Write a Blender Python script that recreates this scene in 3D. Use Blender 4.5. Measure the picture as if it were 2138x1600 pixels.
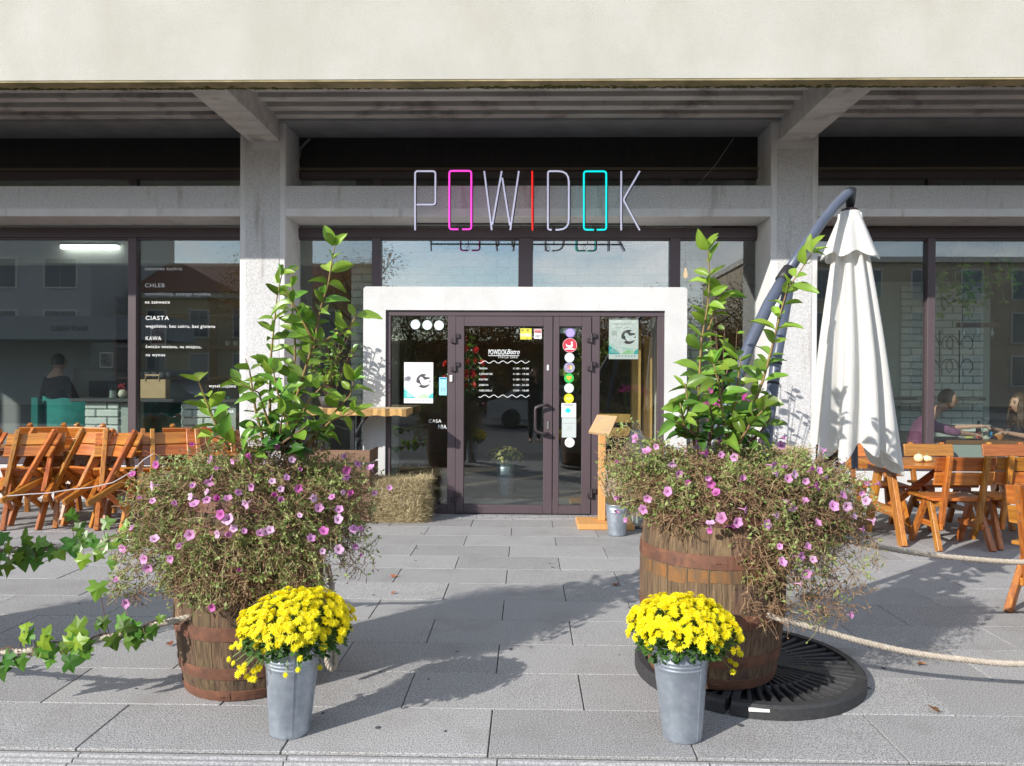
import bpy, math, random
from mathutils import Vector, Matrix, Euler
from math import sin, cos, pi, radians as R

scene = bpy.context.scene
for o in list(bpy.data.objects):
    bpy.data.objects.remove(o)
C = scene.collection
rnd = random.Random(7)

# ------------------------------------------------------------------ camera
F = 1550.0                       # focal length in photograph pixels (2138 wide)
CAM_H = 1.5
cam_data = bpy.data.cameras.new('camera')
cam_data.sensor_width = 36.0
cam_data.lens = F / 2138.0 * 36.0
cam_data.clip_start = 0.05
cam_data.clip_end = 2000.0
cam = bpy.data.objects.new('camera', cam_data)
C.objects.link(cam)
cam_rot = Matrix.Rotation(0.0213, 3, 'Z') @ Matrix.Rotation(pi / 2 - 0.0065, 3, 'X') @ Matrix.Rotation(0.005, 3, 'Z')
cam.matrix_world = Matrix.Translation((0, 0, CAM_H)) @ cam_rot.to_4x4()
scene.camera = cam

# ------------------------------------------------------------------ sun and sky
SUN_EL, SUN_PHI = R(27.5), R(47.0)      # height; travel direction turned from +Y towards +X
sun_dir = Vector((sin(SUN_PHI) * cos(SUN_EL), cos(SUN_PHI) * cos(SUN_EL), -sin(SUN_EL)))
sl = bpy.data.lights.new('sun', 'SUN')
sl.energy = 4.0
sl.angle = R(0.53)
sl.color = (1.0, 0.955, 0.89)
sun = bpy.data.objects.new('sun', sl)
C.objects.link(sun)
sun.rotation_euler = sun_dir.to_track_quat('-Z', 'Y').to_euler()
sun.location = (-20, -20, 20)

world = bpy.data.worlds.new('World')
scene.world = world
world.use_nodes = True
wn, wl = world.node_tree.nodes, world.node_tree.links
wn.clear()
sky = wn.new('ShaderNodeTexSky')
sky.sky_type = 'NISHITA'
sky.sun_disc = False
sky.sun_elevation = SUN_EL
sky.sun_rotation = math.atan2(-sun_dir.x, -sun_dir.y)
sky.air_density = 1.0
sky.dust_density = 0.25
tc = wn.new('ShaderNodeTexCoord')
mp = wn.new('ShaderNodeMapping')
mp.inputs['Scale'].default_value = (1.0, 1.0, 2.2)
cn = wn.new('ShaderNodeTexNoise')
cn.inputs['Scale'].default_value = 2.6
cn.inputs['Detail'].default_value = 9
cn.inputs['Roughness'].default_value = 0.58
cr = wn.new('ShaderNodeValToRGB')
cr.color_ramp.elements[0].position = 0.46
cr.color_ramp.elements[1].position = 0.64
cm = wn.new('ShaderNodeMixRGB')
cm.inputs['Color2'].default_value = (8.2, 8.3, 8.6, 1)
bg = wn.new('ShaderNodeBackground')
bg.inputs['Strength'].default_value = 0.15
wo = wn.new('ShaderNodeOutputWorld')
wl.new(tc.outputs['Generated'], mp.inputs['Vector'])
wl.new(mp.outputs['Vector'], cn.inputs['Vector'])
wl.new(cn.outputs['Fac'], cr.inputs['Fac'])
wl.new(cr.outputs['Color'], cm.inputs['Fac'])
wl.new(sky.outputs['Color'], cm.inputs['Color1'])
wl.new(cm.outputs['Color'], bg.inputs['Color'])
wl.new(bg.outputs['Background'], wo.inputs['Surface'])

scene.view_settings.view_transform = 'Standard'
scene.view_settings.look = 'None'
scene.view_settings.gamma = 1.0
scene.view_settings.use_curve_mapping = False
scene.view_settings.exposure = 0.6
scene.render.engine = 'CYCLES'
scene.cycles.use_denoising = True
scene.cycles.max_bounces = 8
scene.cycles.transparent_max_bounces = 16
scene.cycles.caustics_reflective = False
scene.cycles.caustics_refractive = False

# ------------------------------------------------------------------ pixel helpers (real depth is always given)
def ray(x, y):
    return cam_rot @ Vector(((x - 1069) / F, -(y - 800) / F, -1.0))
def P(x, y, Y):
    d = ray(x, y)
    return Vector((0, 0, CAM_H)) + d * (Y / d.y)
def G(x, y, z=0.0):
    d = ray(x, y)
    return Vector((0, 0, CAM_H)) + d * ((z - CAM_H) / d.z)

# ------------------------------------------------------------------ mesh and object helpers
OFF = {}
class MB:
    def __init__(self):
        self.v, self.f, self.m, self.mi = [], [], [], 0
    def add(self, vs, fs):
        n = len(self.v)
        self.v += [tuple(p) for p in vs]
        for f in fs:
            self.f.append(tuple(i + n for i in f))
            self.m.append(self.mi)
        return self
    def box(self, x0, x1, y0, y1, z0, z1):
        return self.add([(x0,y0,z0),(x1,y0,z0),(x1,y1,z0),(x0,y1,z0),(x0,y0,z1),(x1,y0,z1),(x1,y1,z1),(x0,y1,z1)],
                        [(0,3,2,1),(4,5,6,7),(0,1,5,4),(1,2,6,5),(2,3,7,6),(3,0,4,7)])
    def bbox(self, x0, x1, y0, y1, z0, z1, b=0.004):
        """box with chamfered edges"""
        xs, ys, zs = (x0, x1), (y0, y1), (z0, z1)
        vs, idx = [], {}
        for i in (0, 1):
            for j in (0, 1):
                for k in (0, 1):
                    s = [1 if q == 0 else -1 for q in (i, j, k)]
                    c = (xs[i], ys[j], zs[k])
                    for a in range(3):
                        p = [c[q] + (0 if q == a else s[q] * b) for q in range(3)]
                        idx[(i, j, k, a)] = len(vs)
                        vs.append(p)
        fs = []
        for a in range(3):
            o1, o2 = (a + 1) % 3, (a + 2) % 3
            for s in (0, 1):
                def key(p, q):
                    t = [0, 0, 0]; t[a] = s; t[o1] = p; t[o2] = q
                    return (t[0], t[1], t[2], a)
                q = [idx[key(0,0)], idx[key(1,0)], idx[key(1,1)], idx[key(0,1)]]
                fs.append(tuple(q) if s else tuple(reversed(q)))
        for a in range(3):
            o1, o2 = (a + 1) % 3, (a + 2) % 3
            for s1 in (0, 1):
                for s2 in (0, 1):
                    def key(p, ax):
                        t = [0, 0, 0]; t[a] = p; t[o1] = s1; t[o2] = s2
                        return (t[0], t[1], t[2], ax)
                    q = [idx[key(0,o1)], idx[key(1,o1)], idx[key(1,o2)], idx[key(0,o2)]]
                    fs.append(tuple(q) if s1 == s2 else tuple(reversed(q)))
        for i in (0, 1):
            for j in (0, 1):
                for k in (0, 1):
                    q = (idx[(i,j,k,0)], idx[(i,j,k,1)], idx[(i,j,k,2)])
                    fs.append(q if (i + j + k) % 2 else tuple(reversed(q)))
        return self.add(vs, fs)
    def bar(self, p0, p1, w, h, up=(0, 0, 1), b=0.0):
        p0, p1, up = Vector(p0), Vector(p1), Vector(up)
        d = (p1 - p0).normalized()
        s = d.cross(up)
        if s.length < 1e-5: s = d.cross(Vector((1, 0, 0)))
        s.normalize(); u = s.cross(d).normalized()
        M = Matrix((s, d, u)).transposed()
        t = MB()
        L = (p1 - p0).length
        if b: t.bbox(-w/2, w/2, 0, L, -h/2, h/2, b)
        else: t.box(-w/2, w/2, 0, L, -h/2, h/2)
        return self.add([p0 + M @ Vector(q) for q in t.v], t.f)
    def tube(self, pts, r, n=8, cap=True):
        pts = [Vector(p) for p in pts]
        rs = r if isinstance(r, (list, tuple)) else [r] * len(pts)
        vs, fs = [], []
        ref = Vector((0.13, 0.31, 0.94))
        t0 = (pts[1] - pts[0]).normalized()
        u = t0.cross(ref)
        if u.length < 1e-3: u = t0.cross(Vector((1, 0, 0)))
        u.normalize()
        for i, p in enumerate(pts):
            t = (pts[min(i + 1, len(pts) - 1)] - pts[max(i - 1, 0)])
            if t.length < 1e-9: t = t0
            t.normalize()
            u = (u - t * u.dot(t))
            if u.length < 1e-6: u = t.orthogonal()
            u.normalize(); w = t.cross(u)
            for k in range(n):
                a = 2 * pi * k / n
                vs.append(p + (u * cos(a) + w * sin(a)) * rs[i])
        for i in range(len(pts) - 1):
            for k in range(n):
                k2 = (k + 1) % n
                fs.append((i*n + k, i*n + k2, (i+1)*n + k2, (i+1)*n + k))
        if cap:
            fs.append(tuple(reversed(range(n))))
            fs.append(tuple((len(pts)-1)*n + k for k in range(n)))
        return self.add(vs, fs)
    def lathe(self, prof, n=24, c=(0, 0, 0), cap0=False, cap1=False, a0=0.0, a1=2*pi, wob=None):
        full = abs(a1 - a0 - 2*pi) < 1e-6
        m = n if full else n + 1
        vs, fs = [], []
        for i, (r, z) in enumerate(prof):
            for k in range(m):
                a = a0 + (a1 - a0) * k / n
                rr = r * (wob(a, z) if wob else 1)
                vs.append((c[0] + rr*cos(a), c[1] + rr*sin(a), c[2] + z))
        for i in range(len(prof) - 1):
            for k in range(n):
                k2 = (k + 1) % m
                fs.append((i*m + k, i*m + k2, (i+1)*m + k2, (i+1)*m + k))
        if cap0: fs.append(tuple(reversed(range(m))))
        if cap1: fs.append(tuple((len(prof)-1)*m + k for k in range(m)))
        return self.add(vs, fs)
    def sphere(self, c, r, n=10, m=6, sc=(1,1,1)):
        prof = [(max(1e-4, r*sin(pi*i/m)), -r*cos(pi*i/m)) for i in range(m + 1)]
        t = MB(); t.lathe(prof, n)
        return self.add([(c[0]+p[0]*sc[0], c[1]+p[1]*sc[1], c[2]+p[2]*sc[2]) for p in t.v], t.f)
    def prism(self, poly, y0, y1):
        """polygon in XZ extruded along Y; poly counter-clockwise seen from -Y"""
        n = len(poly)
        vs = [(x, y0, z) for x, z in poly] + [(x, y1, z) for x, z in poly]
        fs = [tuple(range(n)), tuple(reversed(range(n, 2*n)))]
        for i in range(n):
            j = (i + 1) % n
            fs.append((j, i, n + i, n + j))
        return self.add(vs, fs)
    def xform(self, M):
        self.v = [tuple(M @ Vector(p)) for p in self.v]
        return self
    def mesh(self, name, mats, smooth=False, off=Vector((0, 0, 0))):
        me = bpy.data.meshes.new(name)
        me.from_pydata([(p[0]-off[0], p[1]-off[1], p[2]-off[2]) for p in self.v], [], self.f)
        for m in (mats if isinstance(mats, (list, tuple)) else [mats]):
            me.materials.append(m)
        if isinstance(mats, (list, tuple)) and len(mats) > 1:
            me.polygons.foreach_set('material_index', self.m)
        if smooth:
            me.polygons.foreach_set('use_smooth', [True] * len(me.polygons))
        me.update()
        return me
    def build(self, name, mats, parent=None, smooth=False, local=False, loc=None):
        """world-space geometry; stored relative to the parent (or to loc for a top-level thing)"""
        base = OFF.get(parent.name, Vector()) if parent is not None else Vector()
        off = Vector() if local else (base if parent is not None else Vector(loc or (0, 0, 0)))
        me = self.mesh(name, mats, smooth, off)
        o = bpy.data.objects.new(name, me)
        C.objects.link(o)
        if parent is not None:
            o.parent = parent
            OFF[o.name] = base
        else:
            o.location = loc or (0, 0, 0)
            OFF[o.name] = Vector(loc or (0, 0, 0))
        if smooth == 'auto':
            pass
        return o

def tag(o, label=None, cat=None, group=None, kind=None):
    if label: o['label'] = label
    if cat: o['category'] = cat
    if group: o['group'] = group
    if kind: o['kind'] = kind
    return o
def thing(name, loc, label, cat, group=None):
    o = bpy.data.objects.new(name, None)
    o.empty_display_size = 0.1
    C.objects.link(o)
    o.location = loc
    OFF[o.name] = Vector(loc)
    return tag(o, label, cat, group)
def inst(name, mesh, parent, M):
    o = bpy.data.objects.new(name, mesh)
    C.objects.link(o)
    o.parent = parent
    OFF[o.name] = OFF[parent.name]
    o.matrix_local = Matrix.Translation(-OFF[parent.name]) @ M
    return o
def copy_tree(o, parent=None):
    c = o.copy()
    C.objects.link(c)
    c.parent = parent
    for ch in list(o.children):
        copy_tree(ch, c)
    return c

# ------------------------------------------------------------------ materials
MATS = {}
def mat(name, c1, rough=0.6, c2=None, vs=6.0, stretch=(1,1,1), metal=0.0, bump=0.0, bs=80.0, bdist=0.004, spec=0.5,
        coord='pos', detail=5, lo=0.35, hi=0.65, rand=0.0, coat=0.0, emit=None, es=0.0, trans=0.0, c3=None, s3=1.0, lo3=.5, hi3=.7, st3=(1, 1, 1),
        rrand=0.0):
    m = bpy.data.materials.new(name)
    m.use_nodes = True
    nt = m.node_tree; N, L = nt.nodes, nt.links
    N.clear()
    out = N.new('ShaderNodeOutputMaterial')
    b = N.new('ShaderNodeBsdfPrincipled')
    b.inputs['Roughness'].default_value = rough
    b.inputs['Metallic'].default_value = metal
    b.inputs['Specular IOR Level'].default_value = spec
    b.inputs['Coat Weight'].default_value = coat
    b.inputs['Coat Roughness'].default_value = 0.15
    if coord == 'pos':
        g = N.new('ShaderNodeNewGeometry'); vec = g.outputs['Position']
    else:
        g = N.new('ShaderNodeTexCoord'); vec = g.outputs['Object']
    src = None
    def noise(scale, st, det):
        mpn = N.new('ShaderNodeMapping'); mpn.inputs['Scale'].default_value = st
        L.new(vec, mpn.inputs['Vector'])
        nz = N.new('ShaderNodeTexNoise'); nz.inputs['Scale'].default_value = scale; nz.inputs['Detail'].default_value = det
        nz.inputs['Roughness'].default_value = 0.6
        L.new(mpn.outputs['Vector'], nz.inputs['Vector'])
        return nz.outputs['Fac']
    col = None
    if c2 is not None:
        r = N.new('ShaderNodeValToRGB')
        r.color_ramp.elements[0].position = lo; r.color_ramp.elements[1].position = hi
        r.color_ramp.elements[0].color = (*c1, 1); r.color_ramp.elements[1].color = (*c2, 1)
        L.new(noise(vs, stretch, detail), r.inputs['Fac'])
        col = r.outputs['Color']
    if c3 is not None:
        r3 = N.new('ShaderNodeValToRGB')
        r3.color_ramp.elements[0].position = lo3; r3.color_ramp.elements[1].position = hi3
        L.new(noise(s3, st3, 6), r3.inputs['Fac'])
        mx = N.new('ShaderNodeMixRGB')
        if col is not None: L.new(col, mx.inputs['Color1'])
        else: mx.inputs['Color1'].default_value = (*c1, 1)
        mx.inputs['Color2'].default_value = (*c3, 1)
        L.new(r3.outputs['Color'], mx.inputs['Fac'])
        col = mx.outputs['Color']
    if rand > 0:
        oi = N.new('ShaderNodeObjectInfo')
        mr = N.new('ShaderNodeMapRange')
        mr.inputs['To Min'].default_value = 1 - rand; mr.inputs['To Max'].default_value = 1 + rand
        L.new(oi.outputs['Random'], mr.inputs['Value'])
        hs = N.new('ShaderNodeHueSaturation')
        L.new(mr.outputs['Result'], hs.inputs['Value'])
        m7 = N.new('ShaderNodeMath'); m7.operation = 'MULTIPLY'; m7.inputs[1].default_value = 7.31
        fx = N.new('ShaderNodeMath'); fx.operation = 'FRACT'
        mh = N.new('ShaderNodeMapRange'); mh.inputs['To Min'].default_value = .5 - .06*rand; mh.inputs['To Max'].default_value = .5 + .06*rand
        L.new(oi.outputs['Random'], m7.inputs[0]); L.new(m7.outputs['Value'], fx.inputs[0]); L.new(fx.outputs['Value'], mh.inputs['Value']); L.new(mh.outputs['Result'], hs.inputs['Hue'])
        if col is not None: L.new(col, hs.inputs['Color'])
        else: hs.inputs['Color'].default_value = (*c1, 1)
        col = hs.outputs['Color']
    if col is not None: L.new(col, b.inputs['Base Color'])
    else: b.inputs['Base Color'].default_value = (*c1, 1)
    if bump > 0:
        bn = N.new('ShaderNodeBump'); bn.inputs['Strength'].default_value = bump; bn.inputs['Distance'].default_value = bdist
        L.new(noise(bs, stretch, 4), bn.inputs['Height'])
        L.new(bn.outputs['Normal'], b.inputs['Normal'])
    if emit is not None:
        b.inputs['Emission Color'].default_value = (*emit, 1)
        b.inputs['Emission Strength'].default_value = es
    sh = b.outputs['BSDF']
    if trans > 0:
        tr = N.new('ShaderNodeBsdfTranslucent')
        if col is not None: L.new(col, tr.inputs['Color'])
        else: tr.inputs['Color'].default_value = (*c1, 1)
        mixs = N.new('ShaderNodeMixShader'); mixs.inputs['Fac'].default_value = trans
        L.new(sh, mixs.inputs[1]); L.new(tr.outputs['BSDF'], mixs.inputs[2])
        sh = mixs.outputs['Shader']
    L.new(sh, out.inputs['Surface'])
    MATS[name] = m
    return m
def glass_mat(name, tint=(0.93, 0.97, 0.95), base=0.05, gain=1.0):
    m = bpy.data.materials.new(name)
    m.use_nodes = True
    N, L = m.node_tree.nodes, m.node_tree.links
    N.clear()
    out = N.new('ShaderNodeOutputMaterial')
    t = N.new('ShaderNodeBsdfTransparent'); t.inputs['Color'].default_value = (*tint, 1)
    g = N.new('ShaderNodeBsdfGlossy'); g.inputs['Roughness'].default_value = 0.0
    fr = N.new('ShaderNodeLayerWeight'); fr.inputs['Blend'].default_value = 0.5
    pw = N.new('ShaderNodeMath'); pw.operation = 'POWER'; pw.inputs[1].default_value = 4.0
    L.new(fr.outputs['Facing'], pw.inputs[0])
    ma = N.new('ShaderNodeMath'); ma.operation = 'MULTIPLY_ADD'
    ma.inputs[1].default_value = gain; ma.inputs[2].default_value = base
    ma.use_clamp = True
    mx = N.new('ShaderNodeMixShader')
    L.new(pw.outputs['Value'], ma.inputs[0]); L.new(ma.outputs['Value'], mx.inputs['Fac'])
    L.new(t.outputs['BSDF'], mx.inputs[1]); L.new(g.outputs['BSDF'], mx.inputs[2])
    L.new(mx.outputs['Shader'], out.inputs['Surface'])
    return m

M_fascia = mat('fascia_render', (0.445, 0.430, 0.378), 0.9, (0.505, 0.490, 0.438), 1.1, bump=0.5, bs=110, bdist=0.010, c3=(0.42, 0.395, 0.335), s3=1.6, lo3=.48, hi3=.80, st3=(1, 1, .45))
M_lip = mat('yellowed_lip', (0.42, 0.34, 0.19), 0.9, (0.20, 0.17, 0.08), 3.0, bump=0.4, bs=60)
M_moss = mat('moss', (0.07, 0.085, 0.02), 1.0, (0.11, 0.11, 0.03), 40, bump=0.8, bs=200)
M_pebble = mat('pebbledash', (0.55, 0.545, 0.54), 0.95, (0.76, 0.755, 0.75), 60, bump=1.0, bs=110, bdist=0.012, c3=(0.34, 0.30, 0.27), s3=3.2, lo3=.56, hi3=.78, st3=(2.2, 1, .22))
M_smooth = mat('smooth_render', (0.74, 0.735, 0.725), 0.9, (0.66, 0.65, 0.64), 5, bump=0.25, bs=70, c3=(0.42, 0.38, 0.35), s3=3.0, lo3=.57, hi3=.80, st3=(2, 1, .35))
M_concrete = mat('board_concrete', (0.66, 0.635, 0.60), 0.95, (0.50, 0.475, 0.45), 6, stretch=(0.25, 1, 1), bump=0.4, bs=50, c3=(0.20, 0.165, 0.15), s3=2.4, lo3=.54, hi3=.74)
M_ceil = mat('soffit_paint', (0.33, 0.345, 0.36), 0.9, (0.26, 0.27, 0.28), 3)
M_blackpanel = mat('black_panel', (0.012, 0.011, 0.011), 0.6, (0.02, 0.017, 0.015), 8, stretch=(4, 1, .2))
M_white = mat('white_stucco', (0.67, 0.665, 0.655), 0.9, (0.59, 0.585, 0.575), 2.2, bump=0.7, bs=85, bdist=0.010, c3=(0.50, 0.485, 0.46), s3=2.6, lo3=.58, hi3=.9, st3=(1.6, 1, .5))
M_frame = mat('aubergine_frame', (0.098, 0.072, 0.080), 0.42, (0.088, 0.065, 0.072), 3, spec=0.4)
M_frame_dk = mat('frame_dark', (0.02, 0.016, 0.018), 0.6)  # near-black colour of the gasket strip along the door glass
M_glass = glass_mat('window_glass', base=0.13, gain=0.8)
M_transglass = glass_mat('transom_glass', base=0.24, gain=0.7)
M_doorglass = glass_mat('door_glass', base=0.12, gain=0.85)
M_slab = mat('granite_slab', (0.110, 0.107, 0.106), 0.75, (0.465, 0.457, 0.450), 165, bump=0.2, bs=180, bdist=0.003, detail=4, lo=.36, hi=.60, rand=0.10, c3=(0.21, 0.195, 0.18), s3=3.0, lo3=.52, hi3=.95)
M_kerb = mat('kerb_granite', (0.20, 0.198, 0.20), 0.8, (0.42, 0.41, 0.41), 150, bump=0.3, bs=150, detail=2, rand=0.05)
M_joint = mat('joint_sand', (0.075, 0.07, 0.068), 0.95, (0.14, 0.13, 0.12), 60)
M_asphalt = mat('asphalt', (0.055, 0.055, 0.058), 0.9, (0.085, 0.083, 0.082), 90, bump=0.3, bs=200)
# ================================================================== ground
g = MB(); g.add([(-150,-150,-0.16),(150,-150,-0.16),(150,150,-0.16),(-150,150,-0.16)], [(0,1,2,3)])
tag(g.build('ground', M_asphalt), kind='structure')
pav = MB().box(-14, 14, 2.62, 9.3, -0.15, -0.012).build('pavement', M_joint)
tag(pav, kind='structure')
ROW, SL, Y0 = 0.4105, 0.831, 2.943
slab_me = []
for q in range(3):
    t = MB().bbox(0, SL - 0.0055, 0, ROW - 0.0035, -0.04, 0.0, 0.0025)
    slab_me.append(t.mesh('paving_slab', M_slab))
for r in range(15):
    ya = Y0 + r * ROW
    xo = -0.152 + (0.4155 if r % 2 else 0)
    half = 0.70 * (ya + 0.41) + 0.55
    k0, k1 = int((-half - xo) // SL), int((half - xo) // SL) + 1
    for k in range(k0, k1):
        o = inst('paving_slab', slab_me[(r + k) % 3], pav, Matrix.Translation((xo + k * SL + 0.003, ya + 0.002, rnd.uniform(-0.0012, 0.0012)))
                 @ Euler((rnd.uniform(-.0015, .0015), rnd.uniform(-.0012, .0012), 0)).to_matrix().to_4x4())
gum = MB().lathe([(.001, .0016), (.5, .0016), (1.0, .0)], 9).mesh('gum_spot', mat('old_gum', (.07, .07, .075), .9))
for k in range(46):
    yy = rnd.uniform(3.0, 7.6); xx = rnd.uniform(-.62*yy, .62*yy); s = rnd.choice((.006, .008, .010, .014))
    inst('gum_spot', gum, pav, Matrix.Translation((xx, yy, .0016)) @ Matrix.Diagonal((s*rnd.uniform(.7, 1.3), s, 1, 1)))
kerb = MB().box(-14, 14, 2.55, 2.60, -0.15, -0.03).build('kerb', M_joint)
tag(kerb, kind='structure')
prof = [(2.605, -0.04)]
for i in range(8):
    y = 2.615 + i * 0.04
    prof += [(y, -0.010), (y + 0.006, -0.001), (y + 0.022, -0.001), (y + 0.028, -0.010)]
prof += [(2.936, -0.012), (2.936, -0.1), (2.605, -0.1)]
km = MB()
n = len(prof)
km.add([(0.0, y, z) for y, z in prof] + [(SL - 0.006, y, z) for y, z in prof],
       [tuple(reversed(range(n))), tuple(range(n, 2*n))] + [(i, (i+1) % n, n + (i+1) % n, n + i) for i in range(n)])
kmesh = km.mesh('kerb_stone', M_kerb)
for k in range(-4, 5):
    inst('kerb_stone', kmesh, kerb, Matrix.Translation((-0.11 + k * SL, 0, rnd.uniform(-.002, .001))))

# ================================================================== the building
YC, YG, YV = 8.45, 8.98, 8.13
Bld = thing('restaurant_building', (0, YC, 0), 'grey concrete bistro building with cream overhang, columns and dark framed glass front', 'building')
# overhang: parapet, cantilever beams, ribs
fa = MB().box(-16, 16, 6.70, 6.86, 4.195, 7.6).build('fascia', M_fascia, Bld)
fa['label'] = 'cream rendered fascia across the top'
MB().box(-16, 16, 6.705, 6.87, 4.178, 4.194).build('fascia_lip', M_lip, Bld)
mo = MB()
for k in range(2600):
    x = rnd.uniform(-6, 6)
    dens = 0.5 + 0.5 * sin(x * 1.7 + 1) * sin(x * 0.63 + 2.1)
    if rnd.random() > dens * 0.9 + .06: continue
    s = rnd.uniform(.005, .015)
    yy = 6.872 - abs(rnd.gauss(0, .03))*dens
    mo.sphere((x, yy, 4.1775), s, 5, 4, (2.0, 1.1, .45))
mo.build('moss', M_moss, Bld)['kind'] = 'stuff'
COLS = [(-9.33, -8.80), (-3.309, -2.785), (2.735, 3.262), (8.78, 9.31)]
for i, (a, b) in enumerate(COLS):
    col = MB().bbox(a, b, YC, YG + 0.06, 0, 4.66, 0.008).build('column', M_smooth, Bld)
    MB().bbox(a + .065, b - .065, YC - .006, YC + .01, 0.02, 4.10, .004).build('render_panel', M_pebble, col)
    c = (a + b) / 2 - (0.0)
    w = 0.36
    xa = a + 0.105 if i < 2 else a + 0.085
    MB().bbox(xa, xa + w, 6.862, YC - .001, 4.19, 4.66, .01).build('cantilever_beam', M_concrete, Bld)
for y in (7.22, 7.48, 7.74, 8.01, 8.26):
    MB().bbox(-14, 14, y, y + 0.115, 4.425, 4.70, .008).build('soffit_rib', M_concrete, Bld)
MB().box(-14, 14, 6.87, 8.38, 4.701, 4.85).build('roof_slab', M_concrete, Bld)
MB().box(-14, 14, 8.381, 16, 4.40, 4.55).build('ceiling_slab', M_ceil, Bld)
# spandrels and glazing, bay by bay
BAYS = [(-8.80, -3.309), (-2.785, 2.735), (3.262, 8.78)]
for bi, (a, b) in enumerate(BAYS):
    sp = MB().bbox(a, b, YC + .004, YG + 0.02, 3.34, 3.69, .006).build('spandrel', M_smooth, Bld)
    MB().bbox(a + .01, b - .01, YC - .002, YC + .012, 3.43, 3.685, .004).build('render_panel', M_pebble, sp)
    MB().box(a, b, YG - .02, YG + .03, 4.03, 4.40).build('black_panel', M_blackpanel, Bld)
    MB().box(a, b, YG - .06, YG + .03, 3.995, 4.029).build('ledge', mat('tan_ledge%d' % bi, (0.16, 0.12, 0.08), .8), Bld)
def frame_bar(par, x0, x1, z0, z1, y0=YG - .035, y1=YG + .055):
    MB().bbox(x0, x1, y0, y1, z0, z1, .004).build('frame_bar', M_frame, par)
def window(name, x0, x1, z0, z1):
    w = MB().box(x0 - .012, x1 + .012, YG + .012, YG + .024, z0 - .012, z1 + .012).build('window', M_glass, Bld)
    return w
ZB, ZT = 0.42, 3.19
def mx(a, b): return (P(a, 650, YG - .05).x, P(b, 650, YG - .05).x)
PL = [mx(267, 284), (-6.9, -6.80)]
PR = [mx(1937, 1953), (6.9, 7.0)]
PM = [mx(776, 794), mx(1082, 1112), mx(1399, 1420)]
for bi, (a, b) in enumerate(BAYS):
    # upper strip windows
    fr = MB().bbox(a, b, YG - .035, YG + .05, 3.90, 3.994, .004).build('transom_frame', M_frame, Bld)
    MB().bbox(a, b, YG - .035, YG + .05, 3.691, 3.72, .004).build('transom_sill', M_frame, Bld)
    if bi == 1: ms = PM
    elif bi == 0: ms = PL
    else: ms = PR
    xs = [a] + [q for m in sorted(ms) for q in m] + [b]
    for k in range(0, len(xs), 2):
        MB().box(xs[k] + .001, xs[k+1] - .001, YG + .01, YG + .02, 3.721, 3.899).build('transom_pane', M_glass, Bld)
    for (m0, m1) in ms:
        MB().bbox(m0, m1, YG - .03, YG + .045, 3.721, 3.899, .004).build('transom_mullion', M_frame, Bld)
    # main glazing
    MB().bbox(a, b, YG - .04, YG + .055, 3.19, 3.31, .004).build('head_frame', M_frame, Bld)
    if bi != 1:
        MB().bbox(a, b, YG - .04, YG + .055, 0.42, 0.50, .004).build('sill_frame', M_frame, Bld)
        pl = MB().bbox(a, b, YG - .06, YG + .10, 0, 0.415, .006).build('plinth', M_white, Bld)
    for (m0, m1) in ms:
        z0 = .501
        if bi == 1: z0 = 2.45 if abs(m0) < .5 else 0.02
        MB().bbox(m0, m1, YG - .05, YG + .06, z0, 3.189, .004).build('mullion', M_frame, Bld)
    for k in range(0, len(xs), 2):
        x0, x1 = xs[k], xs[k+1]
        z0 = .501
        if bi == 1:
            z0 = 2.44 if abs((x0 + x1) / 2) < 1.7 else .05
        w = MB().bbox(x0 + .0005, x1 - .0005, YG - .02, YG + .04, 3.165, 3.1885, .003).build('window', M_frame, Bld)
        MB().bbox(x0 + .0005, x1 - .0005, YG - .02, YG + .04, z0 + .001, z0 + .03, .003).build('bottom_rail', M_frame, w)
        MB().box(x0 + .001, x1 - .001, YG + .010, YG + .020, z0 + .0305, 3.1645).build('pane', M_transglass if z0 > 2 else M_glass, w)
MB().bbox(-2.785, -1.9, YG - .06, YG + .06, 0, .049, .004).build('threshold', M_frame, Bld)
MB().bbox(1.85, 2.735, YG - .06, YG + .06, 0, .049, .004).build('threshold', M_frame, Bld)

# entrance vestibule: white stucco portal with the door set
vs = MB()
xo0, xo1, zo, xi0, xi1, zi = -1.812, 1.732, 2.50, -1.566, 1.492, 2.243
def rc(x, z, cx, cz, r, a0, a1, k=5):
    return [(cx + r*cos(a0 + (a1-a0)*i/k), cz + r*sin(a0 + (a1-a0)*i/k)) for i in range(k+1)]
outer = [(xo0, 0)] + rc(0,0, xo0+.035, zo-.035, .035, pi, pi/2) + rc(0,0, xo1-.035, zo-.035, .035, pi/2, 0) + [(xo1, 0)]
poly = outer + [(xi1, 0), (xi1, zi), (xi0, zi), (xi0, 0)]
n = len(poly)
va = [(x, YV, z) for x, z in poly] + [(x, YG - .041, z) for x, z in poly]
fs = []
# front and back faces as strips: left jamb, lintel, right jamb
no = len(outer)
iL, iR = list(range(0, no // 2)), list(range(no // 2, no))
front = [[n-1] + [n-2] + list(reversed(iL)), [n-2, n-3] + [no//2, no//2 - 1], [n-3, n-4] + list(reversed(iR))]
for q in front:
    fs.append(tuple(q)); fs.append(tuple(i + n for i in reversed(q)))
for i in range(n):
    j = (i + 1) % n
    fs.append((i, j, n + j, n + i))
vs.add(va, fs)
por = vs.build('entrance_portal', M_white, Bld)
por['label'] = 'white stucco portal around the glass doors'
YD = YV + .028
dfr = MB()
def px(x): return P(x, 800, YD).x
def fb(x0, x1, z0, z1, y0=YD, y1=YD + .07): dfr.bbox(x0, x1, y0, y1, z0, z1, .004)
xL0, xL1, xM0, xM1, xR0, xR1 = xi0 + .001, px(815.5), px(934.5), px(951.5), px(1234.5), px(1252)
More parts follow.
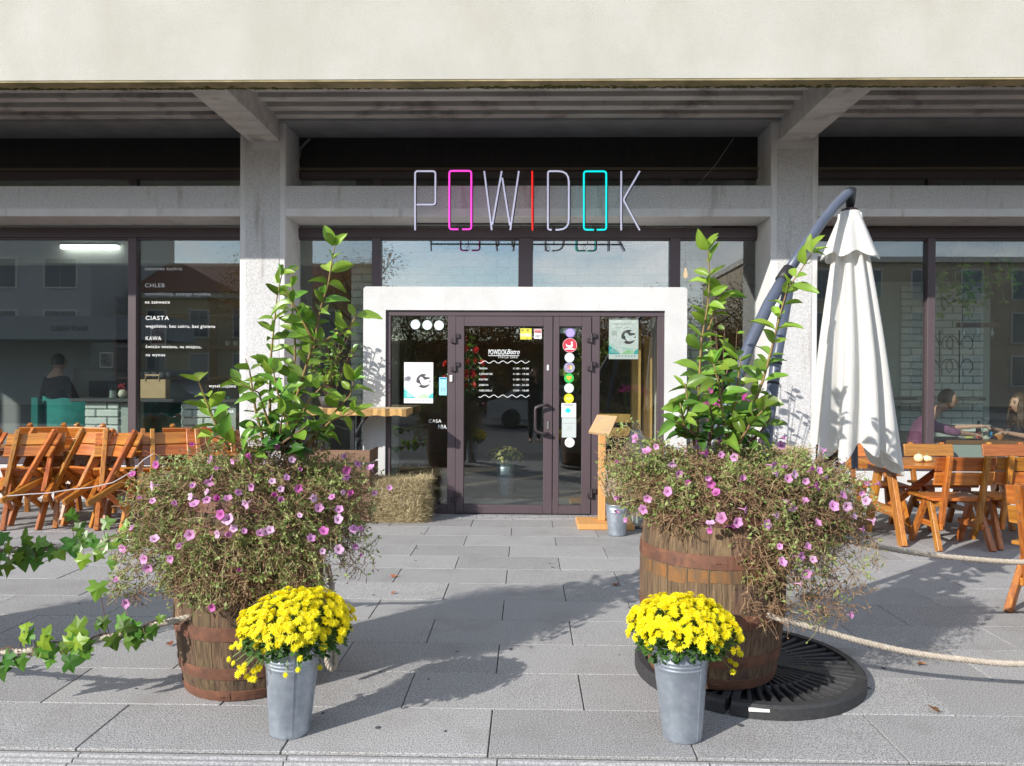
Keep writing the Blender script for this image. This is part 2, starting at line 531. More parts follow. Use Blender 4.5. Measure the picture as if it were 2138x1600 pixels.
xE0, xE1 = px(1372.5), xi1 - .001
fb(xL0, xE1, 2.182, 2.2425)
fb(xL0, xL1, 0.0, 2.1815); fb(xM0, xM1, 0, 2.1815); fb(xR0, xR1, 0, 2.1815); fb(xE0, xE1, 0, 2.1815)
fb(xL1 + .0005, xM0 - .0005, 0.0, 0.10); fb(xR1 + .0005, xE0 - .0005, 0.0, 0.10)
dfo = dfr.build('door_frame', M_frame, Bld)
MB().box(xL1, xM0, YD + .03, YD + .04, .10, 2.182).build('pane', M_doorglass, dfo)
MB().box(xR1, xE0, YD + .03, YD + .04, .10, 2.182).build('pane', M_doorglass, dfo)
def leaf(x0, x1, gx0, gx1, name):
    d = MB()
    y0, y1 = YD - .012, YD + .055
    zt, zg, zb = 2.178, 2.068, 0.012
    d.bbox(x0, gx0, y0, y1, zb, zt, .004); d.bbox(gx1, x1, y0, y1, zb, zt, .004)
    d.bbox(gx0 + .0004, gx1 - .0004, y0, y1, zg, zt, .004); d.bbox(gx0 + .0004, gx1 - .0004, y0, y1, zb, 0.105, .004)
    o = d.build('door', M_frame, Bld)
    MB().box(gx0 - .005, gx1 + .005, YD + .02, YD + .03, .1, 2.072).build('pane', M_doorglass, o)
    MB().box(gx0, gx1, YD + .012, YD + .02, 2.060, 2.068).build('gasket', M_frame_dk, o)
    return o
dA = leaf(xM1 + .002, px(1153.5), px(969), px(1135), 'door')
dA['label'] = 'wide glass door leaf with bow handle'
dB = leaf(px(1155), xR0 - .002, px(1167.5), px(1215), 'door')
dB['label'] = 'narrow glass door leaf covered in stickers'
M_wire = mat('white_wire', (.45, .43, .40), .6)
cw = thing('wall_cable', P(614, 372, 8.9), 'thin pale cables and junction box inside the opening beside the left column', 'cable')
for dx in (0, 4):
    MB().tube([P(x + dx, y, 8.88) for x, y in ((645, 290), (632, 303), (625, 312), (620, 335), (621, 355), (617, 372))], .004, 5).build('wire', M_wire, cw)
a, b = P(608, 372, 8.86), P(620, 357, 8.86)
MB().bbox(a.x, b.x, 8.84, 8.89, a.z, b.z, .004).build('junction_box', M_wire, cw)
dw = [P(x, y, 8.90) for x, y in ((1531, 290), (1497, 340), (1493, 345), (1452, 392))]
tag(MB().tube(dw, .0035, 5).build('slack_cable', M_wire, loc=tuple(dw[0])), 'thin slack cable slanting across the opening right of the neon sign', 'cable')
M_hinge = mat('hinge_metal', (0.055, 0.042, 0.046), .45, metal=.3)
for (hx, hy, s) in ((951, 707, 1), (951, 766, 1), (951, 1038, 1), (1235, 706, -1), (1235, 765, -1), (1235, 1030, -1)):
    p = P(hx, hy, YD)
    h = MB().tube([(p.x, YD - .025, p.z - .05), (p.x, YD - .025, p.z + .05)], .013, 10)
    h.bbox(p.x - .05*1, p.x + .0, YD - .03, YD - .0005 if s > 0 else YD - .013, p.z - .05, p.z - .002, .003)
    h.bbox(p.x, p.x + .05, YD - .03, YD - .013 if s > 0 else YD - .0005, p.z + .002, p.z + .05, .003)
    h.build('hinge', M_hinge, dA if s > 0 else dB)
# bow handle
p0, p1 = P(1143, 846, YD - .07), P(1143, 906, YD - .07)
xh = P(1118, 846, YD - .07).x
pts = [(p0.x, YD - .012, p0.z)]
for i in range(6):
    a = pi/2 * i / 5
    pts.append((xh + .05 + (p0.x - xh - .05) * (1 - i/5) if False else (p0.x - (p0.x - xh) * sin(a)), YD - .075, p0.z - .05 * (1 - cos(a))))
for i in range(6):
    a = pi/2 * i / 5
    pts.append((xh + (p1.x - xh) * (1 - cos(a)), YD - .075, p1.z + .05 * (1 - sin(a))))
pts.append((p1.x, YD - .012, p1.z))
MB().tube(pts, .0165, 10).build('door_handle', M_hinge, dA, smooth=True)
M_steel = mat('steel', (0.5, 0.48, 0.44), .35, metal=.9)
p = P(1144, 888, YD)
MB().bbox(p.x - .012, p.x + .012, YD - .022, YD - .0125, p.z - .045, p.z + .045, .003).build('lock_plate', M_steel, dA)
M_offwhite = mat('offwhite_plastic', (0.75, 0.73, 0.68), .5)
p = P(1144, 768, YD)
MB().bbox(p.x - .012, p.x + .012, YD - .022, YD - .0125, p.z - .032, p.z + .032, .006).build('door_sensor', M_offwhite, dA)
p = P(942, 790, YD)
MB().bbox(p.x - .016, p.x + .016, YD - .014, YD - .0005, p.z - .04, p.z + .035, .005).build('door_bell', M_offwhite, dfo)
# setts at the threshold
sett = MB().bbox(0, .152, 0, .094, -.04, .003, .008).mesh('sett', M_kerb)
for r in range(2):
    for k in range(21):
        inst('sett', sett, pav, Matrix.Translation((-1.62 + k * .155 + (r * .06), YV - .205 + r * .097, rnd.uniform(0, .002))))
# floor and shell of the dining room
M_floor = mat('dining_floor', (0.10, 0.075, 0.055), .5, (0.15, 0.11, 0.08), 3, stretch=(1, 6, 1))
MB().box(-14, 14, YG + .101, 16, -.05, .035).build('dining_floor', M_floor, Bld)
MB().box(-1.7, 1.62, YD + .09, YG + .10, -.05, .012).build('door_mat', mat('mat_grid', (0.10, 0.10, 0.105), .6, (0.16, 0.16, 0.16), 1, stretch=(.1, 60, 1)), Bld)
M_inwall = mat('dark_interior_wall', (0.17, 0.15, 0.135), .9, (0.22, 0.20, 0.185), 2)
MB().box(-14, 14, 14.6, 14.8, .036, 4.40).build('back_wall', M_inwall, Bld)
MB().box(-14.2, -14.0, YG, 14.6, .036, 4.40).build('side_wall', M_inwall, Bld)
MB().box(14.0, 14.2, YG, 14.6, .036, 4.40).build('side_wall', M_inwall, Bld)
# ================================================================== lettering helpers
FLIP = Matrix.Rotation(pi / 2, 4, 'X')
def text_mesh(s, m, bold=0.0, spacing=1.0, shear=0.0):
    cu = bpy.data.curves.new('text', 'FONT')
    cu.body = s
    cu.size = 1.0
    cu.offset = bold
    cu.space_character = spacing
    cu.shear = shear
    cu.resolution_u = 3
    o = bpy.data.objects.new('text', cu)
    C.objects.link(o)
    bpy.context.view_layer.update()
    me = bpy.data.meshes.new_from_object(o)
    bpy.data.objects.remove(o)
    me.materials.clear()
    me.materials.append(m)
    return me
def text_px(s, x0, x1, ybase, ytop, Y, m, parent, name='text_line', bold=0.0, spacing=1.0, shear=0.0, ref='H'):
    """text between two photo columns on the plane Y; cap (or ascender) height from ytop to ybase"""
    me = text_mesh(s, m, bold, spacing, shear)
    xs = [v.co.x for v in me.vertices]
    a, b = P(x0, ybase, Y), P(x1, ybase, Y)
    h = P(x0, ytop, Y).z - a.z
    sx = (b.x - a.x) / (max(xs) - min(xs))
    sy = h / 0.73
    M = Matrix.Translation((a.x, Y, a.z)) @ FLIP @ Matrix.Diagonal((sx, sy, 1, 1)) @ Matrix.Translation((-min(xs), 0, 0))
    me.name = name
    return inst(name, me, parent, M)
def sheet(x0, x1, y0, y1, Y, m, name, label, cat, group=None, r=0.0, t=0.0015):
    a, b = P(x0, y1, Y), P(x1, y0, Y)
    c = Vector(((a.x + b.x) / 2, Y, a.z))
    if r > 0:
        pl = []
        for (cx, cz, a0) in ((b.x - r, a.z + r, -pi/2), (b.x - r, b.z - r, 0), (a.x + r, b.z - r, pi/2), (a.x + r, a.z + r, pi)):
            pl += [(cx + r*cos(a0 + pi/2*i/4), cz + r*sin(a0 + pi/2*i/4)) for i in range(5)]
    else:
        pl = [(a.x, a.z), (b.x, a.z), (b.x, b.z), (a.x, b.z)]
    th = thing(name, c, label, cat, group)
    MB().prism(pl, Y - t, Y).build('paper', m, th)
    return th, a, b
def disc(cx, cy, rpx, Y, m, label, name='round_sticker', group='round stickers on the door glass', t=0.0015):
    c = P(cx, cy, Y); r = rpx * Y / F
    th = thing(name, c, label, 'sticker', group)
    MB().prism([(c.x + r*cos(2*pi*i/28), c.z + r*sin(2*pi*i/28)) for i in range(28)], Y - t, Y).build('backing', m, th)
    return th, c, r
def flat(th, poly, Y, m, name, t=0.0006):
    return MB().prism(poly, Y - t, Y).build(name, m, th)

M_vinyl = mat('white_vinyl', (0.82, 0.84, 0.82), .6)
M_ink = mat('dark_ink', (0.04, 0.04, 0.05), .7)
M_inkgrey = mat('grey_ink', (0.25, 0.27, 0.28), .7)
M_paper = mat('poster_paper', (0.80, 0.80, 0.80), .6)
M_paleglass = mat('pale_sticker', (0.62, 0.72, 0.70), .6)
M_teal = mat('poster_teal', (0.03, 0.42, 0.42), .6, (0.10, 0.55, 0.52), 9)
M_lime = mat('poster_lime', (0.36, 0.66, 0.30), .6, (0.55, 0.75, 0.55), 8)
M_mint = mat('poster_mint', (0.45, 0.70, 0.62), .6, (0.65, 0.80, 0.75), 8)
M_disc = mat('poster_disc', (0.055, 0.05, 0.06), .7, (0.09, 0.085, 0.1), 30)

# ---- neon sign
YN = 8.30
Neon = thing('neon_sign', P(1100, 475, YN), 'thin neon tube sign reading POWIDOK above the entrance', 'sign')
def neon_mat(n, c, e, s):
    return mat(n, c, .3, emit=e, es=s)
N_lav = neon_mat('neon_lavender', (0.66, 0.66, 0.76), (0.70, 0.70, 0.95), 0.36)
N_pink = neon_mat('neon_pink', (0.5, 0.05, 0.4), (1.0, 0.06, 0.62), 0.82)
N_red = neon_mat('neon_red', (0.5, 0.02, 0.02), (1.0, 0.02, 0.015), 0.85)
N_cyan = neon_mat('neon_cyan', (0.0, 0.35, 0.35), (0.0, 0.80, 0.78), 0.75)
M_black = mat('black_metal', (0.016, 0.016, 0.018), .5, spec=.4)
def npts(lst, Y=YN):
    out = []
    for (x, y) in lst: out.append(P(x, y, Y))
    return out
def rounded(pts, r, k=4):
    """polyline in px with rounded inner corners"""
    out = [pts[0]]
    for i in range(1, len(pts) - 1):
        a, b, c = Vector(pts[i-1]), Vector(pts[i]), Vector(pts[i+1])
        d0, d1 = (a - b).normalized(), (c - b).normalized()
        rr = min(r, (a-b).length * .5, (c-b).length * .5) if not isinstance(r, dict) else r.get(i, 5)
        s, e = b + d0 * rr, b + d1 * rr
        for j in range(k + 1):
            t = j / k
            q = s * (1-t)**2 + b * 2*t*(1-t) + e * t*t
            out.append((q.x, q.y))
    out.append(pts[-1])
    return out
def neon(strokes, m, lab):
    o = None
    root = None
    for i, s in enumerate(strokes):
        nm = 'letter' if i == 0 else 'tube'
        o = MB().tube(npts(s), .0098, 8).build(nm, m, Neon if i == 0 else root, smooth=True)
        if i == 0:
            root = o; o['label'] = lab
        # dark tube behind each stroke, offset to stand in for its shadow
        MB().tube(npts([(x + 2.2, y + 1.5) for x, y in s], YN + .035), .009, 5).build('shadow_backing', M_black, root)
neon([rounded([(866.6, 481), (866.6, 357.6), (909, 357.6), (909, 427.5), (870, 427.5)], 6)], N_lav, 'pale lavender letter P')
neon([rounded([(957, 479), (938, 479), (938, 357), (984, 357), (984, 479), (965, 479)], 6)], N_pink, 'pink letter O')
neon([[(1011, 357.6), (1026.7, 480.5)], [(1047.4, 357.6), (1028, 469)], [(1048.7, 372), (1064.5, 470.8)], [(1083.2, 357.6), (1065.4, 480.5)]], N_lav, 'pale lavender letter W')
neon([[(1111.2, 357.6), (1111.6, 481)]], N_red, 'red letter I')
neon([rounded([(1152, 480), (1144, 480), (1144, 357.6), (1187.6, 357.6), (1187.6, 480), (1160, 480)], {1: 5, 2: 5, 3: 22, 4: 22})], N_lav, 'pale lavender letter D')
neon([rounded([(1240, 480), (1219, 480), (1219, 358), (1265.7, 358), (1265.7, 480), (1246, 480)], 6)], N_cyan, 'cyan letter O')
neon([[(1297, 357.6), (1297, 481)], rounded([(1335.6, 357.6), (1301.5, 417), (1335.6, 481)], 4)], N_lav, 'pale lavender letter K')
a, b = P(868, 467.5, YN + .06), P(1331, 468.5, YN + .06)
MB().tube([a, b], .011, 8).build('mounting_bar', M_black, Neon)
for x in (870, 960, 1065, 1165, 1245, 1297):
    q = P(x, 468, YN + .06)
    MB().tube([q, (q.x, YC + .01, q.z + .03)], .006, 6).build('bracket', M_black, Neon)
for x0, x1 in ((957, 965), (1152, 1160), (1240, 1246)):
    pts = [P(x0 - 4 + i, 479 - 11*sin(pi*i/8), YN + .02) for i in range(9)]
    MB().tube(pts, .003, 5).build('lead_wire', M_black, Neon)

# ---- left window lettering
YT = YG + .0085
WL = thing('window_lettering', P(303, 744, YT), 'white typewriter menu lettering on the left window listing bread, cakes, coffee', 'lettering')
for (s, x0, x1, yb, yt, bold) in (
    ('sezonowa kuchnia', 302.5, 380, 564.3, 557.2, 0), ('CHLEB', 303, 343.7, 600, 591.5, .004),
    ('rzemieślniczy, naszego wypieku,', 303, 441, 616.8, 610, 0), ('na zakwasie', 303, 354.7, 633.9, 627.2, .012),
    ('CIASTA', 304, 352.7, 668.2, 659.3, .006), ('wegańskie, bez cukru, bez glutenu', 304, 448.7, 684.3, 677.5, .014),
    ('KAWA', 304.3, 336.7, 710.5, 702, .006), ('świeżo mielona, na miejscu,', 304, 420.5, 727, 720.3, .014),
    ('na wynos', 304.4, 344.5, 744, 737.3, .014), ('wyselekcjono', 436, 492.5, 809, 802.2, .014),
    ('z lok', 471, 488, 862, 855, .014), ('LUNCH', 419, 458, 902.6, 894.6, .002), ('13:00 do', 428, 466, 929, 922, .012)):
    text_px(s, x0, x1, yb, yt, YT, M_vinyl, WL, bold=bold*.35, spacing=1.12)
# ---- door lettering
YL = YD + .0165
DL = thing('door_lettering', P(1050, 828, YL), 'white bistro name and opening hours lettering on the wide door', 'lettering')
text_px('POWIDOK', 1020, 1058.5, 740.4, 729.4, YL, M_vinyl, DL, bold=.006)
text_px('Bistro', 1058.5, 1085, 739.6, 729, YL - .001, M_vinyl, DL, shear=.35, bold=.004)
text_px('STACJA ZERO', 1040, 1080.5, 748, 744.4, YL, M_vinyl, DL, spacing=1.35)
a, b = P(1019.5, 743.3, YL), P(1084, 742.5, YL)
MB().box(a.x, b.x, YL - .0008, YL, a.z, b.z).build('rule', M_vinyl, DL)
for yy in (756.3, 827.5):
    pts = [P(999 + 106.6*i/60, yy + 2.4*sin(2*pi*i/60*5.6 + .4), YL) for i in range(61)]
    MB().tube(pts, .0036, 5).build('wavy_line', M_vinyl, DL)
for i, (d, h) in enumerate((('ŚRODA', '11.00 - 19.00'), ('CZWARTEK', '11.00 - 19.00'), ('PIĄTEK', '11.00 - 21.00'), ('SOBOTA', '11.00 - 21.00'), ('NIEDZIELA', '12.00 - 18.00'))):
    yb = 771.3 + i * 11.5
    text_px(d, 1000.3, 1000.3 + (17.5, 28.5, 19, 19.5, 27.5)[i], yb, yb - 3.7, YL, M_vinyl, DL, bold=.003)
    text_px(h, 1071.6, 1104, yb, yb - 3.7, YL, M_vinyl, DL, bold=.003)
SLt = thing('side_lettering', P(912, 896, YD + .027), 'thin white serif words low on the left door sidelight', 'lettering')
text_px('CASA', 895, 921.6, 882.6, 875.5, YD + .027, M_vinyl, SLt, spacing=1.1)
text_px('NIA', 915, 932.5, 895.7, 886.5, YD + .027, M_vinyl, SLt)
# ---- posters
def poster(x0, x1, y0, y1, Y, label):
    th, a, b = sheet(x0, x1, y0, y1, Y, M_paper, 'poster', label, 'poster', 'bird posters beside the doors')
    W, H = b.x - a.x, b.z - a.z
    y = Y - .0016
    def q(u, v): return (a.x + u*W, a.z + v*H)
    def X(u): return x0 + u*(x1-x0)
    def Yp(v): return y1 - v*(y1-y0)
    text_px('PTASI MÓŻDŻEK', X(.155), X(.83), Yp(.835), Yp(.885), y, M_inkgrey, th, 'title')
    text_px('Mocno gramy', X(.24), X(.77), Yp(.755), Yp(.80), y, M_inkgrey, th, 'subtitle', shear=.3)
    cx, cz, r = a.x + .665*W, a.z + .545*H, .245*W
    flat(th, [(cx + r*cos(2*pi*i/30), cz + r*sin(2*pi*i/30)) for i in range(30)], y, M_disc, 'dark_disc')
    bird = [(.51,.585),(.535,.60),(.545,.635),(.58,.645),(.63,.635),(.67,.60),(.71,.57),(.80,.585),(.90,.60),(.935,.585),(.88,.55),(.84,.53),(.93,.505),(.88,.47),(.80,.45),(.70,.435),(.62,.45),(.57,.50),(.555,.56)]
    flat(th, [q(u, v) for u, v in reversed(bird)], y - .0007, M_paper, 'bird')
    for cl in ([(.70,.66),(.76,.69),(.84,.70),(.93,.68),(.95,.65),(.88,.635),(.78,.64)], [(.28,.435),(.33,.49),(.42,.51),(.52,.48),(.57,.46),(.56,.435),(.44,.41),(.33,.42)]):
        flat(th, [q(u, v) for u, v in reversed(cl)], y - .0013, M_paper, 'cloud')
    flat(th, [q(.0,.12), q(.40,.12), q(.22,.24), q(0,.34)], y, M_teal, 'teal_swoosh')
    flat(th, [q(0,.345), q(.10,.30), q(.36,.27), q(.22,.33), q(0,.40)], y - .0003, M_mint, 'mint_swoosh')
    flat(th, [q(.38,.30), q(.50,.24), q(.72,.22), q(.95,.26), q(.72,.27), q(.55,.28)], y - .0003, M_mint, 'mint_swoosh')
    flat(th, [q(.42,.12), q(.80,.12), q(.86,.20), q(.66,.225), q(.52,.19)], y, M_lime, 'lime_swoosh')
    flat(th, [q(.82,.12), q(1,.12), q(1,.255), q(.9,.22)], y, M_teal, 'teal_swoosh')
    for k in range(5):
        z = .675 - k*.022
        flat(th, [q(.10, z), q(.28 - .02*(k % 2), z), q(.28 - .02*(k % 2), z + .008), q(.10, z + .008)], y, M_inkgrey, 'small_print')
    for k in range(4):
        z = .245 - k*.027
        flat(th, [q(.09, z), q(.34 - .03*(k % 2), z), q(.34 - .03*(k % 2), z + .009), q(.09, z + .009)], y - .0007, M_paper, 'small_print')
    for k in range(7):
        flat(th, [q(.22 + k*.105, .065), q(.28 + k*.105, .065), q(.28 + k*.105, .085), q(.22 + k*.105, .085)], y, M_inkgrey, 'small_print')
poster(843.5, 904.5, 757, 842, YD + .027, 'white bird poster low on the left sidelight beside the blue card')
poster(1271, 1333, 665, 750, YD + .050, 'white bird poster high in the right sidelight behind glass')
# ---- stickers
YS = YD + .0175
th, a, b = sheet(916.8, 933, 788, 825.6, YD + .027, mat('card_blue', (0.33, 0.66, 0.76), .6), 'info_card', 'pale blue card with small print next to the left poster', 'card', r=.004)
flat(th, [(a.x + .006, b.z - .022), (b.x - .006, b.z - .022), (b.x - .006, b.z - .008), (a.x + .006, b.z - .008)], YD + .0253, mat('card_navy', (0.03, 0.22, 0.38), .6), 'band')
for k in range(3):
    flat(th, [(a.x + .02 + k*.02, a.z + .04), (a.x + .027 + k*.02, a.z + .04), (a.x + .027 + k*.02, a.z + .09), (a.x + .02 + k*.02, a.z + .09)], YD + .0253, M_inkgrey, 'small_print')
for i, (x, y) in enumerate(((867.3, 677.8), (892, 679), (916.7, 679.7))):
    disc(x, y, 10.1, YD + .027, M_paleglass, ('leftmost', 'middle', 'rightmost')[i] + ' of three pale round stickers atop the left sidelight', group='pale round stickers on the left sidelight')
th, a, b = sheet(1086.3, 1110, 686, 709, YS, mat('sticker_yellow', (0.66, 0.60, 0.06), .6), 'square_sticker', 'square yellow sticker at the top of the wide door', 'sticker')
text_px('DOBRE!', 1087, 1108.5, 702.5, 696.5, YS - .0017, M_vinyl, th, bold=.02)
flat(th, [(a.x + .06, a.z + .01), (a.x + .085, a.z + .01), (a.x + .085, a.z + .014), (a.x + .06, a.z + .014)], YS - .0016, M_ink, 'dash')
for u in (.012, .07):
    flat(th, [(a.x + u, b.z - .03), (a.x + u + .02, b.z - .035), (a.x + u + .024, b.z - .012), (a.x + u, b.z - .01)], YS - .0016, mat('olive_print%d' % int(u*100), (0.25, 0.24, 0.05), .6), 'doodle')
th, a, b = sheet(1115, 1131, 687, 707.5, YS, M_paper, 'square_sticker', 'small white sticker with pink top beside the yellow square one', 'sticker', r=.006)
flat(th, [(a.x + .003, a.z + .062), (b.x - .003, a.z + .062), (b.x - .003, b.z - .004), (a.x + .003, b.z - .004)], YS - .0016, mat('sticker_pink', (0.72, 0.28, 0.28), .6), 'pink_band')
text_px('POLAND', 1116.5, 1129.5, 695, 691, YS - .0022, mat('red_ink', (0.5, 0.02, 0.03), .6), th, bold=.02)
text_px('FIRST', 1118, 1129.5, 705.3, 699.5, YS - .0016, M_ink, th, bold=.02)
th, c, r = disc(1190.6, 695.1, 9.8, YS, mat('sticker_purple', (0.30, 0.20, 0.62), .6), 'purple round sticker at the top of the sticker column')
for rr in (.75, .45, .2):
    MB().lathe([(r*rr, 0), (r*rr - .003, 0)], 24).xform(Matrix.Translation((c.x, YS - .0018, c.z)) @ FLIP).build('ring', M_vinyl, th)
M_sred = mat('sticker_red', (0.55, 0.035, 0.06), .6)
th, c, r = disc(1189.7, 721.4, 15.2, YS - .0005, M_sred, 'large red round sticker with a white swan')
MB().lathe([(r*.97, 0), (r*.94, 0)], 28).xform(Matrix.Translation((c.x, YS - .0023, c.z)) @ FLIP).build('ring', M_vinyl, th)
swan = [(-.50,-.05),(-.58,.25),(-.40,.10),(-.20,-.02),(.05,.02),(.22,.10),(.20,.28),(.12,.42),(.20,.52),(.34,.50),(.48,.42),(.38,.38),(.34,.30),(.40,.10),(.42,-.12),(.28,-.30),(-.05,-.34),(-.36,-.25)]
flat(th, [(c.x + u*r, c.z + v*r) for u, v in reversed(swan)], YS - .0022, M_vinyl, 'swan')
flat(th, [(c.x - .62*r, c.z - .58*r), (c.x + .62*r, c.z - .58*r), (c.x + .62*r, c.z - .42*r), (c.x - .62*r, c.z - .42*r)], YS - .0022, M_vinyl, 'ribbon')
disc(1189, 747, 10, YS, M_paleglass, 'pale round sticker just below the red swan sticker')
th, c, r = disc(1188.7, 767.9, 11.3, YS, mat('sticker_slate', (0.22, 0.20, 0.34), .6, (0.4, 0.38, 0.5), 30), 'slate purple round sticker with four coloured blocks')
for i, cc in enumerate(((0.7, .15, .12), (0.75, .6, .1), (.7, .3, .4), (.8, .72, .15))):
    u, v = (-.35, .05) if i % 2 == 0 else (.1, .1)
    v += -.38 if i > 1 else 0
    flat(th, [(c.x + u*r, c.z + v*r), (c.x + (u + .38)*r, c.z + v*r), (c.x + (u + .38)*r, c.z + (v + .3)*r), (c.x + u*r, c.z + (v + .3)*r)], YS - .0017, mat('block_col%d' % i, cc, .6), 'block')
th, c, r = disc(1188, 789.8, 10, YS, mat('sticker_green', (0.04, 0.50, 0.08), .6), 'green round sticker with an orange heart')
hp = []
for i in range(24):
    t = 2*pi*i/24
    hp.append((c.x + r*.6*(16*sin(t)**3)/17, c.z + r*.6*(13*cos(t) - 5*cos(2*t) - 2*cos(3*t) - cos(4*t))/17 + r*.05))
flat(th, list(reversed(hp)), YS - .0017, mat('heart_orange', (0.80, 0.42, 0.05), .6), 'heart')
disc(1188, 810.7, 10, YS, M_paleglass, 'pale round sticker between the green heart and the yellow sticker')
th, c, r = disc(1187.6, 832.3, 10.2, YS, mat('sticker_lemon', (0.72, 0.62, 0.02), .6), 'yellow round sticker above the white square card')
flat(th, [(c.x - .5*r, c.z - .15*r), (c.x + .5*r, c.z - .15*r), (c.x + .5*r, c.z + .15*r), (c.x - .5*r, c.z + .15*r)], YS - .0017, mat('pale_lemon', (0.85, 0.80, 0.35), .6), 'word')
th, a, b = sheet(1172, 1202.8, 842, 872, YS, M_paper, 'square_sticker', 'white square sticker with a turquoise blob on narrow door', 'sticker', r=.006)
cx, cz = (a.x + b.x)/2, (a.z + b.z)/2 - .002
flat(th, [(cx - .008 + .028*cos(t*pi/8)*(1 + .12*cos(t*pi/4)), cz + .028*sin(t*pi/8)) for t in range(16)], YS - .0017, mat('turquoise_ink', (0.02, 0.58, 0.64), .6), 'blob')
for k in range(2):
    flat(th, [(a.x + .02 + k*.012, b.z - .016 - k*.013), (b.x - .02 - k*.012, b.z - .016 - k*.013), (b.x - .02 - k*.012, b.z - .009 - k*.013), (a.x + .02 + k*.012, b.z - .009 - k*.013)], YS - .0017, M_inkgrey, 'small_print')
th, a, b = sheet(1173, 1203, 873.2, 913.7, YS, mat('grey_card', (0.52, 0.57, 0.56), .6), 'square_sticker', 'pale grey upright card under the white square sticker', 'sticker')
flat(th, [(a.x + .01, b.z - .06), (b.x - .01, b.z - .06), (b.x - .01, b.z - .057), (a.x + .01, b.z - .057)], YS - .0017, M_inkgrey, 'rule')
for k in range(26):
    u, w = rnd.uniform(-.035, .035), rnd.uniform(-.03, .03)
    if u*u + w*w > .0013: continue
    flat(th, [((a.x+b.x)/2 + u, a.z + .105 + w), ((a.x+b.x)/2 + u + .006, a.z + .105 + w), ((a.x+b.x)/2 + u + .004, a.z + .105 + w + .006)], YS - .0017, M_inkgrey, 'speck')
th, c, r = disc(1189.3, 924.2, 10.2, YS, M_paper, 'white round sticker at the foot of the sticker column')
MB().lathe([(r*.33, 0), (r*.22, 0)], 18, a0=.6, a1=5.4).xform(Matrix.Translation((c.x - .35*r, YS - .0018, c.z)) @ FLIP).build('letter_c', mat('brick_ink', (0.55, 0.2, 0.12), .6), th)
flat(th, [(c.x + .02*r, c.z - .15*r), (c.x + .7*r, c.z - .15*r), (c.x + .7*r, c.z - .02*r), (c.x + .02*r, c.z - .02*r)], YS - .0017, M_inkgrey, 'word')
sheet(1168.8, 1203, 682, 696.6, YD + .037, mat('dull_notice', (0.42, 0.45, 0.44), .6), 'notice', 'dull white notice behind the purple sticker', 'notice')
disc(1174.6, 777.6, 8, YD + .037, mat('dull_lime', (0.25, 0.30, 0.06), .6), 'dull lime round sticker half behind the slate one', group=None)
# ================================================================== dining room behind the glass
M_brick = mat('white_brick', (0.66, 0.70, 0.65), .85, (0.74, 0.77, 0.73), 12, bump=.5, bs=40, bdist=.006, rand=.05)
M_mortar = mat('white_mortar', (0.42, 0.46, 0.42), .95)
M_bulk = mat('pale_bulkhead', (0.76, 0.81, 0.78), .85)
brick_me = [MB().bbox(0, .288, 0, .03, 0, .090, .008 + .003*i).mesh('brick', M_brick) for i in range(2)]
half_me = MB().bbox(0, .138, 0, .03, 0, .090, .009).mesh('brick', M_brick)
def brick_wall(par, x0, x1, z0, z1, Y):
    r, z = 0, z0
    while z + .09 <= z1 + 1e-6:
        x = x0
        if r % 2:
            inst('brick', half_me, par, Matrix.Translation((x, Y, z))); x += .15
        while x + .288 <= x1 + 1e-6:
            inst('brick', brick_me[rnd.randrange(2)], par, Matrix.Translation((x, Y + rnd.uniform(-.004, .004), z)))
            x += .30
        if x + .138 <= x1 + 1e-6:
            inst('brick', half_me, par, Matrix.Translation((x, Y, z)))
        z += .102; r += 1
YB = 9.85
bw = MB().box(-2.36, 2.42, YB + .02, YB + .2, 2.46, 3.62).build('interior_brick_wall', M_mortar, Bld)
brick_wall(bw, -2.36, 2.42, 2.47, 3.6, YB)
bl = MB().box(-2.36, -1.74, YB + .02, YB + .2, .036, 2.459).build('interior_brick_pier', M_mortar, Bld)
brick_wall(bl, -2.36, -1.74, .05, 2.45, YB)
br = MB().box(1.70, 2.42, YB + .02, YB + .2, .036, 2.459).build('interior_brick_pier', M_mortar, Bld)
brick_wall(br, 1.70, 2.42, .05, 2.45, YB)
# white vent grilles in the brick wall
for (x0, x1, y0, y1) in ((925, 1010, 498, 524), (1228, 1322, 498, 527)):
    a, b = P(x0, y1, YB - .03), P(x1, y0, YB - .03)
    gr = MB().bbox(a.x, b.x, YB - .03, YB - .012, b.z - .015, b.z, .003)
    gr = gr.build('vent_grille', M_bulk, Bld)
    MB().box(a.x + .015, b.x - .015, YB - .016, YB - .012, a.z, b.z - .016).build('backing', mat('vent_dark%d' % x0, (.05, .055, .05), .8), gr)
    k = a.z
    while k < b.z - .025:
        MB().box(a.x + .012, b.x - .012, YB - .03, YB - .017, k, k + .007).build('slat', M_bulk, gr)
        k += .02
    MB().box((a.x + b.x)/2 - .01, (a.x + b.x)/2 + .01, YB - .034, YB - .031, a.z, b.z - .016).build('slat', M_bulk, gr)
MB().box(-8.8, -2.361, 9.9, 10.1, 3.02, 4.39).build('bulkhead', M_bulk, Bld)
MB().box(2.421, 8.8, 11.2, 11.4, 2.95, 4.39).build('bulkhead', M_inwall, Bld)
tl1 = thing('tube_lamp', (P(186, 516, 9.82).x, 9.82, P(186, 516, 9.82).z), 'lit white tube lamp under the pale bulkhead in the left room', 'lamp')
a, b = P(127, 520, 9.82), P(245, 512, 9.82)
MB().bbox(a.x, b.x, 9.80, 9.86, a.z, b.z, .004).build('diffuser', mat('lit_tube', (.8, .8, .8), .5, emit=(1, .97, .92), es=2.2), tl1)
MB().bbox(a.x - .02, b.x + .02, 9.79, 9.87, b.z + .0005, b.z + .03, .004).build('housing', M_bulk, tl1)
